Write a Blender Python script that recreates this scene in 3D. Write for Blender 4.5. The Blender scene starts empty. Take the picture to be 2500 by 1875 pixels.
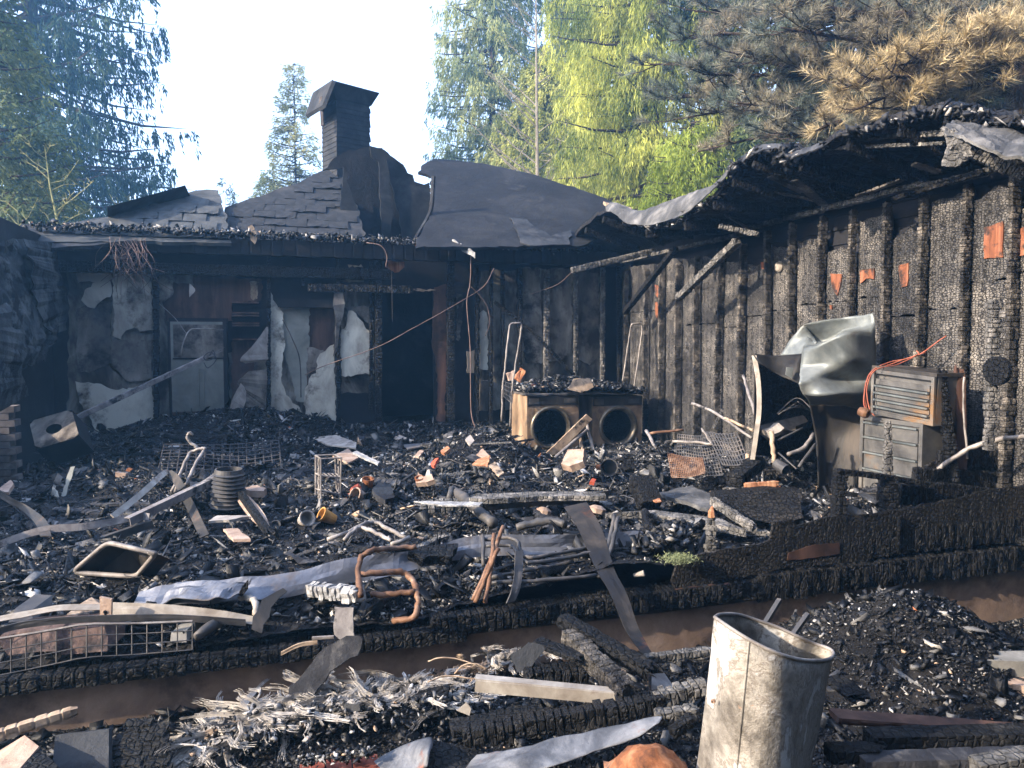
import bpy, math, random
import numpy as np
from mathutils import Vector, Matrix

random.seed(7)
RNG = np.random.default_rng(11)
SC = bpy.context.scene
COL = SC.collection

# ------------------------------------------------------------------ camera
EYE = 1.75                       # eye height above the top of the concrete foundation (z = 0)
FPX, CX, CY = 1850.0, 1250.0, 937.5
PITCH = math.atan((CY - 830.0) / FPX)
cam = bpy.data.cameras.new('camera')
cam_o = bpy.data.objects.new('camera', cam)
COL.objects.link(cam_o)
cam.sensor_width = 36.0
cam.lens = 36.0 * FPX / 2500.0
cam.clip_start = 0.05
cam.clip_end = 2000
cam_o.location = (0, 0, EYE)
cam_o.rotation_euler = (math.pi / 2 - PITCH, 0, 0)
SC.camera = cam_o

# ------------------------------------------------------------------ sky, sun, exposure
SUN_H = Vector((-0.93, -0.44, 0)).normalized()      # horizontal direction towards the sun
SUN_EL = math.radians(25)
w = bpy.data.worlds.new('World')
SC.world = w
w.use_nodes = True
nt = w.node_tree
bg = nt.nodes['Background']
sky = nt.nodes.new('ShaderNodeTexSky')
sky.sky_type = 'NISHITA'
sky.sun_disc = False
sky.sun_elevation = SUN_EL
sky.sun_rotation = math.atan2(SUN_H.x, SUN_H.y)
sky.air_density = 1.0
sky.dust_density = 3.0
sky.ozone_density = 2.0
veil = nt.nodes.new('ShaderNodeMix'); veil.data_type = 'RGBA'; veil.blend_type = 'ADD'    # thin bright winter overcast over the clear-sky light
veil.inputs[0].default_value = 1.0
veil.inputs[7].default_value = (2.4, 2.9, 4.4, 1)
nt.links.new(sky.outputs[0], veil.inputs[6])
nt.links.new(veil.outputs[2], bg.inputs[0])
bg.inputs[1].default_value = 0.15
sl = bpy.data.lights.new('sun', 'SUN')
sl.energy = 5.0
sl.angle = math.radians(0.5)
sl.color = (1.0, 0.84, 0.66)
so = bpy.data.objects.new('sun', sl)
COL.objects.link(so)
sd = Vector((SUN_H.x * math.cos(SUN_EL), SUN_H.y * math.cos(SUN_EL), math.sin(SUN_EL)))
so.rotation_euler = sd.to_track_quat('Z', 'Y').to_euler()
so.location = (-20, -8, 20)
vs = SC.view_settings
vs.view_transform = 'Standard'
vs.look = 'None'
vs.gamma = 1.0
vs.use_curve_mapping = False
vs.exposure = 1.45
SC.cycles.max_bounces = 6
SC.cycles.diffuse_bounces = 3
SC.cycles.glossy_bounces = 2
SC.cycles.transparent_max_bounces = 6
SC.cycles.volume_bounces = 0
SC.cycles.volume_step_rate = 5

# ------------------------------------------------------------------ coordinates of the place
UX, UY = 0.9556, 0.2949          # direction of the house front (to the right)
OX, OY = 0.0, 4.5                # a point on the foundation's front face
def H(s, t, z):                  # s along the front, t into the house
    return Vector((OX + s * UX - t * UY, OY + s * UY + t * UX, z))
def inv(p):
    x, y = p[0] - OX, p[1] - OY
    return x * UX + y * UY, -x * UY + y * UX
def ray(px, py):
    a, b = (px - CX) / FPX, -(py - CY) / FPX
    d = Vector((a, math.cos(PITCH) + b * math.sin(PITCH), -math.sin(PITCH) + b * math.cos(PITCH)))
    return d / d.y
EYEV = Vector((0, 0, EYE))
def P(px, py, d):                # point on a ray at distance d into the scene
    return EYEV + ray(px, py) * d
def G(px, py, z):                # on the level plane z
    r = ray(px, py)
    return EYEV + r * ((z - EYE) / r.z)
NV = Vector((-UY, UX, 0)); NU = Vector((UX, UY, 0)); O0 = Vector((OX, OY, 0))
def W(px, py, t):                # on the plane t = const (parallel to the front)
    r = ray(px, py)
    return EYEV + r * ((t - (EYEV - O0).dot(NV)) / r.dot(NV))
def S(px, py, s):                # on the plane s = const (parallel to the right wall)
    r = ray(px, py)
    return EYEV + r * ((s - (EYEV - O0).dot(NU)) / r.dot(NU))

# ------------------------------------------------------------------ noise
_perm = RNG.random((64, 64, 64)).astype(np.float32)
def vnoise(x, y, z=0.0):
    x = np.asarray(x, dtype=np.float64); y = np.asarray(y, dtype=np.float64); z = np.asarray(z, dtype=np.float64) + 0 * x
    xi, yi, zi = np.floor(x).astype(int), np.floor(y).astype(int), np.floor(z).astype(int)
    fx, fy, fz = x - xi, y - yi, z - zi
    fx, fy, fz = [f * f * (3 - 2 * f) for f in (fx, fy, fz)]
    def g(a, b, c): return _perm[(xi + a) % 64, (yi + b) % 64, (zi + c) % 64]
    r = 0
    for a in (0, 1):
        for b in (0, 1):
            for c in (0, 1):
                r = r + g(a, b, c) * (fx if a else 1 - fx) * (fy if b else 1 - fy) * (fz if c else 1 - fz)
    return r
def fbm(x, y, z=0.0, o=4):
    r, a, s, n = 0, 0.5, 1.0, 0
    for k in range(o):
        r = r + a * vnoise(np.asarray(x) * s + 17.3 * k, np.asarray(y) * s + 5.1 * k, np.asarray(z) * s)
        n += a; a *= 0.5; s *= 2.03
    return r / n
def R(a, b): return random.uniform(a, b)

# ------------------------------------------------------------------ materials
MATS = {}
def mat(name, cols, scale=4.0, rough=0.8, metal=0.0, bumps=(), detail=6.0, attr=False, spec=0.22, stretch=(1, 1, 1),
        rough2=None, dist=0.4, transl=0.0, spots=None, crack=False):
    m = bpy.data.materials.new(name)
    m.use_nodes = True
    n = m.node_tree; L = n.links
    b = n.nodes['Principled BSDF']
    tc = n.nodes.new('ShaderNodeTexCoord')
    mp = n.nodes.new('ShaderNodeMapping'); mp.inputs['Scale'].default_value = stretch
    L.new(tc.outputs['Object'], mp.inputs[0])
    nz = n.nodes.new('ShaderNodeTexNoise')
    nz.inputs['Scale'].default_value = scale; nz.inputs['Detail'].default_value = detail
    nz.inputs['Roughness'].default_value = 0.65; nz.inputs['Distortion'].default_value = dist
    L.new(mp.outputs[0], nz.inputs['Vector'])
    cr = n.nodes.new('ShaderNodeValToRGB')
    el = cr.color_ramp.elements
    while len(el) < len(cols): el.new(0.5)
    for e, (p, c) in zip(el, cols):
        e.position = p; e.color = (*c, 1)
    L.new(nz.outputs[0], cr.inputs[0])
    out = cr.outputs[0]
    if spots:                                      # (colour, scale, low, high): patches of another colour
        c2, s2, lo, hi = spots
        n2 = n.nodes.new('ShaderNodeTexNoise'); n2.inputs['Scale'].default_value = s2; n2.inputs['Detail'].default_value = 8
        n2.inputs['Roughness'].default_value = 0.7
        L.new(tc.outputs['Object'], n2.inputs['Vector'])
        mr = n.nodes.new('ShaderNodeMapRange'); mr.inputs[1].default_value = lo; mr.inputs[2].default_value = hi
        L.new(n2.outputs[0], mr.inputs[0])
        mx = n.nodes.new('ShaderNodeMix'); mx.data_type = 'RGBA'
        L.new(mr.outputs[0], mx.inputs[0]); L.new(out, mx.inputs[6]); mx.inputs[7].default_value = (*c2, 1)
        out = mx.outputs[2]
    if attr:
        at = n.nodes.new('ShaderNodeAttribute'); at.attribute_name = 'Col'
        mx = n.nodes.new('ShaderNodeMix'); mx.data_type = 'RGBA'; mx.blend_type = 'MULTIPLY'
        mx.inputs[0].default_value = 1.0
        L.new(out, mx.inputs[6]); L.new(at.outputs[0], mx.inputs[7])
        out = mx.outputs[2]
    L.new(out, b.inputs['Base Color'])
    b.inputs['Roughness'].default_value = rough
    if rough2 is not None:
        mr = n.nodes.new('ShaderNodeMapRange')
        mr.inputs[1].default_value = 0.35; mr.inputs[2].default_value = 0.65
        mr.inputs[3].default_value = rough; mr.inputs[4].default_value = rough2
        L.new(nz.outputs[0], mr.inputs[0]); L.new(mr.outputs[0], b.inputs['Roughness'])
    b.inputs['Metallic'].default_value = metal
    b.inputs['Specular IOR Level'].default_value = spec
    prev = None; cracked = False
    for kind, s, st, d in bumps:                   # kind, scale, strength, distance
        if kind == 'noise':
            t = n.nodes.new('ShaderNodeTexNoise'); t.inputs['Scale'].default_value = s; t.inputs['Detail'].default_value = 8
            t.inputs['Roughness'].default_value = 0.7
            L.new(mp.outputs[0], t.inputs['Vector']); h = t.outputs[0]
        else:                                      # charred wood's cracked scales
            ns = n.nodes.new('ShaderNodeTexNoise'); ns.inputs['Scale'].default_value = s * 0.25; ns.inputs['Detail'].default_value = 2
            L.new(mp.outputs[0], ns.inputs['Vector'])
            ad = n.nodes.new('ShaderNodeVectorMath'); ad.operation = 'MULTIPLY_ADD'
            ad.inputs[1].default_value = (1.2 / s,) * 3
            L.new(ns.outputs[1], ad.inputs[0]); L.new(mp.outputs[0], ad.inputs[2])
            t = n.nodes.new('ShaderNodeTexVoronoi'); t.feature = 'DISTANCE_TO_EDGE'
            t.inputs['Scale'].default_value = s; t.inputs['Randomness'].default_value = 0.62
            L.new(ad.outputs[0], t.inputs['Vector'])
            mr = n.nodes.new('ShaderNodeMapRange'); mr.inputs[2].default_value = 0.17; mr.interpolation_type = 'SMOOTHSTEP'
            L.new(t.outputs[0], mr.inputs[0]); h = mr.outputs[0]
            if crack and not cracked:              # the cracks between the scales are pure black char
                cracked = True
                m3 = n.nodes.new('ShaderNodeMix'); m3.data_type = 'RGBA'
                L.new(h, m3.inputs[0]); m3.inputs[6].default_value = (0.006, 0.006, 0.008, 1); L.new(out, m3.inputs[7])
                L.new(m3.outputs[2], b.inputs['Base Color'])
        bp = n.nodes.new('ShaderNodeBump'); bp.inputs['Strength'].default_value = st; bp.inputs['Distance'].default_value = d
        L.new(h, bp.inputs['Height'])
        if prev: L.new(prev.outputs[0], bp.inputs['Normal'])
        prev = bp
    if prev: L.new(prev.outputs[0], b.inputs['Normal'])
    if transl:
        tr = n.nodes.new('ShaderNodeBsdfTranslucent'); L.new(out, tr.inputs[0])
        ms = n.nodes.new('ShaderNodeMixShader'); ms.inputs[0].default_value = transl
        L.new(b.outputs[0], ms.inputs[1]); L.new(tr.outputs[0], ms.inputs[2])
        L.new(ms.outputs[0], n.nodes['Material Output'].inputs[0])
    MATS[name] = m
    return m

K = (0.010, 0.011, 0.014)
mat('char', [(0.3, (0.0025, 0.003, 0.0045)), (0.55, (0.006, 0.0065, 0.008)), (0.78, (0.05, 0.047, 0.043))], scale=9, rough=0.45, rough2=0.75,
    bumps=[('scale', 26, 1.0, 0.02), ('noise', 60, 0.6, 0.01), ('noise', 7, 0.7, 0.05)], spots=((0.09, 0.088, 0.085), 3.1, 0.66, 0.78))
mat('char_fine', [(0.3, (0.025, 0.024, 0.023)), (0.5, (0.075, 0.069, 0.062)), (0.66, (0.27, 0.24, 0.21))], scale=5, rough=0.5, rough2=0.8,  # palest stop raised to paint sun highlights into the studs' char
    bumps=[('scale', 38, 1.0, 0.012), ('noise', 90, 0.5, 0.006), ('noise', 9, 0.6, 0.04)], stretch=(1, 1, 1.6), spots=((0.012, 0.012, 0.014), 2.3, 0.50, 0.62))
mat('char_panel', [(0.3, (0.038, 0.037, 0.037)), (0.5, (0.10, 0.094, 0.088)), (0.70, (0.26, 0.24, 0.215))], scale=2.2, rough=0.4, rough2=0.7, spec=0.5,
    bumps=[('scale', 34, 1.0, 0.03), ('noise', 90, 0.8, 0.01), ('noise', 5, 0.6, 0.06)], stretch=(1, 1, 1.6), crack=True, spots=((0.02, 0.02, 0.022), 1.1, 0.50, 0.64))
mat('char_stripe', [(0.3, (0.004, 0.0045, 0.006)), (0.6, (0.011, 0.011, 0.012)), (0.8, (0.035, 0.032, 0.03))], scale=6, rough=0.38, rough2=0.7,
    bumps=[('scale', 22, 1.0, 0.02), ('noise', 70, 0.7, 0.008)], stretch=(2.2, 2.2, 0.8))
mat('char_low', [(0.3, (0.006, 0.006, 0.007)), (0.5, (0.014, 0.013, 0.012)), (0.72, (0.055, 0.047, 0.04))], scale=2.4, rough=0.45, rough2=0.75,
    bumps=[('scale', 30, 1.0, 0.03), ('noise', 90, 0.8, 0.01)], stretch=(1, 1, 1.2), crack=True)
mat('casing_low', [(0.3, (0.006, 0.006, 0.008)), (0.5, (0.016, 0.015, 0.015)), (0.7, (0.05, 0.042, 0.036))], scale=2, rough=0.5, rough2=0.75, metal=0.1,
    bumps=[('noise', 4, 0.25, 0.03)], stretch=(1.6, 1.6, 0.6), spots=((0.10, 0.035, 0.014), 2.4, 0.58, 0.70))
mat('sheet_mottled', [(0.3, (0.035, 0.037, 0.042)), (0.45, (0.10, 0.105, 0.115)), (0.6, (0.22, 0.225, 0.235)), (0.72, (0.34, 0.33, 0.32))], scale=4, rough=0.45, rough2=0.7, metal=0.3, detail=10,
    bumps=[('noise', 5, 0.5, 0.03), ('noise', 60, 0.3, 0.004)], spots=((0.20, 0.065, 0.025), 3.5, 0.55, 0.66))
mat('stone_dirty', [(0.3, (0.05, 0.035, 0.03)), (0.5, (0.13, 0.085, 0.07)), (0.7, (0.24, 0.17, 0.14))], scale=6, rough=0.9,
    bumps=[('noise', 25, 0.8, 0.02)], spots=((0.02, 0.02, 0.022), 5, 0.48, 0.62))
mat('hung_sheet', [(0.3, (0.012, 0.014, 0.018)), (0.47, (0.04, 0.046, 0.05)), (0.56, (0.085, 0.095, 0.098)), (0.7, (0.13, 0.135, 0.135))], scale=1.8, rough=0.8, detail=10,
    bumps=[('noise', 5, 0.8, 0.05), ('noise', 40, 0.5, 0.008)], spots=((0.008, 0.009, 0.012), 2.6, 0.50, 0.56))
mat('sooty_plaster', [(0.34, (0.012, 0.010, 0.010)), (0.46, (0.075, 0.064, 0.053)), (0.56, (0.20, 0.18, 0.15)), (0.68, (0.40, 0.37, 0.31))], scale=1.9, rough=0.9, detail=8, stretch=(1.3, 1.3, .6),
    bumps=[('noise', 18, 0.4, 0.01)])
mat('plank', [(0.3, (0.010, 0.011, 0.015)), (0.5, (0.03, 0.031, 0.036)), (0.70, (0.15, 0.145, 0.14))], scale=5, rough=0.8, stretch=(1, 1, 1), detail=10,
    bumps=[('noise', 14, 0.8, 0.02), ('noise', 70, 0.6, 0.005)])
mat('char_ash', [(0.3, (0.03, 0.03, 0.031)), (0.5, (0.10, 0.097, 0.092)), (0.7, (0.30, 0.28, 0.26))], scale=9, rough=0.85,
    bumps=[('scale', 24, 0.9, 0.015), ('noise', 50, 0.7, 0.01)])
mat('ash', [(0.3, (0.10, 0.10, 0.105)), (0.5, (0.28, 0.28, 0.28)), (0.7, (0.5, 0.49, 0.47))], scale=9, rough=0.95,
    bumps=[('noise', 30, 0.9, 0.02)])
mat('soot', [(0.3, (0.006, 0.007, 0.009)), (0.55, (0.014, 0.014, 0.017)), (0.75, (0.035, 0.034, 0.034))], scale=1.7, rough=0.85,
    bumps=[('noise', 25, 0.5, 0.01)])
mat('soot_sheet', [(0.3, (0.013, 0.015, 0.019)), (0.5, (0.03, 0.033, 0.038)), (0.7, (0.075, 0.075, 0.077))], scale=1.6, rough=0.7,
    bumps=[('noise', 6, 0.6, 0.04), ('noise', 40, 0.5, 0.008)], spots=((0.012, 0.012, 0.015), 2.2, 0.48, 0.58))
mat('drywall', [(0.28, (0.10, 0.088, 0.072)), (0.42, (0.33, 0.305, 0.255)), (0.58, (0.60, 0.575, 0.48))], scale=1.5, rough=0.9,
    bumps=[('noise', 20, 0.3, 0.01)], stretch=(1, 1, 0.55), spots=((0.05, 0.038, 0.031), 2.0, 0.55, 0.68))
mat('drywall_dirty', [(0.3, (0.05, 0.045, 0.039)), (0.5, (0.17, 0.15, 0.128)), (0.66, (0.34, 0.31, 0.265))], scale=1.6, rough=0.9,
    bumps=[('noise', 20, 0.3, 0.01)], stretch=(1.2, 1.2, 0.5), spots=((0.022, 0.018, 0.017), 2.0, 0.46, 0.60))
mat('paper', [(0.3, (0.16, 0.14, 0.125)), (0.5, (0.32, 0.29, 0.26)), (0.7, (0.48, 0.45, 0.41))], scale=4, rough=0.85,
    bumps=[('noise', 14, 0.4, 0.02)], spots=((0.06, 0.05, 0.045), 5, 0.55, 0.7))
mat('board_brown', [(0.3, (0.028, 0.016, 0.013)), (0.5, (0.07, 0.038, 0.028)), (0.7, (0.13, 0.072, 0.05))], scale=2, rough=0.6,
    bumps=[('noise', 30, 0.3, 0.005)], stretch=(3, 3, 0.4), spots=((0.018, 0.014, 0.013), 2.5, 0.5, 0.66))
mat('door_pale', [(0.3, (0.09, 0.095, 0.087)), (0.5, (0.17, 0.175, 0.155)), (0.7, (0.25, 0.25, 0.22))], scale=1.8, rough=0.6,
    bumps=[('noise', 12, 0.15, 0.005)])
mat('wood_raw', [(0.3, (0.14, 0.055, 0.028)), (0.5, (0.30, 0.135, 0.068)), (0.7, (0.46, 0.27, 0.16))], scale=5, rough=0.75, stretch=(4, 4, 0.6),
    bumps=[('noise', 30, 0.4, 0.005)])
mat('wood_patch', [(0.3, (0.08, 0.03, 0.018)), (0.5, (0.19, 0.068, 0.034)), (0.7, (0.30, 0.14, 0.085))], scale=5, rough=0.75, stretch=(4, 4, 0.6), bumps=[('noise', 30, 0.4, 0.005)], spots=((0.03, 0.02, 0.018), 7, 0.5, 0.6))
mat('wood_pale', [(0.3, (0.16, 0.11, 0.075)), (0.5, (0.36, 0.27, 0.19)), (0.7, (0.52, 0.42, 0.31))], scale=5, rough=0.8,
    bumps=[('noise', 30, 0.5, 0.008)], spots=((0.03, 0.026, 0.024), 6, 0.5, 0.62))
mat('wood_grey', [(0.3, (0.09, 0.08, 0.08)), (0.5, (0.20, 0.185, 0.18)), (0.7, (0.34, 0.32, 0.30))], scale=6, rough=0.8,
    bumps=[('noise', 40, 0.6, 0.008)], spots=((0.02, 0.02, 0.022), 5, 0.52, 0.62))
mat('galv', [(0.3, (0.06, 0.07, 0.074)), (0.5, (0.14, 0.155, 0.155)), (0.7, (0.26, 0.275, 0.265))], scale=2.2, rough=0.42, rough2=0.6, metal=0.35,
    bumps=[('noise', 3, 0.25, 0.04), ('noise', 40, 0.1, 0.003)], spots=((0.10, 0.085, 0.07), 2.4, 0.55, 0.66))
mat('galv_soot', [(0.3, (0.014, 0.014, 0.016)), (0.5, (0.036, 0.034, 0.032)), (0.7, (0.11, 0.09, 0.075))], scale=2, rough=0.5, rough2=0.7, metal=0.3,
    bumps=[('noise', 4, 0.25, 0.03)], stretch=(1.6, 1.6, 0.6), spots=((0.16, 0.07, 0.03), 3, 0.6, 0.7))
mat('barrel', [(0.36, (0.09, 0.08, 0.068)), (0.45, (0.20, 0.182, 0.155)), (0.50, (0.29, 0.27, 0.235)), (0.515, (0.16, 0.137, 0.11)), (0.56, (0.42, 0.41, 0.385))],
    scale=3.4, rough=0.45, rough2=0.75, metal=0.2, dist=0.5, detail=12, stretch=(1, 1, 1), bumps=[('noise', 4, 0.5, 0.05), ('noise', 60, 0.3, 0.003)],
    spots=((0.45, 0.20, 0.08), 4.5, 0.64, 0.72))
mat('flashing', [(0.3, (0.07, 0.076, 0.09)), (0.5, (0.17, 0.175, 0.195)), (0.7, (0.34, 0.335, 0.33))], scale=3, rough=0.38, rough2=0.55, metal=0.5,
    bumps=[('noise', 3, 0.3, 0.03)], spots=((0.16, 0.12, 0.09), 2.4, 0.54, 0.66))
mat('rail_white', [(0.3, (0.16, 0.13, 0.105)), (0.5, (0.31, 0.28, 0.24)), (0.7, (0.50, 0.47, 0.42))], scale=4, rough=0.55, metal=0.1,
    bumps=[('noise', 30, 0.2, 0.004)], spots=((0.14, 0.09, 0.06), 3.5, 0.56, 0.68))
mat('steel_dark', [(0.3, (0.030, 0.031, 0.036)), (0.5, (0.07, 0.068, 0.068)), (0.7, (0.15, 0.13, 0.115))], scale=5, rough=0.5, rough2=0.7, metal=0.35,
    bumps=[('noise', 40, 0.3, 0.003)])
mat('steel_rust', [(0.3, (0.06, 0.032, 0.02)), (0.5, (0.16, 0.085, 0.05)), (0.7, (0.32, 0.22, 0.16))], scale=7, rough=0.65, metal=0.2,
    bumps=[('noise', 60, 0.4, 0.003)], spots=((0.05, 0.04, 0.04), 5, 0.55, 0.65))
mat('steel_pale', [(0.3, (0.09, 0.08, 0.075)), (0.5, (0.20, 0.18, 0.165)), (0.7, (0.36, 0.33, 0.30))], scale=6, rough=0.6, metal=0.2,
    bumps=[('noise', 60, 0.4, 0.003)])
mat('cabinet', [(0.3, (0.06, 0.06, 0.062)), (0.5, (0.14, 0.136, 0.13)), (0.7, (0.24, 0.225, 0.20))], scale=2.6, rough=0.4, rough2=0.55, metal=0.5,
    bumps=[('noise', 30, 0.15, 0.003)], spots=((0.26, 0.13, 0.04), 2.2, 0.54, 0.68))
mat('dryer', [(0.3, (0.09, 0.06, 0.04)), (0.5, (0.26, 0.18, 0.115)), (0.7, (0.45, 0.35, 0.25))], scale=2.6, rough=0.55, metal=0.15,
    bumps=[('noise', 20, 0.2, 0.005)], stretch=(1.5, 1.5, 0.6), spots=((0.06, 0.05, 0.045), 3, 0.54, 0.68))
mat('dryer_ring', [(0.3, (0.06, 0.05, 0.04)), (0.5, (0.15, 0.13, 0.10)), (0.7, (0.32, 0.28, 0.22))], scale=4, rough=0.35, metal=0.6,
    bumps=[('noise', 20, 0.2, 0.004)])
mat('concrete', [(0.3, (0.12, 0.080, 0.058)), (0.5, (0.22, 0.155, 0.115)), (0.7, (0.34, 0.255, 0.20))], scale=2.2, rough=0.9,
    bumps=[('noise', 18, 0.5, 0.012), ('noise', 90, 0.4, 0.004)], spots=((0.06, 0.045, 0.04), 2.6, 0.5, 0.68))
mat('block', [(0.3, (0.10, 0.097, 0.088)), (0.5, (0.18, 0.175, 0.16)), (0.7, (0.27, 0.26, 0.24))], scale=5, rough=0.95,
    bumps=[('noise', 40, 0.5, 0.006)], spots=((0.12, 0.11, 0.11), 3, 0.55, 0.7))
mat('red_brick', [(0.3, (0.09, 0.024, 0.016)), (0.5, (0.17, 0.042, 0.025)), (0.7, (0.26, 0.12, 0.09))], scale=14, rough=0.9,
    bumps=[('noise', 50, 0.5, 0.005)], spots=((0.12, 0.07, 0.06), 6, 0.56, 0.66))
mat('terracotta', [(0.3, (0.06, 0.03, 0.02)), (0.45, (0.20, 0.075, 0.032)), (0.6, (0.34, 0.16, 0.08))], scale=9, rough=0.9,
    bumps=[('noise', 25, 0.6, 0.015)], spots=((0.07, 0.05, 0.045), 5, 0.53, 0.65))
mat('stone_tan', [(0.3, (0.16, 0.11, 0.085)), (0.5, (0.32, 0.23, 0.175)), (0.7, (0.46, 0.37, 0.30))], scale=6, rough=0.9,
    bumps=[('noise', 25, 0.6, 0.015)])
mat('brick_soot', [(0.3, (0.06, 0.05, 0.045)), (0.5, (0.12, 0.10, 0.09)), (0.7, (0.20, 0.17, 0.15))], scale=6, rough=0.9,
    bumps=[('noise', 40, 0.5, 0.006)])
mat('shingle', [(0.3, (0.03, 0.034, 0.038)), (0.5, (0.062, 0.066, 0.068)), (0.7, (0.11, 0.11, 0.106))], scale=3, rough=0.95, attr=False,
    bumps=[('noise', 120, 0.6, 0.003), ('noise', 5, 0.4, 0.02)])
mat('shingle_dark', [(0.3, (0.012, 0.014, 0.017)), (0.5, (0.024, 0.026, 0.03)), (0.7, (0.05, 0.05, 0.052))], scale=3, rough=0.95,
    bumps=[('noise', 120, 0.6, 0.003), ('noise', 5, 0.4, 0.02)])
mat('roof_sheet', [(0.3, (0.005, 0.006, 0.008)), (0.5, (0.011, 0.012, 0.015)), (0.7, (0.028, 0.028, 0.03))], scale=1.4, rough=0.8,
    bumps=[('noise', 2.2, 0.5, 0.08), ('noise', 30, 0.4, 0.01)], spots=((0.05, 0.048, 0.046), 2.2, 0.60, 0.72))
mat('roof_under', [(0.3, (0.006, 0.006, 0.008)), (0.5, (0.012, 0.012, 0.014)), (0.7, (0.026, 0.025, 0.026))], scale=3, rough=0.7,
    bumps=[('scale', 14, 0.8, 0.02)])
mat('roof_felt', [(0.3, (0.025, 0.027, 0.03)), (0.5, (0.065, 0.066, 0.068)), (0.7, (0.18, 0.175, 0.168))], scale=3, rough=0.85, stretch=(1, 1, 1),
    bumps=[('noise', 8, 0.7, 0.03), ('noise', 50, 0.5, 0.005)])
mat('debris', [(0.0, (1, 1, 1)), (1.0, (1, 1, 1))], rough=0.42, attr=True, spec=0.3, bumps=[('noise', 60, 0.7, 0.01)])
mat('debris_ground', [(0.3, (0.003, 0.0035, 0.005)), (0.5, (0.008, 0.008, 0.010)), (0.66, (0.025, 0.024, 0.025)), (0.78, (0.2, 0.19, 0.18))], scale=7, rough=0.65,
    bumps=[('scale', 16, 0.9, 0.03), ('noise', 30, 1.0, 0.03)], detail=10)
mat('soil', [(0.3, (0.004, 0.004, 0.005)), (0.5, (0.010, 0.0095, 0.010)), (0.7, (0.028, 0.025, 0.023))], scale=3, rough=0.95,
    bumps=[('noise', 14, 0.8, 0.04)])
mat('grass_ground', [(0.3, (0.03, 0.045, 0.015)), (0.5, (0.05, 0.07, 0.02)), (0.7, (0.08, 0.08, 0.03))], scale=2, rough=0.95, bumps=[('noise', 10, 0.8, 0.04)])
mat('fiber', [(0.3, (0.10, 0.088, 0.075)), (0.5, (0.34, 0.315, 0.285)), (0.7, (0.60, 0.575, 0.53))], scale=8, rough=0.7, bumps=[])
mat('moss', [(0.3, (0.24, 0.30, 0.08)), (0.6, (0.50, 0.55, 0.22))], scale=8, rough=0.9)
mat('red_rubber', [(0.3, (0.30, 0.05, 0.025)), (0.7, (0.55, 0.12, 0.06))], scale=8, rough=0.7)
mat('amber', [(0.3, (0.34, 0.15, 0.04)), (0.7, (0.60, 0.33, 0.10))], scale=8, rough=0.5)
mat('wire', [(0.3, (0.06, 0.038, 0.032)), (0.7, (0.19, 0.13, 0.11))], scale=8, rough=0.6)
mat('wire_red', [(0.3, (0.20, 0.045, 0.03)), (0.7, (0.36, 0.13, 0.08))], scale=8, rough=0.6)
mat('wire_dark', [(0.3, (0.02, 0.02, 0.024)), (0.7, (0.06, 0.055, 0.055))], scale=8, rough=0.6)
mat('bark', [(0.3, (0.03, 0.022, 0.017)), (0.5, (0.06, 0.045, 0.035)), (0.7, (0.11, 0.085, 0.065))], scale=4, rough=0.95, stretch=(3, 3, 0.5),
    bumps=[('noise', 12, 1.0, 0.05)])
mat('bark_grey', [(0.3, (0.12, 0.10, 0.08)), (0.7, (0.28, 0.25, 0.20))], scale=6, rough=0.9, stretch=(3, 3, 0.6), bumps=[('noise', 12, 0.6, 0.02)])
mat('bark_lichen', [(0.3, (0.14, 0.13, 0.05)), (0.7, (0.38, 0.36, 0.16))], scale=9, rough=0.95)
mat('leaf_cedar_dark', [(0.0, (1, 1, 1)), (1.0, (1, 1, 1))], rough=0.7, attr=True, transl=0.5, spec=0.2)
mat('leaf_cedar', [(0.0, (1, 1, 1)), (1.0, (1, 1, 1))], rough=0.7, attr=True, transl=0.5, spec=0.2)
mat('needle', [(0.0, (1, 1, 1)), (1.0, (1, 1, 1))], rough=0.65, attr=True, transl=0.25, spec=0.2)

# ------------------------------------------------------------------ mesh building
class MB:
    def __init__(self):
        self.v = []; self.f = []; self.c = None
    def add(self, vs, fs):
        o = len(self.v)
        self.v.extend([tuple(p) for p in vs])
        self.f.extend([tuple(i + o for i in f) for f in fs])
        return self

def new_mesh(name, verts, faces, m, smooth=False, cols=None):
    me = bpy.data.meshes.new(name)
    if isinstance(faces, np.ndarray):
        nf, k = faces.shape
        me.vertices.add(len(verts)); me.vertices.foreach_set('co', np.asarray(verts, dtype=np.float32).ravel())
        me.loops.add(nf * k); me.loops.foreach_set('vertex_index', faces.astype(np.int32).ravel())
        me.polygons.add(nf); me.polygons.foreach_set('loop_start', (np.arange(nf) * k).astype(np.int32))
        me.update(calc_edges=True)
    else:
        me.from_pydata([tuple(v) for v in verts], [], faces)
        me.update()
    if cols is not None:
        a = me.color_attributes.new('Col', 'FLOAT_COLOR', 'POINT')
        cc = np.ones((len(verts), 4), dtype=np.float32); cc[:, :3] = cols
        a.data.foreach_set('color', cc.ravel())
    if smooth:
        me.polygons.foreach_set('use_smooth', [True] * len(me.polygons))
    if m: me.materials.append(MATS[m] if isinstance(m, str) else m)
    return me

def tagit(o, label=None, cat=None, group=None, kind=None):
    if label: o['label'] = label
    if cat: o['category'] = cat
    if group: o['group'] = group
    if kind: o['kind'] = kind
    return o

def thing(name, label, cat, base, group=None):
    o = bpy.data.objects.new(name, None)
    o.empty_display_size = 0.1
    o.location = base
    COL.objects.link(o)
    return tagit(o, label, cat, group)

def absloc(o):
    p = Vector((0, 0, 0))
    while o is not None:
        p = p + Vector(o.location); o = o.parent
    return p

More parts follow.
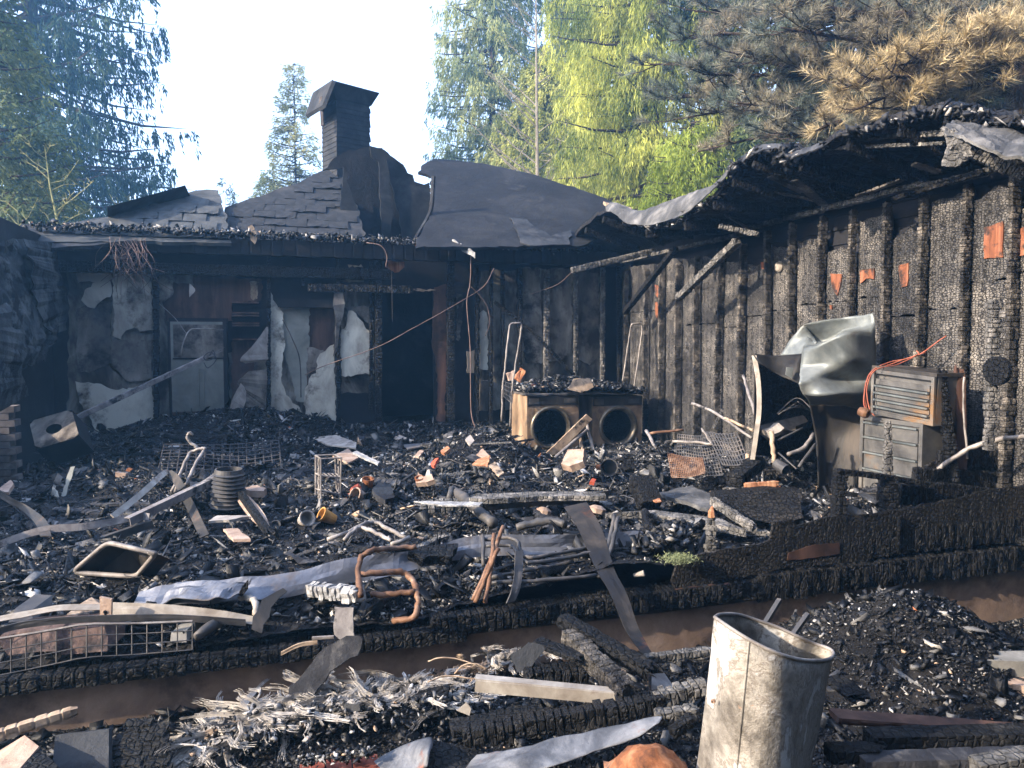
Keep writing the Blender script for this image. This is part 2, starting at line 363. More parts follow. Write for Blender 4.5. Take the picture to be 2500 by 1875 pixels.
def obj(name, mb, m, parent=None, smooth=False, cols=None, verts=None, faces=None, solid=None, subsurf=0, label=None, kind=None, soft=None):
    """one mesh object; vertices are given in world space"""
    if mb is not None: verts, faces = mb.v, mb.f
    va = np.asarray([tuple(p) for p in verts] if not isinstance(verts, np.ndarray) else verts, dtype=np.float64)
    if parent is not None:
        base = np.array(absloc(parent))
        loc = Vector((0, 0, 0))
    else:
        base = np.array([(va[:, 0].min() + va[:, 0].max()) / 2, (va[:, 1].min() + va[:, 1].max()) / 2, va[:, 2].min()])
        loc = Vector(base)
    me = new_mesh(name, va - base, faces, m, smooth, cols)
    o = bpy.data.objects.new(name, me)
    COL.objects.link(o)
    o.location = loc
    if parent is not None: o.parent = parent
    if subsurf:
        md = o.modifiers.new('smooth', 'SUBSURF'); md.levels = md.render_levels = subsurf
    if solid:
        md = o.modifiers.new('thickness', 'SOLIDIFY'); md.thickness = solid; md.offset = 0
    if label: o['label'] = label
    if kind: o['kind'] = kind
    return o

def frame(d, up=None):
    d = Vector(d).normalized()
    up = Vector(up) if up is not None else Vector((0, 0, 1))
    if abs(d.dot(up.normalized())) > 0.98: up = Vector((0, 1, 0)) if abs(d.y) < 0.9 else Vector((1, 0, 0))
    x = d.cross(up).normalized()
    y = x.cross(d).normalized()
    return d, x, y          # along, side, up

def box(mb, c, ax, ay, az):
    """centre and three half-extent vectors"""
    c, ax, ay, az = Vector(c), Vector(ax), Vector(ay), Vector(az)
    vs = [c + ax * i + ay * j + az * k for i in (-1, 1) for j in (-1, 1) for k in (-1, 1)]
    fs = [(0, 1, 3, 2), (4, 6, 7, 5), (0, 4, 5, 1), (2, 3, 7, 6), (0, 2, 6, 4), (1, 5, 7, 3)]
    return mb.add(vs, fs)

def hbox(mb, s0, s1, t0, t1, z0, z1):
    c = H((s0 + s1) / 2, (t0 + t1) / 2, (z0 + z1) / 2)
    return box(mb, c, NU * (s1 - s0) / 2, NV * (t1 - t0) / 2, Vector((0, 0, (z1 - z0) / 2)))

def bar(mb, a, b, wd, hg, up=None):
    a, b = Vector(a), Vector(b)
    d, x, y = frame(b - a, up)
    return box(mb, (a + b) / 2, d * ((b - a).length / 2), x * wd / 2, y * hg / 2)

def smooth_path(pts, n=6):
    pts = [Vector(p) for p in pts]
    if len(pts) < 3: return pts
    out = []
    q = [pts[0] * 2 - pts[1]] + pts + [pts[-1] * 2 - pts[-2]]
    for i in range(1, len(q) - 2):
        for k in range(n):
            t = k / n
            a, b, c, d = q[i - 1], q[i], q[i + 1], q[i + 2]
            out.append(0.5 * ((2 * b) + (c - a) * t + (2 * a - 5 * b + 4 * c - d) * t * t + (3 * b - a - 3 * c + d) * t ** 3))
    out.append(pts[-1])
    return out

def round_corners(pts, r, n=5):
    pts = [Vector(p) for p in pts]
    out = [pts[0]]
    for i in range(1, len(pts) - 1):
        a, b, c = pts[i - 1], pts[i], pts[i + 1]
        ra = min(r, (a - b).length * 0.45, (c - b).length * 0.45)
        p, q = b + (a - b).normalized() * ra, b + (c - b).normalized() * ra
        for k in range(n + 1):
            t = k / n
            out.append(p * (1 - t) ** 2 + b * 2 * t * (1 - t) + q * t * t)
    out.append(pts[-1])
    return out

def tube(mb, pts, r, sides=8, caps=True):
    pts = [Vector(p) for p in pts]
    n = len(pts)
    rs = r if isinstance(r, (list, tuple)) else [r] * n
    if len(rs) != n: rs = [rs[0] + (rs[-1] - rs[0]) * i / (n - 1) for i in range(n)]
    d, x, y = frame(pts[1] - pts[0])
    vs = []
    for i, p in enumerate(pts):
        dd = (pts[min(i + 1, n - 1)] - pts[max(i - 1, 0)])
        if dd.length < 1e-9: dd = d
        dd.normalize()
        x = (x - dd * x.dot(dd)).normalized(); y = x.cross(dd)
        for k in range(sides):
            a = 2 * math.pi * k / sides
            vs.append(p + (x * math.cos(a) + y * math.sin(a)) * rs[i])
    fs = [(i * sides + k, i * sides + (k + 1) % sides, (i + 1) * sides + (k + 1) % sides, (i + 1) * sides + k)
          for i in range(n - 1) for k in range(sides)]
    if caps:
        fs += [tuple(range(sides))[::-1], tuple((n - 1) * sides + k for k in range(sides))]
    return mb.add(vs, fs)

def char_beam(mb, a, b, wd, hg, up=None, block=0.045, depth=0.2, taper=(1, 1), wob=0.0, rag=0.3, bend=None):
    """a timber burnt to cracked scales: rows of swollen blocks between grooves"""
    a, b = Vector(a), Vector(b)
    L = (b - a).length
    d, x, y = frame(b - a, up)
    nb = max(3, int(L / block))
    prof = []
    per = 3
    for (cx0, cy0, cx1, cy1) in ((-1, -1, 1, -1), (1, -1, 1, 1), (1, 1, -1, 1), (-1, 1, -1, -1)):
        for k in range(per):
            t = k / per
            prof.append((cx0 + (cx1 - cx0) * t, cy0 + (cy1 - cy0) * t))
    m = len(prof)
    rings = []
    pos = 0.0
    cuts = sorted([R(0, 1) for _ in range(nb - 1)])
    cuts = [(i + 1) / nb * 0.75 + 0.25 * c for i, c in enumerate(cuts)]
    cuts = [0] + cuts + [1]
    ph = R(0, 9)
    def ctr(t):
        p = a + (b - a) * t
        if wob: p = p + x * wob * math.sin(t * 7 + ph) + y * wob * math.sin(t * 5 + ph * 2)
        if bend: p = p + Vector(bend) * (4 * t * (1 - t))
        return p
    for i in range(nb):
        t0, t1 = cuts[i], cuts[i + 1]
        g = (t1 - t0) * 0.14
        j = [R(1 - depth * 0.6, 1 + depth * 0.25) for _ in range(m)]
        base = R(1 - depth * 0.25, 1)
        tp = taper[0] + (taper[1] - taper[0]) * (t0 + t1) / 2
        for tt, sc in ((t0, 1 - depth), (t0 + g, 1.0), (t1 - g, 1.0)):
            c = ctr(tt)
            ring = []
            for k, (px_, py_) in enumerate(prof):
                corner = 0.93 if (k % per == 0) else 1.0
                q = (sc if sc < 1 else base * j[k]) * corner * tp
                ring.append(c + x * px_ * wd / 2 * q + y * py_ * hg / 2 * q + d * R(-0.1, 0.1) * block * rag)
            rings.append(ring)
    rings.append([ctr(1) + x * px_ * wd / 2 * 0.7 * taper[1] + y * py_ * hg / 2 * 0.7 * taper[1] + d * R(-0.5, 0.5) * block for px_, py_ in prof])
    vs = [p for r_ in rings for p in r_]
    n = len(rings)
    fs = [(i * m + k, (i + 1) * m + k, (i + 1) * m + (k + 1) % m, i * m + (k + 1) % m) for i in range(n - 1) for k in range(m)]
    fs += [tuple(range(m)), tuple((n - 1) * m + k for k in range(m))[::-1]]
    return mb.add(vs, fs)

def jag(pts, step=0.06, amp=0.02):
    """a torn outline: points between the given corners, pushed about"""
    out = []
    n = len(pts)
    for i in range(n):
        a, b = Vector(pts[i]), Vector(pts[(i + 1) % n])
        k = max(1, int((b - a).length / step))
        for j in range(k):
            p = a.lerp(b, j / k)
            if j or amp > 0.015: p = p + Vector((R(-1, 1), R(-1, 1), R(-1, 1))) * amp
            out.append(p)
    return out

def slab(mb, outline, thick):
    """polygon outline (3D, roughly flat) pushed along the vector thick"""
    n = len(outline)
    th = Vector(thick)
    vs = [Vector(p) for p in outline] + [Vector(p) + th for p in outline]
    fs = [tuple(range(n)), tuple(range(n, 2 * n))[::-1]] + [(i, i + n, (i + 1) % n + n, (i + 1) % n) for i in range(n)]
    return mb.add(vs, fs)

def inplane(outline, nrm, amp, step):
    nrm = Vector(nrm).normalized()
    out = []
    for p in jag(outline, step, amp):
        out.append(p)
    c = sum(out, Vector()) / len(out)
    return [p - nrm * (p - c).dot(nrm) for p in out]

def wslab(mb, pix, t, th=0.012, amp=0.012, step=0.07, behind=True):
    """torn panel on the plane t, outlined in photo pixels"""
    pts = inplane([W(x, y, t) for x, y in pix], NV, amp, step)
    return slab(mb, pts, NV * (th if behind else -th))
def sslab(mb, pix, s, th=0.012, amp=0.012, step=0.07):
    pts = inplane([S(x, y, s) for x, y in pix], NU, amp, step)
    return slab(mb, pts, NU * th)

def gridsheet(rows, sub=3, noise_amp=0.0, nscale=3.0, seed=0.0, lin=False):
    """rows of control points -> a finer grid (bicubic) with crumple noise"""
    rows = [smooth_path(r, sub) for r in rows]
    def lp(p): return [p[i].lerp(p[i + 1], k / sub) for i in range(len(p) - 1) for k in range(sub)] + [p[-1]]
    cols_ = [(lp if lin else lambda q: smooth_path(q, sub))([r[j] for r in rows]) for j in range(len(rows[0]))]
    nr, nc = len(cols_[0]), len(cols_)
    g = np.array([[tuple(cols_[j][i]) for j in range(nc)] for i in range(nr)])
    if noise_amp:
        x, y, z = g[..., 0] * nscale + seed, g[..., 1] * nscale, g[..., 2] * nscale
        for k in range(3):
            g[..., k] += (np.abs(fbm(x + 31 * k, y + 7 * k, z, 3) - 0.5) * 2 - 0.3) * noise_amp
    vs = g.reshape(-1, 3)
    fs = [(i * nc + j, i * nc + j + 1, (i + 1) * nc + j + 1, (i + 1) * nc + j) for i in range(nr - 1) for j in range(nc - 1)]
    return vs, fs

def ribbon(path, widthv, sub=6, noise_amp=0.0, ncross=4, curl=0.0, seed=0.0, rag=0.0):
    """strip along path; widthv a vector or list of vectors"""
    path = [Vector(p) for p in path]
    n = len(path)
    ws = [Vector(q) for q in widthv] if isinstance(widthv, list) else [Vector(widthv)] * n
    pp = smooth_path(path, sub); ww = smooth_path(ws, sub)
    vs, fs = [], []
    for i, (p, q) in enumerate(zip(pp, ww)):
        dd = (pp[min(i + 1, len(pp) - 1)] - pp[max(i - 1, 0)])
        nn = dd.cross(q)
        if nn.length > 0: nn.normalize()
        for k in range(ncross + 1):
            t = k / ncross
            e = R(-rag, rag) if k in (0, ncross) else 0
            v = p + q * (t - 0.5 + e) + nn * (curl * 4 * (t - 0.5) ** 2)
            if noise_amp:
                v = v + nn * float((vnoise(i * 0.35 + seed, k * 0.6, seed) - 0.5) * 2 * noise_amp)
            vs.append(v)
    m = ncross + 1
    fs = [(i * m + k, i * m + k + 1, (i + 1) * m + k + 1, (i + 1) * m + k) for i in range(len(pp) - 1) for k in range(ncross)]
    return vs, fs

def lathe(mb, c, axis, prof, sides=20, start=0.0, sweep=2 * math.pi):
    d, x, y = frame(axis)
    c = Vector(c)
    vs = []
    for h_, r in prof:
        for k in range(sides):
            a = start + sweep * k / sides
            vs.append(c + d * h_ + (x * math.cos(a) + y * math.sin(a)) * r)
    n = len(prof)
    fs = [(i * sides + k, i * sides + (k + 1) % sides, (i + 1) * sides + (k + 1) % sides, (i + 1) * sides + k) for i in range(n - 1) for k in range(sides)]
    return mb.add(vs, fs)
# ================================================================== terrain
FLOOR = 0.20
_heaps = []
for px, py, z, amp, sg in [(520, 1090, .3, .30, .75), (350, 1110, .3, .1, .5), (1175, 1110, .3, .34, .42), (1010, 1090, .3, .12, .5), (1650, 1120, .3, .12, .6),
                           (1900, 1170, .3, .26, .45), (2120, 1270, .3, .15, .5), (2300, 1300, .3, .2, .5), (900, 1200, .3, .10, .5),
                           (1400, 1260, .3, .10, .5), (700, 1080, .3, .16, .5), (250, 1200, .3, .10, .6), (1560, 1420, .25, .10, .35), (760, 1480, .25, .04, .3)]:
    q = G(px, py, z); s_, t_ = inv(q); _heaps.append((s_, t_, amp, sg))
def fh(s, t, fine=True):
    s = np.asarray(s, dtype=float); t = np.asarray(t, dtype=float)
    h = FLOOR + 0.03 + 0.0 * s
    for a, b, amp, sg in _heaps:
        h = h + amp * np.exp(-((s - a) ** 2 + (t - b) ** 2) / (2 * sg * sg))
    h = h + 0.22 * np.clip((t - 5.6) / 1.6, 0, 1) ** 2
    edge = np.clip(t / 0.5, 0, 1)
    h = h + edge * (0.20 * (fbm(s * 0.9 + 40, t * 0.9 + 3, 0.5, 3) - 0.42))
    h = h - 0.15 * np.exp(-(t / 0.22) ** 2) / (1 + np.exp((s + .35) * 8))
    if fine:
        h = h + 0.13 * np.abs(fbm(s * 3.1 + 9, t * 3.1, 1.7, 4) - 0.5) * (0.3 + edge)
        h = h + 0.05 * (fbm(s * 12, t * 12, 4.2, 3) - 0.5)
    return h
_mounds = []
for px, py, z, amp, sg in [(2180, 1560, -.1, .38, .42), (2340, 1545, -.1, .2, .35), (1950, 1610, -.2, .14, .3), (2150, 1700, -.3, .10, .4), (1500, 1620, -.15, .08, .45),
                           (820, 1790, -.2, .09, .4), (1100, 1720, -.2, .09, .35)]:
    q = G(px, py, z); _mounds.append((q.x, q.y, amp, sg))
def gh(x, y, fine=True):
    x = np.asarray(x, dtype=float); y = np.asarray(y, dtype=float)
    h = -0.30 - 0.022 * x + 0 * y
    h = np.clip(h, -0.45, -0.18)
    for a, b, amp, sg in _mounds:
        h = h + amp * np.exp(-((x - a) ** 2 + (y - b) ** 2) / (2 * sg * sg))
    near = np.exp(-((x / 9) ** 2 + ((y - 4) / 9) ** 2))
    h = h + near * 0.06 * (fbm(x * 1.5, y * 1.5, 2.2, 3) - 0.5)
    if fine:
        h = h + near * 0.05 * (fbm(x * 9, y * 9, 7.7, 3) - 0.5)
    return h
def OG(px, py):                 # photo pixel -> point on the outer ground
    z = -0.2
    for _ in range(6):
        q = G(px, py, z); z = float(gh(q.x, q.y, False))
    return q
def FG(px, py):                 # photo pixel -> point on the debris floor
    z = 0.3
    for _ in range(8):
        q = G(px, py, z); s_, t_ = inv(q); z = float(fh(s_, min(max(t_, 0), 7.2), False))
    return q

def grid_mesh(xs, ys, fn):
    X, Y = np.meshgrid(xs, ys, indexing='ij')
    v = fn(X, Y).reshape(-1, 3)
    nx, ny = len(xs), len(ys)
    i, j = np.meshgrid(np.arange(nx - 1), np.arange(ny - 1), indexing='ij')
    a = (i * ny + j).ravel()
    return v, np.stack([a, a + ny, a + ny + 1, a + 1], 1)

def sinh_axis(lo, hi, n, k=4.0):
    u = np.linspace(-1, 1, n)
    return np.sinh(u * k) / np.sinh(k) * (hi - lo) / 2 + (hi + lo) / 2

def far_fn(X, Y):
    return np.stack([X, Y, gh(X, Y) - 0.02 * (np.hypot(X, Y - 4) > 12)], -1)
v, f = grid_mesh(sinh_axis(-90, 90, 260, 4.6), sinh_axis(-82, 90, 260, 4.6), far_fn)
obj('ground', None, 'soil', verts=v, faces=f, smooth=True, kind='structure')

def floor_fn(Sg, Tg):
    z = fh(Sg, Tg)
    return np.stack([OX + Sg * UX - Tg * UY, OY + Sg * UY + Tg * UX, z], -1)
v, f = grid_mesh(np.linspace(-4.12, 4.08, 300), np.linspace(0.02, 7.22, 280), floor_fn)
obj('debris_floor', None, 'debris_ground', verts=v, faces=f, smooth=True, kind='structure')

# ================================================================== debris pieces (stuff)
_c0 = np.array([[-1, -1, -1], [1, -1, -1], [1, 1, -1], [-1, 1, -1], [-1, -1, 1], [1, -1, 1], [1, 1, 1], [-1, 1, 1]], float)
_cf = np.array([[0, 3, 2, 1], [4, 5, 6, 7], [0, 1, 5, 4], [1, 2, 6, 5], [2, 3, 7, 6], [3, 0, 4, 7]])
def chips(name, pos, size, flat, col, m='debris', tilt=0.6, parent=None, elong=1.0):
    """many broken pieces: pos (n,3), size (n,), flat = thickness share"""
    n = len(pos)
    v = _c0[None] * np.ones((n, 1, 1))
    v = v * (1 + (RNG.random((n, 8, 3)) - 0.5) * 1.5)
    sx = size * (0.5 + RNG.random(n)) * elong; sy = size * (0.35 + 0.6 * RNG.random(n)); sz = size * flat * (0.3 + RNG.random(n))
    v *= np.stack([sx, sy, sz], -1)[:, None, :] / 2
    az = RNG.random(n) * 2 * np.pi
    tx = RNG.normal(0, tilt, n); ty = RNG.normal(0, tilt, n)
    def rot(v, ang, i, j):
        c, s_ = np.cos(ang)[:, None], np.sin(ang)[:, None]
        a, b = v[..., i].copy(), v[..., j].copy()
        v[..., i] = a * c - b * s_; v[..., j] = a * s_ + b * c
    rot(v, tx, 1, 2); rot(v, ty, 0, 2); rot(v, az, 0, 1)
    v += pos[:, None, :]
    f = (_cf[None] + (np.arange(n) * 8)[:, None, None]).reshape(-1, 4)
    c = np.repeat(col, 8, axis=0)
    o = obj(name, None, m, verts=v.reshape(-1, 3), faces=f, cols=c, parent=parent, kind='stuff')
    return o
PAL = np.array([(0.003, 0.0035, 0.005), (0.007, 0.0078, 0.010), (0.021, 0.022, 0.025), (0.11, 0.108, 0.105), (0.24, 0.235, 0.23), (0.46, 0.44, 0.41), (0.34, 0.24, 0.16), (0.36, 0.12, 0.05)])
def palcol(n, pale):
    """pale (n,) in 0..1 raises the share of ash and pale fragments"""
    r = RNG.random(n)
    base = np.array([0.43, 0.28, 0.18, 0.078, 0.022, 0.006, 0.0035, 0.0005])
    hi = np.array([0.22, 0.20, 0.18, 0.17, 0.145, 0.065, 0.018, 0.002])
    w_ = base[None] * (1 - pale[:, None]) + hi[None] * pale[:, None]
    idx = (np.cumsum(w_, 1) < r[:, None]).sum(1).clip(0, 7)
    return PAL[idx] * (0.7 + 0.6 * RNG.random((n, 1)))

def scatter_floor(n, smin, smax, name, flat=0.3, elong=1.0, label=None, lift=0.0):
    t = 0.06 + 7.05 * RNG.random(n * 3) ** 1.15
    s = -4.05 + 8.05 * RNG.random(n * 3)
    x = OX + s * UX - t * UY; y = OY + s * UY + t * UX
    keep = (np.abs(x / y) < 0.95) & (RNG.random(len(s)) < np.clip((fbm(s * 2.2 + 5, t * 2.2, 3.3, 3) - .36) * 4.5, .12, 1))
    s, t, x, y = s[keep][:n], t[keep][:n], x[keep][:n], y[keep][:n]
    n = len(s)
    size = smin + (smax - smin) * RNG.random(n) ** 2.5
    z = fh(s, t) + size * 0.15 + lift
    px = FPX * x / y + CX; py = 830 + (EYE - z) / y * FPX
    pale = fbm(s * 1.3 + 3, t * 1.3 + 8, 0, 3)
    pale = np.clip((pale - 0.46) * 4, 0, 0.55)
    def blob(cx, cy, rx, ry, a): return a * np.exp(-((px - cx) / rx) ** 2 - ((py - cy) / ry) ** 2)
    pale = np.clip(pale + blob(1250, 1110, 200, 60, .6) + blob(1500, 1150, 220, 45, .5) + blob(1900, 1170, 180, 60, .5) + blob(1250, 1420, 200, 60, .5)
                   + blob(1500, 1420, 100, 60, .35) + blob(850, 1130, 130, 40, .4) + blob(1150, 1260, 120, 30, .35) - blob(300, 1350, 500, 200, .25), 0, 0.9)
    o = chips(name, np.stack([x, y, z], -1), size, flat, palcol(n, pale), elong=elong)
    o['label'] = label; o['category'] = 'debris'
    return o
scatter_floor(125000, 0.010, 0.040, 'charred_rubble', 0.28, label='small burnt fragments, charcoal and ash covering the whole floor')
scatter_floor(5200, 0.03, 0.11, 'charred_scraps', 0.09, 1.3, label='larger burnt flakes and scraps lying over the rubble floor', lift=0.01)
scatter_floor(1600, 0.02, 0.05, 'burnt_slivers', 0.25, 4.0, label='long burnt splinters scattered over the rubble floor', lift=0.015)

# tangled thin wires and crumpled sheet scraps matting the floor together
_mb = MB()
for k in range(620):
    t_ = 0.15 + 6.4 * random.random() ** 1.2; s_ = R(-4.0, 3.9); p = H(s_, t_, float(fh(s_, t_)) + .01)
    if abs(p.x / p.y) > .95: continue
    a_ = R(0, 6.28); L_ = R(.08, .38) * (.6 + .1 * t_); pts = [p.copy()]; cu_ = R(-1.2, 1.2)
    for q in range(6):
        a_ += cu_ * R(0, 1); p = p + Vector((math.cos(a_), math.sin(a_), R(-.35, .45))) * L_ / 6
        s2, t2 = inv(p); p.z = max(p.z, float(fh(s2, min(max(t2, 0), 7.2), False)) + .01); pts.append(p.copy())
    tube(_mb, smooth_path(pts, 2), R(.002, .0055), 4, caps=False)
o = obj('tangled_wires', _mb, 'steel_dark'); tagit(o, 'thin burnt wires and rods tangled all through the rubble on the floor', 'wires'); o['kind'] = 'stuff'
for nm_, m_, cnt_, mn, mx, lab_ in (('crumpled_scraps', 'plank', 680, .05, .26, 'dark crumpled sheet scraps lying half buried all over the floor'), ('ash_scraps', 'ash', 110, .03, .10, 'pale ash-grey crumpled flakes lying over the floor'), ('charred_sticks', 'char_ash', 0, 0, 0, '')):
    if not cnt_: continue
    _mb = MB()
    for k in range(cnt_):
        t_ = 0.2 + 6.3 * random.random() ** 1.1; s_ = R(-4.0, 3.9); c_ = H(s_, t_, float(fh(s_, t_, False)) + .015)
        if abs(c_.x / c_.y) > .95: continue
        L_ = R(mn, mx); az_ = R(0, 6.28); ex_ = Vector((math.cos(az_), math.sin(az_), R(-.3, .3))) * L_; ey_ = Vector((-math.sin(az_), math.cos(az_), R(-.3, .3))) * L_ * R(.3, .8)
        vs_ = [c_ + ex_ * (i / 3 - .5 + R(-.09, .09)) + ey_ * (j / 3 - .5 + R(-.12, .12)) + Vector((0, 0, R(-.16, .2) * L_)) for i in range(4) for j in range(4)]
        _mb.add(vs_, [(i * 4 + j, i * 4 + j + 1, i * 4 + j + 5, i * 4 + j + 4) for i in range(3) for j in range(3)])
    o = obj(nm_, _mb, m_, solid=.004); tagit(o, lab_, 'debris'); o['kind'] = 'stuff'
_mb = MB()
for k in range(230):
    t_ = 0.2 + 6.3 * random.random() ** 1.1; s_ = R(-4.0, 3.9); c_ = H(s_, t_, float(fh(s_, t_, False)) + .02)
    if abs(c_.x / c_.y) > .95: continue
    L_ = R(.08, .32); az_ = R(-.9, .9) + (math.pi if random.random() < .5 else 0); d_ = Vector((math.cos(az_), math.sin(az_), R(-.25, .35))) * L_
    char_beam(_mb, c_ - d_ / 2, c_ + d_ / 2, R(.015, .045), R(.012, .03), block=.03, depth=.35)
o = obj('charred_sticks', _mb, 'char_ash'); tagit(o, 'short broken charred sticks lying in all directions in the rubble', 'debris'); o['kind'] = 'stuff'

# charred boards lying in the rubble, near enough alike
kb_ = 0
USED_ = set()
MARKS = [("ribbed bucket", 558, 1210), ("tilted steel basin", 270, 1365), ("black two-tier stand", 803, 1180), ("left dryer", 1345, 1080), ("right dryer", 1509, 1080), ("pale door", 485, 1040), ("doorway", 990, 1060),
         ("amber-orange pot", 800, 1262), ("fallen dark pipe", 1140, 1230), ("ash-crusted slab", 1300, 1205), ("orange chair tube", 940, 1400), ("pale chair tubes", 920, 1300), ("dark lounger frame", 1350, 1380), ("charred stump", 1735, 1300),
         ("matt black slab", 1850, 1230), ("peaked white bar", 400, 1180), ("wire mesh panel", 540, 1120), ("crumpled metal casing", 1980, 1150), ("rusty wire rack", 1680, 1130), ("keyhole plate", 257, 1480), ("brick pier", 5, 1100),
         ("tilted square box", 130, 1050), ("white curled panel piece", 815, 1080), ("heap left of the dryers", 1175, 1090), ("twisted strap", 1440, 1300), ("yellow-green tuft", 1655, 1365), ("long low curved rail", 150, 1300), ("pinkish fragment", 1035, 1165), ("white broken board", 555, 1265)]
def proj_(p):
    q = Vector(p) - EYEV
    yc = q.y * math.cos(PITCH) - q.z * math.sin(PITCH); zc = q.y * math.sin(PITCH) + q.z * math.cos(PITCH)
    return CX + FPX * q.x / yc, CY - FPX * zc / yc
for k in range(200):
    t_ = R(.5, 6.3); s_ = R(-4.0, 3.4); c_ = H(s_, t_, float(fh(s_, t_, False)) + .035)
    if abs(c_.x / c_.y) > .66 or kb_ >= 52: continue
    L_ = R(.3, .95); az_ = random.gauss(.15, .7); d_ = Vector((math.cos(az_), math.sin(az_), R(-.06, .12))) * L_; kb_ += 1
    _mb = MB(); char_beam(_mb, c_ - d_ / 2, c_ + d_ / 2, R(.05, .12), R(.02, .045), up=Vector((R(-.5, .5), R(-.5, .5), 1)), block=R(.035, .08), depth=R(.15, .4), wob=.004, taper=(R(.6, 1.1), R(.6, 1.1)))
    o = obj('charred_board', _mb, random.choice(['char', 'char', 'plank', 'char_ash', 'char_fine'])); 
    px_, py_ = proj_(c_); best = sorted(MARKS, key=lambda m: (m[1] - px_) ** 2 + ((m[2] - py_) * 2) ** 2)
    for m in best:
        dx_, dy_ = px_ - m[1], (py_ - m[2]) * 2
        dr_ = ('right of' if dx_ > 0 else 'left of') if abs(dx_) > abs(dy_) else ('in front of' if dy_ > 0 else 'behind')
        if (m[0], dr_) not in USED_: break
    USED_.add((m[0], dr_))
    tagit(o, '%s charred board lying loose just %s the %s' % ('long' if L_ > .7 else 'short' if L_ < .45 else 'middling', dr_, m[0]), 'board', 'loose charred boards in the rubble')

def scatter_outer(n, smin, smax, name, label, flat=0.35, elong=1.0):
    x = -5.0 + 11.5 * RNG.random(n * 3); y = 1.9 + 4.1 * RNG.random(n * 3)
    s = (x - OX) * UX + (y - OY) * UY; t = -(x - OX) * UY + (y - OY) * UX
    keep = (t < -0.02) & (np.abs(x / y) < 1.15)
    x, y, s, t = x[keep][:n], y[keep][:n], s[keep][:n], t[keep][:n]
    n = len(x)
    size = smin + (smax - smin) * RNG.random(n) ** 2.5
    z = gh(x, y) + size * 0.12
    px = FPX * x / y + CX; py = 830 + (EYE - z) / y * FPX
    def blob(cx, cy, rx, ry, a): return a * np.exp(-((px - cx) / rx) ** 2 - ((py - cy) / ry) ** 2)
    pale = blob(800, 1790, 260, 60, .8) + blob(1150, 1700, 150, 60, .6) + blob(2330, 1680, 100, 40, .9) + blob(2040, 1560, 60, 40, .7) + blob(2230, 1500, 120, 40, .25)
    pale = np.clip(pale + (fbm(x * 2.3, y * 2.3, 3, 3) - .5) * .8, 0, .9)
    o = chips(name, np.stack([x, y, z], -1), size, flat, palcol(n, pale), elong=elong)
    o['label'] = label; o['category'] = 'debris'
scatter_outer(110000, 0.006, 0.024, 'charcoal_rubble', 'small charcoal and ash fragments heaped in front of the concrete foundation')
scatter_outer(7000, 0.02, 0.075, 'charcoal_flakes', 'larger burnt flakes lying on the ground before the foundation', 0.3, 1.2)
scatter_outer(1200, 0.012, 0.028, 'burnt_twigs', 'burnt splinters and straw strewn before the foundation', 0.12, 5.0)

# ================================================================== foundation, rim, low front wall
fo = thing('concrete_foundation', 'brown weathered concrete foundation wall running across under the burnt floor', 'foundation', H(0, 0.1, -0.75))
xs = np.linspace(-6.0, 6.5, 260)
mb = MB()
vs = []; n_ = 14
zs = np.linspace(-0.75, -0.005, n_)
for x_ in xs:
    for z_ in zs:
        b_ = 0.008 * float(vnoise(x_ * 5, z_ * 7, 3)) + 0.012 * float(vnoise(x_ * 1.2, z_ * 1.5, 8))
        vs.append(H(x_, 0.0 - b_, z_ + (0.012 * float(vnoise(x_ * 6, 2, 2)) if z_ == zs[-1] else 0)))
    vs.append(H(x_, 0.22, -0.003))
m_ = n_ + 1
fs = [(i * m_ + k, (i + 1) * m_ + k, (i + 1) * m_ + k + 1, i * m_ + k + 1) for i in range(len(xs) - 1) for k in range(m_ - 1)]
mb.add(vs, fs)
obj('wall_face', mb, 'concrete', fo, smooth=False)

rim = thing('rim_joist', 'charred black rim timber lying along the top of the foundation', 'beam', H(0, 0.1, 0.0))
def fstud(name, parent, a, b, wd, hg, m='char', up=None, **k):
    mb = MB(); char_beam(mb, a, b, wd, hg, up, **k)
    return obj(name, mb, m, parent)
fstud('sill_plate', rim, H(-5.0, 0.13, 0.045), H(5.2, 0.13, 0.045), 0.16, 0.08, 'char', block=0.06, depth=0.16)
# left: deck edge in shade, right: heavy scaled beams
fstud('edge_board', rim, H(-5.0, -0.035, 0.03), H(-0.3, -0.03, 0.03), 0.10, 0.09, 'char', block=0.06, depth=0.2)
fstud('edge_board', rim, H(-5.0, 0.30, 0.15), H(-0.3, 0.30, 0.15), 0.05, 0.16, 'soot', block=0.10, depth=0.10)
fstud('front_beam', rim, H(-0.5, 0.02, 0.085), H(1.9, 0.02, 0.10), 0.20, 0.13, 'char', block=0.05, depth=0.25, rag=0.5)
fstud('front_beam', rim, H(1.7, 0.0, 0.10), H(5.4, 0.0, 0.12), 0.17, 0.20, 'char_stripe', block=0.042, depth=0.30, rag=0.6)
fstud('upper_beam', rim, H(2.55, 0.03, 0.31), H(5.4, 0.0, 0.33), 0.13, 0.20, 'char_stripe', block=0.035, depth=0.22)

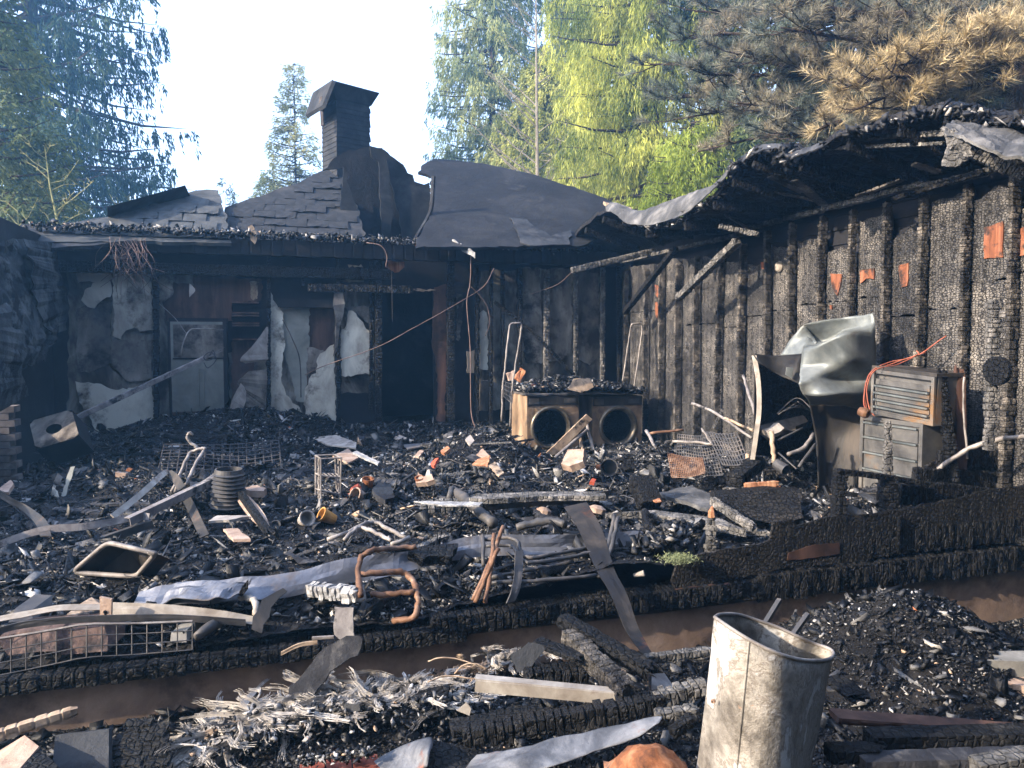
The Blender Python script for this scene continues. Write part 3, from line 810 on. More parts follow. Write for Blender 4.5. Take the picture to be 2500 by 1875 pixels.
low = thing('low_front_wall', 'remains of the burnt plywood front wall standing on the foundation at right', 'wall', H(3.2, 0.02, 0.2))
mb = MB(); wslab(mb, [(1640, 1420), (1655, 1375), (1690, 1360), (1720, 1350), (1790, 1340), (1850, 1330), (1880, 1320), (1888, 1275), (1935, 1268), (1945, 1285), (2020, 1262), (2052, 1258), (2054, 1350), (2050, 1378), (1910, 1388), (1870, 1400), (1760, 1415), (1690, 1440), (1650, 1440)], -0.03, 0.02, 0.008, 0.05)
obj('plywood_sheet', mb, 'char_low', low, label='cracked charred plywood sheet left of the panel seam')
mb = MB(); wslab(mb, [(2056, 1258), (2150, 1252), (2240, 1240), (2250, 1232), (2290, 1228), (2400, 1200), (2520, 1180), (2520, 1310), (2380, 1330), (2200, 1345), (2130, 1365), (2056, 1376)], -0.03, 0.02, 0.008, 0.05)
obj('plywood_sheet', mb, 'char_low', low, label='cracked charred plywood sheet right of the panel seam')
mb = MB(); wslab(mb, [(1925, 1350), (1990, 1330), (2050, 1325), (2050, 1352), (1990, 1362), (1922, 1368)], -0.036, 0.004, 0.004, 0.05)
obj('unburnt_strip', mb, 'board_brown', low, label='reddish unburnt strip low on the plywood')
mb = MB(); wslab(mb, [(1650, 1440), (1700, 1432), (1800, 1425), (1900, 1412), (2140, 1378), (2140, 1386), (1980, 1408), (1900, 1425), (1800, 1436), (1700, 1446)], -0.05, 0.02, 0.005, 0.06)
obj('bottom_strip', mb, 'board_brown', low)
for a_, b_ in (((1700, 1360), (1704, 1398)), ((2195, 1260), (2192, 1340))):
    fstud('crack_batten', low, W(*a_, -0.045), W(*b_, -0.045), 0.015, 0.02, 'char')
# charred wall at far right, sloping up
hi = thing('collapsed_siding', 'heap of black scaled siding boards rising at the right edge behind the front wall', 'siding', H(4.2, 0.3, 0.3))
rows_ = [((2195, 1205), (2520, 1235)), ((2230, 1165), (2520, 1180)), ((2290, 1120), (2520, 1120)), ((2330, 1090), (2520, 1075))]
for i, (a_, b_) in enumerate(rows_):
    fstud('siding_board', hi, W(*a_, 0.12 + 0.07 * i), W(*b_, 0.12 + 0.07 * i), 0.05, 0.16, 'char_stripe', block=0.04, depth=0.2)
mb = MB(); wslab(mb, [(2240, 1240), (2230, 1170), (2300, 1110), (2400, 1080), (2520, 1060), (2520, 1240)], 0.30, 0.03, 0.01, 0.05)
obj('backing_sheet', mb, 'char_low', hi)

def one_beam(name, label, a, b, wd, hg, m='char', cat='beam', group=None, **k):
    mb = MB(); char_beam(mb, a, b, wd, hg, **k)
    o = obj(name, mb, m)
    return tagit(o, label, cat, group)
one_beam('burnt_post', 'short burnt corner post at the left end of the black rail', W(2045, 1275, 0.02), W(2050, 1155, 0.02), 0.085, 0.10, 'char', 'post', block=0.05)
one_beam('burnt_post', 'thick black post in front of the lower metal cabinet', W(2172, 1262, 0.05), W(2168, 1165, 0.05), 0.13, 0.10, 'char', 'post', block=0.05, depth=0.3)
one_beam('burnt_stud', 'slim upright charred stud standing before the lower cabinet doors', W(2168, 1165, 0.06), W(2168, 1030, 0.06), 0.055, 0.05, 'char_ash', 'stud', block=0.05, depth=0.25, taper=(1.25, .8))
one_beam('burnt_rail', 'black horizontal rail joining the two burnt posts at right', W(2040, 1150, 0.03), W(2300, 1186, 0.03), 0.05, 0.045, 'char', 'rail', block=0.05, depth=0.3, wob=.006)
one_beam('burnt_rail', 'thin black timber running on right from the burnt rail to the frame edge', W(2290, 1184, 0.035), W(2510, 1210, 0.035), 0.06, 0.05, 'char', 'rail', block=0.05, depth=0.3)
one_beam('charred_stump', 'stack-like charred stump with an orange unburnt tip', W(1732, 1372, 0.15), W(1738, 1258, 0.15), 0.075, 0.075, 'char_ash', 'stump', block=0.032, depth=0.45, taper=(1.2, .75))
mb = MB(); tube(mb, [W(1738, 1262, .14), W(1737, 1248, .14), W(1739, 1236, .14)], [0.026, 0.022, 0.006], 6)
o = obj('orange_splinter', mb, 'wood_raw'); tagit(o, 'orange unburnt splinter sticking out of the charred stump', 'splinter')
one_beam('burnt_stud', 'tall scaled stud standing right of the metal cabinets', S(2330, 1190, 3.55), S(2296, 905, 3.55), 0.07, 0.09, 'char', 'stud', block=0.04, depth=0.3)
one_beam('burnt_stud', 'peeling charred stud at right with pale scaled top', S(2415, 1100, 3.5), S(2430, 735, 3.5), 0.10, 0.09, 'char_ash', 'stud', block=0.04, depth=0.4, taper=(.7, 1.0))
mb = MB(); lathe(mb, S(2435, 905, 3.45), NU, [(-.02, 0.001), (-.02, .10), (.02, .10), (.02, .001)], 16)
o = obj('burnt_disc', mb, 'char'); tagit(o, 'round black burnt disc stuck on the peeling stud at right', 'disc')

# ================================================================== right wall
rw = thing('right_wall', 'long burnt stud wall with cracked black sheathing along the right side', 'wall', H(4.04, 3.6, FLOOR))
PL = 3.06
stud_px = [1527, 1575, 1613, 1654, 1701, 1753, 1807, 1871, 1929, 2000, 2074, 2155, 2246, 2348, 2463]
stud_t = [inv(S(p, 800, 4.0))[1] for p in stud_px] + [-0.25, -0.65]
tops = [2.85, 2.8, 2.85, 2.8, 2.85, 2.9, 2.9, 2.98, 3.0, 3.0, 3.0, 3.0, 3.0, 3.0, 3.0, 3.0, 3.0]
for i, t_ in enumerate(stud_t):
    d_ = 0.042 if i < 6 else 0.055
    fstud('stud', rw, H(4.01, t_, FLOOR), H(4.01 + R(-.01, .01), t_ + R(-.015, .015), tops[i]), 0.10, d_, 'char_fine', up=NV, block=R(.03, .055), depth=R(.3, .48), rag=0.6, wob=.006, taper=(R(.9, 1.15), R(.8, 1.1)))
fstud('bottom_plate', rw, H(4.02, 7.1, FLOOR + .04), H(4.02, -0.9, FLOOR + .04), 0.12, 0.07, 'char')
# top plate in burnt lengths
def plate_seg(p0, p1, lift=0.0, m='char_ash', w_=0.10, h_=0.055):
    t0, t1 = inv(S(p0, 600, 4.0))[1], inv(S(p1, 600, 4.0))[1]
    fstud('top_plate', rw, H(3.99, t0, PL + lift), H(3.99, t1, PL + lift + R(-.01, .01)), w_, h_, m, block=0.04, depth=0.3, rag=0.5)
for p0, p1, l_ in ((1510, 1700, -.06), (1700, 1835, -.05), (1835, 1905, 0), (1920, 2005, 0.01), (2012, 2130, 0.02), (2130, 2260, .02), (2255, 2400, .0), (2400, 2560, .01)):
    plate_seg(p0, p1, l_, 'char_ash' if p0 > 1500 else 'char')
plate_seg(2100, 2500, .12, 'char', .08, .05)
# sheathing panels between studs and lap siding behind
ts = sorted(stud_t + [7.12], reverse=True)
for i in range(len(ts) - 1):
    t1, t0 = ts[i], ts[i + 1]
    top = PL - R(0.10, 0.42) if i > 5 else PL - R(0.03, 0.2)
    mid = R(1.9, 2.3)
    pts = [H(4.08, t1 - .004, FLOOR), H(4.08, t1 - .004, mid), H(4.08, t0 + .004, mid), H(4.08, t0 + .004, FLOOR)]
    mb = MB(); slab(mb, inplane(pts, NU, 0.004, 0.12), NU * 0.015)
    obj('sheathing_panel', mb, 'char_panel', rw)
    pts = [H(4.075, t1 - .004, mid + .01), H(4.075, t1 - .004, top), H(4.075, (t0 + t1) / 2, top - R(-.1, .12)), H(4.075, t0 + .004, top - R(-.06, .1)), H(4.075, t0 + .004, mid + .01)]
    mb = MB(); slab(mb, inplane(pts, NU, 0.016, 0.05), NU * 0.015)
    obj('sheathing_panel', mb, 'char_panel', rw)
for k in range(20):
    z0 = FLOOR + k * 0.148
    mb = MB()
    tilt = 0.02
    a, b = H(4.14, 7.3, z0), H(4.14, -1.0, z0)
    vs = [a, b, b + Vector((0, 0, .155)) - NU * 0, a + Vector((0, 0, .155)), a + NU * .03, b + NU * .03, b + NU * .02 + Vector((0, 0, .15)), a + NU * .02 + Vector((0, 0, .15))]
    vs[2] = vs[2] + NU * tilt; vs[3] = vs[3] + NU * tilt; vs[6] = vs[6] + NU * tilt; vs[7] = vs[7] + NU * tilt
    mb.add(vs, [(0, 1, 2, 3), (4, 7, 6, 5), (0, 4, 5, 1), (3, 2, 6, 7), (0, 3, 7, 4), (1, 5, 6, 2)])
    obj('siding_board', mb, 'soot', rw)
# unburnt orange patches on the sheathing
for pts in ([(2027, 668), (2056, 670), (2050, 700), (2044, 722), (2036, 712), (2030, 695)], [(2098, 660), (2134, 655), (2134, 682), (2115, 680), (2100, 692)],
            [(2193, 648), (2217, 642), (2217, 680), (2214, 698), (2200, 702), (2197, 680)], [(1598, 695), (1609, 698), (1608, 728), (1600, 720)],
            [(1598, 735), (1608, 740), (1606, 780), (1600, 770)], [(2402, 555), (2448, 540), (2448, 628), (2402, 632)], [(2486, 560), (2510, 550), (2510, 620), (2490, 625)],
            [(1857, 640), (1868, 640), (1866, 658), (1858, 655)], [(2025, 745), (2030, 745), (2030, 756), (2026, 754)]):
    mb = MB(); sslab(mb, pts, 4.062, 0.012, 0.006, 0.04)
    obj('unburnt_patch', mb, 'wood_patch', rw)
mb = MB(); lathe(mb, S(1901, 651, 4.05), NU, [(-.02, .001), (-.02, .045), (.0, .062), (.02, .062)], 18)
o = obj('vent_cap', mb, 'rail_white'); tagit(o, 'small round pale vent cap high on the burnt right wall', 'vent cap')
# leaning burnt timbers in the corner
one_beam('leaning_timber', 'black burnt timber leaning up the right wall left of the pale-ended one', S(1526, 762, 3.6), S(1650, 606, 3.6), 0.09, 0.07, 'char', 'timber', block=0.06)
one_beam('leaning_timber', 'burnt timber with a pale scaled lower end leaning on the right wall', S(1655, 728, 3.5), S(1800, 590, 3.5), 0.10, 0.09, 'char_ash', 'timber', block=0.05, depth=0.3)
one_beam('fallen_rafter', 'pale grey burnt rafter lying under the roof beside the corner', W(1396, 660, 5.9), W(1600, 612, 5.9), 0.10, 0.09, 'char_ash', 'rafter', block=0.05)
one_beam('twisted_branch', 'twisted charred lath slanting down behind the dryers from left', W(1208, 735, 6.7), W(1405, 912, 6.5), 0.07, 0.06, 'char', 'lath', block=0.03, depth=0.5, wob=0.03)

# ================================================================== back wall
BT = 7.12
bw = thing('back_wall', 'burnt back wall with torn drywall, doorway and exposed studs', 'wall', H(-0.5, BT, FLOOR))
def wbox(mb, x0, x1, y0, y1, t, th):
    a = W(x0, y1, t); b = W(x1, y1, t)
    z1a = W(x0, y0, t).z
    s0, s1 = inv(a)[0], inv(b)[0]
    hbox(mb, s0, s1, t, t + th, min(a.z, b.z), z1a)
# backing, left of and right of the doorway
s_l, s_a, s_b = -4.35, inv(W(932, 800, BT))[0], inv(W(1062, 800, BT))[0]
dz = W(932, 700, BT).z
mb = MB(); hbox(mb, s_l, s_a, BT + .14, BT + .17, 0.0, 3.1)
obj('backing_board', mb, 'soot', bw)
mb = MB(); hbox(mb, s_b, 4.2, BT + .14, BT + .17, 0.0, 3.1)
obj('backing_board', mb, 'soot', bw)
mb = MB(); hbox(mb, s_a, s_b, BT + .14, BT + .17, dz, 3.1)
obj('door_header_board', mb, 'soot', bw)
room = thing('rear_room', 'black burnt-out room seen through the doorway', 'room', H(0, 8.4, 0))
mb = MB(); hbox(mb, -2.5, 2.2, 9.6, 9.66, 0, 3.2); obj('far_wall', mb, 'soot', room)
mb = MB(); hbox(mb, -2.5, -2.44, BT + .2, 9.6, 0, 3.2); obj('side_wall', mb, 'soot', room)
mb = MB(); hbox(mb, 2.14, 2.2, BT + .2, 9.6, 0, 3.2); obj('side_wall', mb, 'soot', room)
mb = MB(); hbox(mb, -2.5, 2.2, BT + .2, 9.66, 3.2, 3.25); obj('ceiling', mb, 'soot', room)
mb = MB(); hbox(mb, -2.5, 2.2, BT + .1, 9.66, 0.1, 0.35); obj('room_floor', mb, 'debris_ground', room)
# studs: centre x, top y, bottom y, width, t offset, material
for x_, y0, y1, wd, dt, m_ in ((382, 650, 1115, .075, 0, 'soot'), (656, 622, 1060, .055, -.03, 'char'), (826, 630, 1000, .06, -.02, 'char'), (924, 640, 1080, .11, -.04, 'char'),
                               (1100, 640, 1080, .125, -.04, 'char'), (1165, 650, 1050, .06, 0, 'char'), (1198, 650, 1050, .06, 0, 'char'), (1228, 660, 1040, .06, .02, 'char'),
                               (1268, 655, 1000, .07, 0, 'char'), (1333, 660, 960, .09, -.02, 'char_ash'), (1404, 650, 930, .07, 0, 'char_ash'), (1470, 640, 930, .07, 0, 'char_ash'),
                               (1511, 640, 940, .06, -.02, 'char'), (740, 640, 700, .05, 0, 'soot'), (1040, 560, 620, .05, 0, 'soot'), (905, 640, 1000, .06, .02, 'char')):
    t_ = BT + dt
    fstud('stud', bw, W(x_, y1, t_), W(x_ + R(-2, 2), y0, t_), wd, .09, m_, up=NV, block=0.05, depth=0.28)
fstud('header', bw, H(-4.2, 6.98, 3.04), H(4.0, 6.98, 3.04), 0.16, 0.24, 'soot', block=0.15, depth=0.10)
fstud('header', bw, H(-4.2, 7.06, 2.72), H(0.3, 7.06, 2.72), 0.10, 0.16, 'char', block=0.10, depth=0.12)
fstud('header', bw, H(-.9, 7.02, 2.5), H(.6, 7.02, 2.5), 0.10, 0.12, 'char', block=0.08, depth=0.2)
# torn panels: (material, dt, outline)
Z5 = lambda L_: [(x / 2.592, 500 + y / 2.592) for x, y in L_]
Z6 = lambda L_: [(750 + x / 2.592, 500 + y / 2.592) for x, y in L_]
panels = [
 ('drywall', .06, Z5([(480, 415), (700, 415), (700, 590), (650, 590), (600, 650), (560, 655), (510, 600), (530, 540), (612, 490), (560, 480), (490, 490)]), 'cream drywall remnant with a curled lower edge'),
 ('drywall', .06, Z5([(712, 415), (950, 430), (970, 800), (925, 790), (890, 805), (850, 770), (790, 800), (760, 850), (720, 830)]), 'cream scorched drywall remnant'),
 ('drywall_dirty', .08, Z5([(705, 850), (970, 860), (960, 1100), (830, 1120), (760, 1080), (700, 1000)]), None),
 ('drywall', .04, Z5([(478, 1120), (640, 1130), (700, 1170), (960, 1150), (985, 1380), (975, 1560), (880, 1600), (760, 1622), (660, 1600), (620, 1480), (560, 1330), (500, 1250)]), None),
 ('drywall_dirty', .09, Z5([(480, 660), (700, 600), (700, 1000), (570, 1060), (490, 1060)]), None),
 ('drywall_dirty', .05, Z5([(985, 430), (1100, 435), (1220, 445), (1222, 510), (1100, 490), (1085, 590), (1010, 615), (985, 560)]), None),
 ('board_brown', .10, Z5([(1000, 440), (1470, 450), (1470, 740), (1050, 730)]), 'brown scorched board above the pale door'),
 ('board_brown', .10, Z5([(1468, 460), (1660, 470), (1650, 610), (1468, 610)]), None),
 ('board_brown', .09, Z5([(1468, 858), (1645, 858), (1610, 1000), (1560, 1200), (1468, 1320)]), 'red-brown board right of the pale door'),
 ('wood_pale', .08, Z5([(1582, 485), (1632, 485), (1628, 590), (1605, 605), (1588, 590)]), None),
 ('door_pale', .06, Z5([(1790, 645), (1960, 650), (1955, 900), (1930, 1250), (1880, 1250), (1790, 900)]), 'pale greenish panel behind the peeled drywall'),
 ('board_brown', .10, Z5([(1955, 650), (2112, 655), (2112, 950), (2020, 1060), (1935, 1250)]), None),
 ('drywall', .02, Z5([(1712, 540), (1730, 600), (1790, 690), (1800, 880), (1780, 1100), (1800, 1180), (1850, 1250), (1905, 1290), (1912, 1440), (1850, 1480), (1760, 1450), (1710, 1400)]), 'cracked cream drywall sheet'),
 ('drywall', .03, Z5([(2110, 880), (2130, 1380), (1930, 1380), (1925, 1200), (1960, 1100), (2000, 1060), (2015, 960), (2060, 920)]), None),
 ('drywall', .0, Z6([(205, 830), (245, 760), (262, 668), (290, 665), (335, 720), (365, 765), (415, 830), (422, 1072), (375, 1070), (300, 1080), (218, 1088)]), 'pale torn drywall remnant left of the doorway'),
 ('drywall_dirty', .05, Z6([(0, 900), (100, 920), (185, 1000), (180, 1370), (60, 1380), (0, 1370)]), None),
 ('drywall_dirty', .04, Z6([(220, 640), (400, 640), (400, 760), (330, 700), (260, 660)]), None),
 ('board_brown', .05, Z6([(800, 520), (880, 500), (885, 900), (870, 1370), (825, 1370), (820, 1000), (790, 860)]), 'brown scorched door jamb'),
 ('drywall_dirty', .08, Z6([(1368, 395), (1470, 400), (1480, 640), (1500, 1000), (1380, 1000), (1362, 640)]), None),
 ('drywall_dirty', .08, Z6([(1535, 410), (1620, 400), (1660, 520), (1680, 700), (1670, 930), (1600, 990), (1540, 990), (1530, 600)]), None),
 ('drywall_dirty', .08, Z6([(1702, 420), (1845, 430), (1850, 960), (1790, 1010), (1720, 980), (1690, 700)]), None),
 ('drywall', .06, Z6([(1092, 690), (1120, 670), (1142, 700), (1140, 1045), (1092, 1040)]), None),
 ('drywall_dirty', .08, Z6([(945, 560), (990, 560), (985, 720), (960, 860), (945, 850)]), None),
 ('drywall_dirty', .08, Z6([(1090, 1110), (1150, 1110), (1145, 1300), (1090, 1300)]), None),
 ('drywall_dirty', .08, Z6([(1010, 930), (1060, 920), (1055, 1060), (1015, 1060)]), None),
 ('wood_pale', -.02, Z6([(480, 528), (815, 535), (790, 548), (480, 542)]), 'pale strip under the doorway header'),
 ('wood_pale', -.03, Z6([(255, 380), (345, 382), (350, 395), (258, 392)]), None),
 ('drywall_dirty', .0, Z6([(205, 475), (360, 472), (355, 490), (270, 488), (215, 486)]), None),
 ('wood_raw', -.05, Z6([(505, 350), (612, 362), (610, 400), (560, 430), (515, 410)]), None),
 ('paper', -.05, Z5([(700, 320), (860, 322), (845, 338), (705, 340)]), None),
]
for x0_, x1_, y0_, y1_ in ((166, 378, 660, 1120), (388, 415, 690, 1060), (560, 652, 860, 1070), (662, 822, 750, 1060), (832, 918, 700, 960), (1172, 1262, 660, 1000), (1274, 1466, 655, 960)):
    mb = MB(); wslab(mb, [(x0_, y0_), (x1_, y0_), (x1_, y1_), (x0_, y1_)], BT + .115, .014, .02, .08); obj('wall_panel', mb, 'sooty_plaster', bw)
for m_, dt, out, lab in panels:
    mb = MB(); wslab(mb, out, BT + dt, 0.022, 0.016, 0.045)
    obj('wall_panel', mb, m_, bw, label=lab)
# shelf niches right of the pale door
for y0, y1 in ((612, 688), (696, 752), (758, 856)):
    mb = MB()
    a0, a1 = Z5([(1470, y0), (1640, y1)])
    s0, s1 = inv(W(a0[0], 800, BT))[0], inv(W(a1[0], 800, BT))[0]
    z1, z0 = W(a0[0], a0[1], BT).z, W(a0[0], a1[1], BT).z
    hbox(mb, s0, s1, BT - .05, BT + .12, z1 - .02, z1)
    hbox(mb, s0, s1, BT - .05, BT + .12, z0, z0 + .02)
    obj('shelf', mb, 'board_brown', bw)
# pale door with black frame
door = thing('pale_door', 'pale grey-green door with a black frame leaning against the brown boards', 'door', W(480, 1010, BT - .06))
for (x0, x1, y0, y1, th, m_, nm) in ((421, 548, 785, 1006, .04, 'door_pale', 'door_leaf'), (412, 556, 776, 785, .08, 'soot', 'frame'), (548, 558, 785, 1012, .08, 'soot', 'frame'), (414, 421, 785, 1012, .08, 'soot', 'frame'), (421, 548, 1006, 1014, .08, 'board_brown', 'frame')):
    mb = MB(); wbox(mb, x0, x1, y0, y1, BT - .06, th); obj(nm, mb, m_, door)
mb = MB(); wbox(mb, 422, 547, 874, 876, BT - .07, .01); obj('seam_strip', mb, 'soot', door)
mb = MB(); wbox(mb, 424, 546, 792, 872, BT - .066, .004); obj('scorched_pane', mb, 'drywall_dirty', door)
mb = MB(); tube(mb, round_corners([W(486, 900, BT - .075), W(486, 995, BT - .075), W(499, 995, BT - .075), W(499, 900, BT - .075), W(486, 900, BT - .075)], .03), .006, 6); obj('pressed_rib', mb, 'door_pale', door)
# black lintel of the second opening
mb = MB(); wbox(mb, 683, 814, 730, 750, BT - .05, .1); o = obj('lintel', mb, 'soot', bw)
# torn paper flaps hanging off the stud
def flap(label, rows, m='paper', amp=.03, seed=1.0, name='torn_paper', cat='paper', solid=.004, sub=4):
    v, f = gridsheet(rows, sub, amp, 6.0, seed)
    o = obj(name, None, m, verts=v, faces=f, smooth=False, solid=solid)
    return tagit(o, label, cat)
TW = lambda x, y, dt: W(x, y, BT + dt)
flap('triangular grey paper flap peeling left from the thin black stud', [[TW(652, 797, -.08), TW(656, 797, -.07)], [TW(622, 838, -.14), TW(656, 830, -.06)], [TW(588, 876, -.2), TW(655, 872, -.06)], [TW(600, 886, -.15), TW(655, 878, -.05)]])
flap('crumpled pale paper flap below the triangular one beside the door', [[TW(610, 905, -.1), TW(654, 900, -.05)], [TW(582, 932, -.16), TW(654, 940, -.05)], [TW(590, 952, -.12), TW(650, 990, -.05)], [TW(600, 1000, -.1), TW(650, 1030, -.05)], [TW(610, 1045, -.08), TW(654, 1058, -.05)]], 'drywall_dirty', .05, 3.0)
flap('white twisted paper tail reaching the rubble beside the pale door', [[TW(588, 935, -.18), TW(603, 950, -.12)], [TW(572, 968, -.22), TW(600, 985, -.14)], [TW(560, 1000, -.25), TW(582, 1010, -.16)], [TW(545, 1020, -.28), TW(572, 1018, -.2)]], 'paper', .04, 5.0)
flap('small orange-lit paper flap curling on the brown board above the door', [[TW(462, 692, 0), TW(466, 694, 0)], [TW(462, 706, -.03), TW(477, 708, -.06)], [TW(463, 726, -.05), TW(467, 722, -.05)]], 'paper', .01, 2)
flap('strip of scorched paper twisted round the stud left of the doorway', [[TW(818, 700, -.1), TW(832, 690, -.08)], [TW(815, 745, -.12), TW(842, 740, -.1)], [TW(820, 800, -.1), TW(832, 790, -.08)], [TW(814, 870, -.1), TW(822, 860, -.08)]], 'drywall_dirty', .04, 9)
# left wall and hanging sheets
lw = thing('left_wall', 'sooty left wall with blistered grey sheets hanging off it', 'wall', H(-4.15, 5.8, FLOOR))
mb = MB(); hbox(mb, -4.3, -4.22, 5.2, 7.34, 0.0, 3.1); obj('wall_board', mb, 'soot', lw)
mb = MB(); hbox(mb, -4.3, -4.22, 1.2, 5.2, 0.0, 0.9); obj('low_wall_board', mb, 'soot', lw)
def LS(x, y, s): return S(x, y, s)
for rows, m_ in (([[LS(-20, 590, -4.1), LS(60, 580, -4.1), LS(110, 600, -4.1)], [LS(-20, 720, -4.05), LS(70, 700, -4.0), LS(150, 700, -4.0)], [LS(-20, 850, -4.1), LS(70, 840, -3.95), LS(140, 800, -4.0)], [LS(20, 960, -4.1), LS(60, 900, -4.0), LS(110, 880, -4.0)]], 'hung_sheet'),
                 ([[LS(60, 580, -4.0), LS(140, 590, -4.05)], [LS(80, 650, -3.95), LS(150, 660, -4.0)], [LS(90, 740, -3.95), LS(165, 720, -4.0)], [LS(130, 820, -3.95), LS(165, 800, -4.0)]], 'hung_sheet'),
                 ([[LS(-20, 760, -3.8), LS(20, 740, -3.8)], [LS(-20, 850, -3.7), LS(50, 860, -3.7)], [LS(0, 1000, -3.8), LS(75, 960, -3.8)]], 'hung_sheet')):
    v, f = gridsheet(rows, 9, 0.10, 5.0, R(0, 9))
    obj('hanging_sheet', None, m_, lw, verts=v, faces=f, smooth=False, solid=.01)
bp = thing('brick_pier', 'sooty brick pier at the left edge of the frame', 'pier', G(5, 1190, .25))
q0 = G(5, 1190, .25); s0_, t0_ = inv(q0)
for k in range(12):
    for j in range(2):
        mb = MB(); hbox(mb, s0_ - .30 + j * .2 + (k % 2) * .05, s0_ - .11 + j * .2 + (k % 2) * .05 - .008 * j, t0_ + R(0, .01), t0_ + .2, .22 + k * .072, .22 + k * .072 + .064)
        obj('brick', mb, 'brick_soot', bp)

# ================================================================== back roof
KS = 0.6
def RPl(px, py, off=0.0):
    r = ray(px, py)
    nrm = Vector((0, 0, 1)) - NV * KS
    p0 = H(0, 7.0, 3.18 + off)
    return EYEV + r * ((p0 - EYEV).dot(nrm) / r.dot(nrm))
RN = (Vector((0, 0, 1)) - NV * KS).normalized()
br = thing('back_roof', 'burnt shingle roof of the rear wing sagging behind the eave', 'roof', H(0, 8.5, 3.2))
def rslab(pix, off, m_, name='roof_sheet', label=None, th=.05, amp=.03):
    pts = inplane([RPl(x, y, off) for x, y in pix], RN, amp, .12)
    mb = MB(); slab(mb, pts, -RN * th)
    return obj(name, mb, m_, br, label=label)
left_poly = [(100, 568), (255, 532), (330, 512), (455, 472), (500, 462), (532, 464), (545, 500), (566, 592), (300, 588), (90, 590)]
mid_poly = [(566, 592), (548, 505), (600, 488), (700, 455), (790, 415), (830, 408), (845, 440), (870, 500), (895, 596)]
rslab(left_poly, 0, 'shingle')
rslab([(-30, 575), (60, 548), (150, 548), (262, 530), (330, 590), (-30, 620)], -.03, 'soot_sheet')
rslab(mid_poly, -.12, 'shingle_dark')
rslab([(1025, 420), (1028, 402), (1060, 388), (1100, 390), (1180, 400), (1300, 425), (1400, 458), (1450, 475), (1550, 513), (1560, 530), (1420, 600), (1010, 604), (1035, 560), (1050, 520), (1054, 432), (1040, 424)], .25, 'roof_sheet', label='large dark bent roof sheet right of the chimney')
rslab([(1245, 530), (1290, 535), (1300, 552), (1345, 575), (1395, 560), (1390, 598), (1290, 600), (1270, 590)], .29, 'soot_sheet', th=.02)
rslab([(1540, 513), (1480, 497), (1470, 492), (1545, 508)], .35, 'wood_pale', name='barge_board')
# broken uprights round the chimney foot
for pix, t_, m_ in (([(790, 418), (815, 385), (850, 368), (905, 358), (910, 600), (870, 600), (850, 480), (838, 408)], 8.6, 'roof_sheet'),
                    ([(905, 358), (935, 362), (945, 380), (950, 450), (958, 520), (955, 600), (932, 600), (928, 480), (925, 395), (908, 380)], 8.5, 'shingle_dark'),
                    ([(935, 362), (960, 385), (978, 400), (990, 420), (1008, 430), (1015, 455), (1050, 448), (1048, 520), (1020, 580), (985, 600), (975, 520), (960, 470)], 8.7, 'shingle_dark'),
                    ([(840, 408), (858, 470), (885, 560), (905, 600), (855, 600), (830, 500)], 8.3, 'shingle_dark')):
    mb = MB(); wslab(mb, pix, t_, .05, .02, .09)
    obj('upright_sheet', mb, m_, br)
mb = MB(); wslab(mb, [(895, 372), (935, 366), (985, 402), (1005, 440), (1050, 455), (1048, 600), (890, 600)], 8.95, .04, .015, .09); obj('upright_sheet', mb, 'roof_sheet', br)
mb = MB(); tube(mb, smooth_path([W(1058, 432, 7.6), W(1054, 500, 7.5), W(1045, 530, 7.4), W(1022, 570, 7.2), W(1012, 588, 7.1)]), .035, 6); obj('bent_edge_strip', mb, 'soot_sheet', br)
# the dark slab standing off the left patch
mb = MB(); slab(mb, [RPl(262, 527, .02), RPl(262, 505, .28), RPl(452, 452, .28), RPl(463, 476, .02)], -RN * .05 + NV * .3); obj('tilted_slab', mb, 'shingle_dark', br)
# single shingles
def inpoly(x, y, poly):
    c = False; n = len(poly)
    for i in range(n):
        x0, y0 = poly[i]; x1, y1 = poly[(i + 1) % n]
        if (y0 > y) != (y1 > y) and x < (x1 - x0) * (y - y0) / (y1 - y0) + x0: c = not c
    return c
def proj(p):
    q = Vector(p) - EYEV
    yc = q.y * math.cos(PITCH) - q.z * math.sin(PITCH); zc = q.y * math.sin(PITCH) + q.z * math.cos(PITCH)
    return CX + FPX * q.x / yc, CY - FPX * zc / yc
shm = []
for k in range(6):
    mb = MB()
    nx = 4
    vs = []
    for j in range(3):
        for i in range(nx + 1):
            x_ = (i / nx - .5) * .302; y_ = j / 2 * .31
            lift = (.004 + R(-.002, .003)) * (1 - j / 2) + R(-.002, .002) + (R(0, .025) if k > 3 and j == 0 else 0)
            vs.append((x_, y_, lift + .006))
    n0 = len(vs); vs += [(a, b, c - .009) for a, b, c in vs]
    fs = [(j * (nx + 1) + i, j * (nx + 1) + i + 1, (j + 1) * (nx + 1) + i + 1, (j + 1) * (nx + 1) + i) for j in range(2) for i in range(nx)]
    fs += [(i + n0, i, i + 1, i + 1 + n0)[::-1] for i in range(nx)]
    mb.add(vs, fs)
    shm.append([new_mesh('shingle', mb.v, mb.f, 'shingle'), new_mesh('shingle', mb.v, mb.f, 'shingle_dark')])
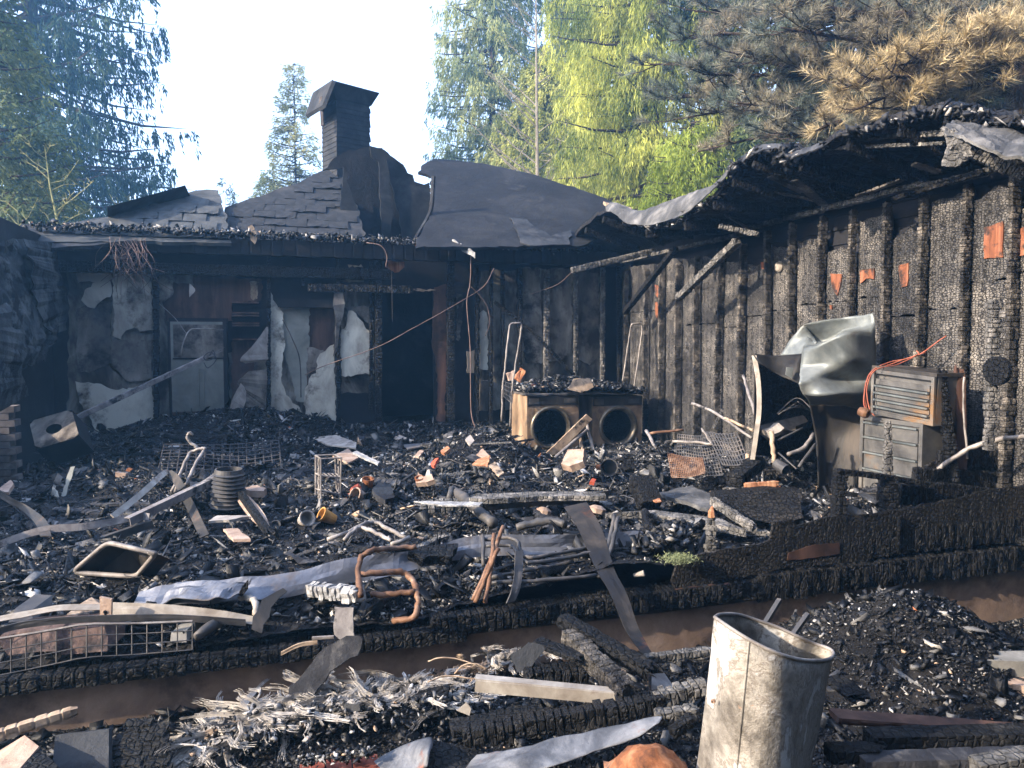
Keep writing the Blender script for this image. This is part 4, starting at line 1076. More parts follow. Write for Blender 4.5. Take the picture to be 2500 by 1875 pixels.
def shingles(poly, off, dark, limit, ang):
    slope = math.hypot(1, KS)
    along = (NV + Vector((0, 0, KS))).normalized()
    basis = Matrix((NU, along, RN)).transposed()
    base = absloc(br); cnt = 0
    for row in range(30):
        tt = 6.9 + row * .28 / slope
        for c in range(60):
            ss = -4.6 + c * .31 + (row % 2) * .155
            p = H(ss, tt, 3.18 + off + KS * (tt - 7.0))
            p = p + RN * .01
            x_, y_ = proj(p + along * .09)
            if cnt >= limit or random.random() < .03 or not all(inpoly(*proj(p + NU * a_ + along * b_), poly) for a_ in (-.13, .13) for b_ in (.02, .27)): continue
            o = bpy.data.objects.new('shingle', shm[random.randrange(6)][dark])
            rot = Matrix.Rotation(ang * math.sin(ss * 1.3) + R(-.03, .03), 3, 'Z') @ Matrix.Rotation(R(-.05, .05), 3, 'X')
            o.matrix_world = Matrix.Translation(p - base) @ (basis @ rot).to_4x4()
            COL.objects.link(o); o.parent = br; cnt += 1
shingles(left_poly, 0, 0, 120, .12)
shingles(mid_poly, -.12, 1, 175, .08)
# chimney
CT = 9.6
ch = thing('chimney', 'sooty square chimney with overlapping courses and a flared cap', 'chimney', W(850, 400, CT))
ang_ = math.atan2(UY, UX) + math.radians(20)
cu = Vector((math.cos(ang_), math.sin(ang_), 0)); cv = Vector((-cu.y, cu.x, 0))
pc = W(823, 400, CT)                      # front left corner
pr_ = W(905, 400, CT)
wch = (pr_ - pc).length * 1.10; dch = .62
zt, zb = W(823, 225, CT).z, 3.9
def cpt(i, j, z): q = pc + cu * i + cv * j; return Vector((q.x, q.y, z))
nrow = 26
for k in range(nrow):
    z0 = zb + (zt - zb) * k / nrow; z1 = zb + (zt - zb) * (k + 1) / nrow
    j = R(-.02, .012)
    def cor(e): return [(-e, -e), (wch + e + j, -e), (wch + e + j, dch + e), (-e, dch + e)]
    vs = [cpt(a_, b_, z0) for a_, b_ in cor(.009)] + [cpt(a_, b_, z1) for a_, b_ in cor(.0)]
    mb = MB(); mb.add(vs, [(0, 3, 2, 1), (4, 5, 6, 7)] + [(i, (i + 1) % 4, (i + 1) % 4 + 4, i + 4) for i in range(4)])
    obj('course', mb, 'shingle_dark', ch)
mb = MB()
c0 = [cpt(-.03, -.03, zt - .12), cpt(wch + .02, -.03, zt - .12), cpt(wch + .02, dch, zt - .12), cpt(-.03, dch, zt - .12)]
c1 = [cpt(-.12, -.14, zt + .14), cpt(wch + .13, -.14, zt + .10), cpt(wch + .13, dch + .1, zt + .10), cpt(-.12, dch + .1, zt + .14)]
mb.add(c0 + c1, [(0, 3, 2, 1), (4, 5, 6, 7)] + [(i, (i + 1) % 4, (i + 1) % 4 + 4, i + 4) for i in range(4)])
obj('cap', mb, 'shingle_dark', ch)
mb = MB()
slab(mb, [cpt(-.13, -.15, zt + .15), cpt(-.13, dch + .1, zt + .15), cpt(-.30, dch + .05, zt - .30), cpt(-.30, -.10, zt - .30)], Vector((.05, 0, -.05)))
obj('cap_flap', mb, 'shingle_dark', ch)
mb = MB(); bar(mb, cpt(-.22, .1, zt - .6), cpt(-.24, .1, zt - .1), .05, .05); obj('cap_post', mb, 'brick_soot', ch)

# ================================================================== right roof
rr = thing('right_roof', 'collapsed black roof sagging in a wave above the right wall', 'roof', H(3.6, 3.5, 3.1))
edge = [(1388, 605, 3.3), (1410, 565, 3.15), (1450, 526, 3.05), (1480, 514, 3.0), (1520, 524, 3.0), (1560, 546, 3.0), (1640, 540, 3.0), (1700, 508, 3.0), (1755, 462, 3.0), (1790, 415, 3.0),
        (1830, 380, 3.0), (1870, 362, 3.0), (1905, 361, 3.0), (1925, 384, 3.0), (1955, 378, 3.05), (2045, 332, 3.1), (2150, 300, 3.2), (2240, 278, 3.3), (2330, 258, 3.35), (2365, 272, 3.4), (2420, 292, 3.45), (2540, 300, 3.5)]
ep = smooth_path([S(*e) for e in edge], 4)
ep = [p + Vector((0, 0, R(-.02, .02))) for p in ep]
nrw = 9
vs = []
for p in ep:
    s_, t_ = inv(p)
    b_ = H(4.35, t_ + .02, 3.12)
    for k in range(nrw):
        u_ = k / (nrw - 1)
        q = p.lerp(b_, u_)
        q = q + Vector((0, 0, .10 * math.sin(u_ * math.pi) * (1 if p.z > 3.3 else .2) + .06 * float(vnoise(s_ * 3 + k, t_ * 3, 4) - .5)))
        vs.append(q)
fs = [(i * nrw + k, i * nrw + k + 1, (i + 1) * nrw + k + 1, (i + 1) * nrw + k) for i in range(len(ep) - 1) for k in range(nrw - 1)]
mb = MB(); mb.add(vs, fs)
obj('roof_deck', mb, 'roof_under', rr, solid=.05)
# rafters and burnt ceiling boards below the deck
for i in range(6, len(ep), 5):
    p = ep[i]; s_, t_ = inv(p)
    fstud('rafter', rr, p + Vector((0, 0, -.10)), H(4.0, t_ + R(-.1, .1), 3.14), .05, .11, 'char', block=.05, depth=.3)
for (a, b) in (((1755, 515, 3.4), (1830, 560, 3.7)), ((1880, 430, 3.2), (1960, 470, 3.6)), ((1940, 440, 3.3), (2010, 500, 3.8)), ((2090, 480, 3.5), (2200, 440, 3.7)), ((1890, 470, 3.5), (1990, 490, 3.8)), ((2230, 400, 3.6), (2290, 420, 3.8))):
    fstud('ceiling_board', rr, S(*a), S(*b), .10, .02, 'char_fine', block=.05, depth=.3)
# pale roofing felt curling over the sagging edge
up = [(1478, 505, 3.1), (1500, 494, 3.1), (1559, 514, 3.1), (1610, 500, 3.1), (1658, 481, 3.1), (1710, 463, 3.1), (1753, 447, 3.08), (1785, 418, 3.05), (1812, 395, 3.0)]
lo_ = [(1480, 516, 2.98), (1500, 520, 2.95), (1527, 543, 2.93), (1581, 550, 2.93), (1640, 535, 2.93), (1680, 517, 2.94), (1726, 477, 2.94), (1771, 434, 2.95), (1808, 398, 2.97)]
v, f = gridsheet([[S(*a), (S(*a) + S(*b)) / 2 + Vector((0, 0, .03)), S(*b)] for a, b in zip(up, lo_)], 6, .025, 7, 3)
obj('roofing_felt', None, 'roof_felt', rr, verts=v, faces=f, solid=.012)
up = [(1812, 385, 3.0), (1835, 368, 3.0), (1870, 352, 3.0), (1905, 352, 3.0), (1925, 375, 3.0), (1950, 368, 3.0), (2010, 345, 3.05)]
v, f = gridsheet([[S(x, y, s) + Vector((0, 0, .0)), S(x, y + 12, s - .05)] for x, y, s in up], 8, .03, 9, 4)
obj('roofing_felt', None, 'soot_sheet', rr, verts=v, faces=f, solid=.012)
# grey sheet lying on top at far right
rows = [[P(2300, 312, 5.2), P(2345, 330, 5.0), P(2400, 350, 4.8), P(2460, 378, 4.7), P(2530, 395, 4.6)], [P(2320, 300, 5.4), P(2370, 312, 5.3), P(2420, 325, 5.2), P(2470, 340, 5.1), P(2530, 350, 5.0)], [P(2345, 285, 5.7), P(2390, 292, 5.7), P(2430, 296, 5.6), P(2480, 300, 5.6), P(2540, 300, 5.5)]]
v, f = gridsheet(rows, 6, .07, 5, 6)
obj('curled_roof_sheet', None, 'roof_felt', rr, verts=v, faces=f, solid=.02, label='grey curled roofing lying over the right end')
rows = [[P(2302, 314, 5.2), P(2310, 350, 5.2), P(2312, 398, 5.2)], [P(2330, 322, 5.1), P(2335, 355, 5.1), P(2336, 400, 5.15)], [P(2370, 340, 5.0), P(2372, 355, 5.0), P(2375, 372, 5.0)]]
v, f = gridsheet(rows, 5, .08, 9, 7)
obj('hanging_lump', None, 'char_ash', rr, verts=v, faces=f, solid=.03)
for a, b, w_, h_, m_ in (((2060, 336, 3.3), (2305, 326, 3.5), .05, .05, 'char_ash'), ((2035, 362, 3.2), (2305, 350, 3.5), .04, .03, 'char_ash'), ((2370, 372, 3.7), (2500, 430, 3.95), .09, .09, 'char_ash'), ((2180, 486, 3.9), (2400, 420, 3.9), .06, .05, 'char')):
    fstud('burnt_batten', rr, S(*a), S(*b), w_, h_, m_, block=.04, depth=.4)
fstud('burnt_batten', rr, S(1758, 552, 3.3), S(1850, 572, 3.5), .07, .06, 'char_ash', block=.035, depth=.5)
# rubble along the eaves
def line_chips(name, label, path, n, size, spread, pale=.5, up_=.02):
    pp = smooth_path(path, 8); k = len(pp)
    idx = RNG.random(n) * (k - 1)
    i0 = idx.astype(int); fr = idx - i0
    A = np.array([tuple(p) for p in pp]); pos = A[i0] * (1 - fr[:, None]) + A[np.minimum(i0 + 1, k - 1)] * fr[:, None]
    pos += RNG.normal(0, 1, (n, 3)) * np.array([spread, spread, spread * .35]); pos[:, 2] += up_
    o = chips(name, pos, size * (.4 + RNG.random(n)), .3, palcol(n, np.full(n, pale)), tilt=.7)
    tagit(o, label, 'debris')
line_chips('eave_debris', 'ash and curled flakes lying along the top of the back eave', [H(-4.3, 6.95, 3.2), H(-2, 6.95, 3.2), H(0, 6.95, 3.18), H(2.2, 6.95, 3.17), H(3.4, 6.95, 3.17)], 2600, .045, .08, .45)
line_chips('roof_edge_debris', 'flakes clinging to the broken wavy edge of the right roof', [q + Vector((0, 0, .0)) for q in ep[20:]], 500, .05, .03, .5, -.02)
# ================================================================== trees
def leaves(pos, dirs, ln, wd, col, spread):
    """triangular leaf-sized faces; pos,dirs (n,3)"""
    n = len(pos)
    d = dirs + RNG.normal(0, spread, (n, 3)); d /= np.linalg.norm(d, axis=1)[:, None]
    q = RNG.normal(0, 1, (n, 3)); s = np.cross(d, q); s /= np.linalg.norm(s, axis=1)[:, None] + 1e-9
    a = pos; b = pos + d * (ln * 0.45)[:, None] + s * (wd / 2)[:, None]; c = pos + d * ln[:, None]; e = pos + d * (ln * 0.4)[:, None] - s * (wd / 2)[:, None]
    v = np.stack([a, b, c, e], 1).reshape(-1, 3)
    f = np.arange(n * 4).reshape(n, 4)
    return v, f, np.repeat(col, 4, axis=0)

def conifer(name, label, cat, base, height, rad, z0, nbr, per_m, col, col2, trunk_r, droop=.25, hang=1.0, leaf=.22, lw=.05, power=.8, group=None, trunk_m='bark', zcut=None, mat_='leaf_cedar', vis_az=None, lat=.16):
    base = Vector(base)
    th = thing(name, label, cat, base, group)
    htop = min(height, (zcut + .6) if zcut else height)
    mb = MB(); pts = [base + Vector((R(-.05, .05), R(-.05, .05), htop * k / 8)) for k in range(9)]
    tube(mb, pts, [trunk_r * (1 - htop * k / 8.3 / height) for k in range(9)], 8); obj('trunk', mb, trunk_m, th)
    bm_ = MB(); P_, D_ = [], []
    B = np.array(base)
    for i in range(nbr):
        u = (i + RNG.random()) / nbr
        z = z0 + (height - z0) * u
        if zcut and z > zcut: continue
        az = RNG.random() * 2 * np.pi
        L = rad * (1 - (z - z0) / (height - z0)) ** power * (.65 + .5 * RNG.random()) + .25
        o_ = np.array([math.cos(az), math.sin(az), 0]); sd_ = np.array([-o_[1], o_[0], 0])
        dr = droop * (.7 + .6 * RNG.random())
        def at(f): return B + np.array([0, 0, z]) + o_ * L * f + np.array([0, 0, -dr * L * f ** 1.3 + .12 * L * f ** 4 + .1 * f * L])
        tube(bm_, [at(f) for f in (0, .33, .66, 1)], [trunk_r * .16 + .012 * L, .01 * L + .01, .008 * L + .006, .004], 4, caps=False)
        nb2 = max(3, int(L * per_m / 11))
        f = .12 + .9 * RNG.random(nb2) ** .75
        pp = np.array([at(x) for x in f])
        lw_ = lat * L * (1.15 - f) + .08
        side = RNG.normal(0, 1, nb2)
        pp += sd_[None] * (side * lw_)[:, None]
        pp[:, 2] -= np.abs(side) * lw_ * .35
        hl = (.15 + .75 * RNG.random(nb2)) * hang * .95                   # each branchlet hangs by its own length
        k_ = 13
        g = RNG.random((nb2, k_))
        dd0 = o_[None] * .5 + sd_[None] * (np.sign(side) * .4)[:, None]
        q_ = pp[:, None, :] + g[..., None] * (dd0 * (.25 if hang > .9 else .5))[:, None, :] * hl[:, None, None] + RNG.normal(0, .035 + .02 * (1.3 - hang), (nb2, k_, 3))
        q_[..., 2] -= g * hl[:, None]
        q_ = q_.reshape(-1, 3)
        dd = np.repeat(dd0, k_, axis=0) * (.5 if hang > .9 else 1); dd[:, 2] -= hang
        P_.append(q_); D_.append(dd)
    obj('branches', bm_, trunk_m, th)
    P_ = np.concatenate(P_); D_ = np.concatenate(D_); n = len(P_)
    cl = fbm(P_[:, 0] * 1.1, P_[:, 1] * 1.1, P_[:, 2] * 1.1, 3)
    mix = np.clip((cl - .5) * 3 + .5 + RNG.normal(0, .2, n), 0, 1)[:, None]
    c = (np.array(col)[None] * (1 - mix) + np.array(col2)[None] * mix) * (.75 + .5 * RNG.random((n, 1)))
    ln = leaf * .62 * (.6 + .9 * RNG.random(n)); v, f, cc = leaves(P_, D_, ln, lw * .8 * (.6 + .8 * RNG.random(n)), c, .35)
    o = obj('crown', None, mat_, th, verts=v, faces=f, cols=cc)
    return th
def gp(px, d): 
    p = P(px, 830, d); return Vector((p.x, p.y, -.35))
DG, DG2 = (.025, .055, .042), (.07, .11, .06)
YG, YG2 = (.13, .17, .035), (.52, .54, .13)
conifer('cedar_tree', 'huge dark drooping cedar filling the upper left, sky showing through it', 'cedar', gp(110, 27), 30, 5.7, 2.0, 430, 80, DG, DG2, .34, droop=.26, hang=1.2, leaf=.34, lw=.068, power=.6, zcut=19, mat_='leaf_cedar_dark')
conifer('conifer_tree', 'sunlit green conifer at the left edge before the huge cedar', 'conifer', gp(-10, 15), 10, 2.2, 1.2, 150, 150, (.07, .10, .045), (.18, .21, .085), .16, droop=.1, hang=.5, leaf=.2, lw=.05, power=.7)
conifer('conifer_tree', 'pale slim distant fir standing just left of the chimney', 'conifer', gp(727, 28), 12.1, 2.05, 1.0, 220, 90, (.28, .29, .14), (.48, .46, .22), .10, droop=.05, hang=.28, leaf=.23, lw=.047, power=.85)
conifer('conifer_tree', 'small sparse fir among bare twigs left of the slim distant fir', 'conifer', gp(560, 36), 9.6, 1.4, 1.0, 60, 40, (.07, .09, .04), (.12, .13, .06), .08, droop=.05, hang=.4, leaf=.26, lw=.05, power=.85)
conifer('conifer_tree', 'low broad fir at the foot of the slim distant fir', 'conifer', gp(660, 38), 10.5, 2.6, 1.0, 110, 50, (.13, .16, .06), (.25, .27, .10), .12, droop=.05, hang=.4, leaf=.3, lw=.06, power=.9)
conifer('cedar_tree', 'dark cedar tip at the left side of the right-hand wood', 'cedar', gp(1205, 32), 30, 2.55, 2, 420, 130, (.16, .20, .09), (.40, .42, .18), .2, droop=.25, hang=1.1, leaf=.34, lw=.055, power=.3, zcut=18)
conifer('cedar_tree', 'narrow dark cedar spire behind the bare larch', 'cedar', gp(1395, 34), 26, 2.0, 2, 360, 120, (.09, .12, .07), (.22, .25, .12), .18, droop=.3, hang=1.1, leaf=.34, lw=.055, power=.6, zcut=19)
conifer('cedar_tree', 'tall yellow-green weeping cedar left of the pine, sunlit', 'cedar', gp(1600, 23), 24, 3.3, 1.5, 380, 230, YG, YG2, .25, droop=.3, hang=1.3, leaf=.30, lw=.034, power=.28, zcut=14.5, lat=.2)
conifer('cedar_tree', 'yellow-green weeping cedar next to the narrow dark spire', 'cedar', gp(1475, 28), 18, 2.5, 1.5, 330, 200, (.16, .20, .05), (.52, .54, .15), .2, droop=.3, hang=1.2, leaf=.30, lw=.036, power=.55, zcut=15)
conifer('conifer_tree', 'lower golden-green conifer behind the bare larch', 'conifer', gp(1330, 30), 13.5, 4.4, 1, 460, 150, (.22, .25, .07), (.48, .49, .16), .16, droop=.15, hang=.8, leaf=.3, lw=.06, power=.8)
conifer('conifer_tree', 'small golden bush-like conifer left of the bare larch', 'conifer', gp(1225, 30), 9.6, 2.2, 1, 200, 120, (.20, .18, .08), (.32, .29, .12), .1, droop=.1, hang=.5, leaf=.24, lw=.05, power=.8)
conifer('conifer_tree', 'bright yellow-green conifer rising just behind the sagging right roof', 'conifer', gp(1680, 18), 7.2, 2.6, 1, 190, 200, (.17, .22, .03), (.36, .42, .08), .14, droop=.2, hang=1.0, leaf=.2, lw=.036, power=.6)
conifer('conifer_tree', 'dark dense conifer behind the pine, its left half', 'conifer', gp(1900, 21), 22, 3.0, 1, 260, 90, (.04, .06, .025), (.12, .155, .05), .25, droop=.2, hang=.8, leaf=.34, lw=.08, power=.4, zcut=14)
conifer('conifer_tree', 'dark dense conifer behind the scorched pine branch', 'conifer', gp(2150, 19), 22, 3.2, 1, 280, 100, (.014, .026, .013), (.05, .075, .025), .25, droop=.2, hang=.7, leaf=.32, lw=.08, power=.35, zcut=12.5)
conifer('conifer_tree', 'darkest conifer at the right edge behind the thick pine trunk', 'conifer', gp(2420, 17), 22, 3.2, 1, 280, 100, (.012, .022, .012), (.04, .06, .022), .28, droop=.2, hang=.7, leaf=.3, lw=.08, power=.35, zcut=11.5)

# woods added behind and beside the camera, mostly unseen, to cut the skylight
P_, n_w = [], 34000
for (x0, x1, y0, y1, hmax, cnt) in ((-9, 26, -14, -7, 18, 20000), (13, 22, -8, 26, 17, 15000), (-30, -16, -12, 6, 6, 6000), (-30, -19, 10, 24, 5, 3500)):
    q = np.stack([x0 + (x1 - x0) * RNG.random(cnt), y0 + (y1 - y0) * RNG.random(cnt), hmax * RNG.random(cnt) ** .8 - .2], -1)
    keep = q[:, 2] < hmax * (.62 + .55 * fbm(q[:, 0] * .35, q[:, 1] * .35, 2, 2))
    P_.append(q[keep])
P_ = np.concatenate(P_); nW = len(P_)
c = np.array([(.03, .05, .025)]) * (.6 + .9 * RNG.random((nW, 1)))
v, f, cc = leaves(P_, np.tile(np.array([[0, 0, -.8]]), (nW, 1)), 1.1 * (.6 + .8 * RNG.random(nW)), .55 * (.6 + .8 * RNG.random(nW)), c, .6)
o = obj('added_shade_wood', None, 'leaf_cedar_dark', verts=v, faces=f, cols=cc, kind='stuff'); tagit(o, 'mostly unseen dark conifer wood added round the camera to dim the skylight', 'wood')

# bare trees
def bare(name, label, base, height, r0, m_, n1, spread, upang, z_from=.15, sub=6, col_r=.25, lean=(0, 0), curve=.3):
    th = thing(name, label, 'bare tree', base)
    mb = MB(); base = Vector(base)
    top = base + Vector((lean[0], lean[1], height))
    def tr(f): return base.lerp(top, f) + Vector((.12 * math.sin(f * 5) * curve, 0, 0))
    tube(mb, [tr(k / 8) for k in range(9)], [r0 * (1 - k / 8.5) for k in range(9)], 6)
    obj('trunk', mb, m_, th)
    mb = MB()
    for i in range(n1):
        f = z_from + (1 - z_from) * (i + R(0, 1)) / n1
        az = R(0, 2 * math.pi); L = spread * (1 - f * .75) * R(.6, 1.15)
        o_ = Vector((math.cos(az), math.sin(az) * .6, 0)); a = tr(f)
        b = a + o_ * L * .5 + Vector((0, 0, L * .5 * upang + R(-.1, .1))); c = a + o_ * L + Vector((0, 0, L * upang * 1.15 + R(-.2, .2)))
        rr_ = r0 * (1 - f) * .35 + .008
        tube(mb, [a, b, c], [rr_, rr_ * .7, .004], 4, caps=False)
        for j in range(sub):
            g = R(.25, .95); p = a.lerp(b, g * 2) if g < .5 else b.lerp(c, g * 2 - 1)
            q = p + Vector((R(-1, 1), R(-.6, .6), R(.1, .9))) * L * .28 * R(.5, 1.1)
            tube(mb, [p, p.lerp(q, .5) + Vector((0, 0, R(-.04, .04) * L)), q], [rr_ * .45, rr_ * .3, .003], 3, caps=False)
    obj('limbs', mb, m_, th)
    return th
bare('larch_tree', 'bare pale larch with a thin straight trunk before the golden conifers', gp(1310, 26), 15, .12, 'bark_grey', 60, 3.6, .75, .12, 7)
bare('bare_tree', 'lichen-covered bare tree with crooked yellow twigs before the huge cedar', gp(215, 14), 5.6, .09, 'bark_lichen', 26, 1.9, .55, .3, 9, lean=(-.5, 0), curve=1.5)
bare('bare_tree', 'reddish bare shrub left of the lichen-covered tree', gp(300, 15), 4.7, .06, 'bark_lichen', 22, 1.6, .9, .3, 9, lean=(.4, 0), curve=1.5)
bare('bare_tree', 'thin bare sapling crossing its twigs over the white sky', gp(500, 17), 5.2, .05, 'bark_grey', 16, 2.8, .75, .35, 6, lean=(.5, 0))
bare('bare_tree', 'thin dark sapling at the left foot of the slim fir', gp(585, 20), 5.5, .05, 'bark', 16, 1.4, .5, .35, 5)
bare('bare_tree', 'leafless shrub with green-grey twigs low at the left edge', gp(60, 13), 4.3, .05, 'bark_lichen', 22, 1.6, .8, .3, 8)

# ------------------------------------------------------------------ pine with long needles
pine = thing('pine_tree', 'big long-needled pine with blue-green boughs behind the right wall', 'pine', gp(2490, 10.5))
pb = gp(2490, 10.5)
mb = MB(); tube(mb, [pb, pb + Vector((.05, 0, 3)), pb + Vector((-.05, 0, 6)), pb + Vector((0, 0, 9)), pb + Vector((.2, 0, 12))], [.30, .27, .25, .22, .18], 12); obj('trunk', mb, 'bark', pine)
def tufts(cent, dirs, nl, ln, col, wd=.0085):
    n = len(cent)
    c = np.repeat(cent, nl, axis=0); d = np.repeat(dirs, nl, axis=0)
    c = c + d * (RNG.random((n * nl, 1)) * .10)
    q = RNG.normal(0, 1, (n * nl, 3)); q /= np.linalg.norm(q, axis=1)[:, None]
    dd = d * .75 + q * .75; dd /= np.linalg.norm(dd, axis=1)[:, None]
    s = np.cross(dd, RNG.normal(0, 1, (n * nl, 3))); s /= np.linalg.norm(s, axis=1)[:, None]
    L = ln * (.7 + .5 * RNG.random((n * nl, 1)))
    v = np.stack([c - s * wd / 2, c + s * wd / 2, c + dd * L], 1).reshape(-1, 3)
    f = np.arange(n * nl * 3).reshape(-1, 3)
    cc = np.repeat(col * (.6 + .8 * RNG.random((n, 1))), nl, axis=0) * (.65 + .7 * RNG.random((n * nl, 1)))
    return v, f, np.repeat(cc, 3, axis=0)
def bough(parent, name, p0, p1, r0, ntw, spread, col, col2, ln=.15, nl=40, label=None, arc=.15, m_='bark', thick=.35):
    p0, p1 = Vector(p0), Vector(p1)
    mb = MB(); L = (p1 - p0).length
    pts = [p0.lerp(p1, f) + Vector((0, 0, arc * L * math.sin(f * math.pi))) + Vector((R(-.04, .04), R(-.04, .04), R(-.04, .04))) * L * .3 for f in (0, .2, .4, .6, .8, 1)]
    pts[0] = p0; pp = smooth_path(pts, 4)
    tube(mb, pp, [r0 * (1 - .85 * i / (len(pp) - 1)) for i in range(len(pp))], 6)
    C_, D_ = [], []
    dirm = (p1 - p0).normalized()
    for i in range(ntw):
        f = R(.12, 1.0); q = pp[min(int(f * (len(pp) - 1)), len(pp) - 1)]
        e = q + Vector((R(-1, 1), R(-1, 1), R(-.25, 1) * thick)) * spread * (1.15 - .5 * f) + dirm * R(0, .5) * spread
        m = q.lerp(e, .5) + Vector((0, 0, -.05 * spread))
        tube(mb, [q, m, e], [.012, .008, .005], 4, caps=False)
        for k in range(4):
            g = R(.45, 1.0); c = m.lerp(e, (g - .4) / .6); dv = (e - q).normalized() + Vector((R(-.6, .6), R(-.6, .6), R(0, .9)))
            C_.append(tuple(c)); D_.append(tuple(dv.normalized()))
        C_.append(tuple(e)); D_.append(tuple(((e - q).normalized() + Vector((0, 0, .5))).normalized()))
    C_, D_ = np.array(C_), np.array(D_)
    mx = np.clip((fbm(C_[:, 0] * 2, C_[:, 1] * 2, C_[:, 2] * 2, 2) - .5) * 4 + .5, 0, 1)[:, None]
    v, f, cc = tufts(C_, D_, nl, ln, np.array(col)[None] * (1 - mx) + np.array(col2)[None] * mx)
    b = obj(name, mb, m_, parent, label=label)
    o = bpy.data.objects.new('needles', new_mesh('needles', v - np.array(absloc(b)), f, 'needle', cols=cc)); COL.objects.link(o); o.parent = b
    return b
PG, PB = (.12, .15, .125), (.24, .215, .155)
boughs = [((2470, 130, 10.3), (1905, 60, 9.8), 60), ((2470, 30, 10.3), (1840, -20, 10), 60), ((2480, 230, 10.6), (1720, 190, 11), 70), ((2480, 180, 10.8), (1640, 90, 11.5), 70), ((2480, 90, 10.6), (1690, 20, 12), 60),
          ((2480, 300, 10.8), (1640, 290, 12), 70), ((2480, 320, 10.8), (1700, 370, 11.5), 60), ((2480, 350, 10.5), (1900, 330, 10), 50), ((2480, 150, 10.8), (1780, 130, 10.6), 60), ((2480, 260, 11), (1800, 250, 10.4), 60), ((2480, 60, 11), (2000, 40, 10.4), 50),
          ((2100, 320, 10.6), (1610, 240, 12.2), 40), ((2000, 60, 11), (1590, 160, 12.2), 45)]
for (a, b, n_) in boughs:
    bough(pine, 'bough', P(*a), P(*b), .07, n_, .62, PG, PB, .17, 26, arc=R(-.06, .08), thick=.55)
for a, b, n_, sp in (((2480, 175, 9.6), (2060, 215, 8.9), 62, .46), ((2470, 150, 9.6), (2200, 160, 9.0), 52, .46), ((2490, 100, 9.7), (2400, 110, 9.2), 24, .40), ((2440, 200, 9.5), (2180, 265, 9.1), 36, .42), ((2400, 250, 9.6), (2150, 290, 9.4), 14, .36), ((2300, 200, 9.3), (2060, 280, 9.0), 14, .36), ((2050, 300, 9.2), (1990, 320, 9.0), 4, .2)):
    bough(pine, 'scorched_bough', P(*a), P(*b), .05, n_, sp, (.34, .27, .15), (.48, .40, .25), .17, 26, label='heat-scorched tan bough', arc=.03, m_='bark', thick=.75)
# ================================================================== things on the burnt floor
def T1(o, label, cat, group=None): return tagit(o, label, cat, group)
def kink(p, r):
    q = [Vector(p[0])]
    for a, b in zip(p, p[1:]):
        n = max(1, int((Vector(b) - Vector(a)).length / .07))
        for k in range(1, n + 1): q.append(Vector(a).lerp(Vector(b), k / n))
    j = min(.005, r * .3)
    q = [v + Vector((R(-j, j), R(-j, j), R(-j, j))) for v in q]
    return q, [r * R(.86, 1.12) for _ in q]
def tubes(name, label, cat, paths, r, m, sides=8, group=None, part='bar', rc=0.0, sm=True):
    """one pipe object, or a thing with a part for each pipe"""
    if len(paths) == 1:
        mb = MB(); p = round_corners(paths[0], rc) if rc else smooth_path(paths[0], 5); p, r2 = kink(p, r); tube(mb, p, r2, sides)
        return T1(obj(name, mb, m, smooth=sm), label, cat, group)
    th = thing(name, label, cat, sum((Vector(p[0]) for p in paths), Vector()) / len(paths), group)
    for pth in paths:
        mb = MB(); p = round_corners(pth, rc) if rc else (smooth_path(pth, 5) if len(pth) > 2 else pth); p, r2 = kink(p, r); tube(mb, p, r2, sides)
        obj(part, mb, m, th, smooth=sm)
    return th
def strip(name, label, cat, path, wv, m, noise_amp=.01, sub=6, th=.004, curl=0, rag=0, ncross=4, smooth=False):
    v, f = ribbon(path, wv, sub, noise_amp, ncross, curl, R(0, 30), rag)
    return T1(obj(name, None, m, verts=v, faces=f, solid=th, smooth=smooth), label, cat)
def plate(name, label, cat, pts, m, th=.012, amp=.008, step=.05, up=None):
    c = sum((Vector(p) for p in pts), Vector()) / len(pts)
    n = Vector(up) if up else (Vector(pts[1]) - Vector(pts[0])).cross(Vector(pts[-1]) - Vector(pts[0])).normalized()
    if n.z < 0: n = -n
    mb = MB(); slab(mb, inplane(pts, n, amp, step), -n * th)
    return T1(obj(name, mb, m), label, cat)
def Zp(ox, oy, k, L_): return [(ox + x / k, oy + y / k) for x, y in L_]

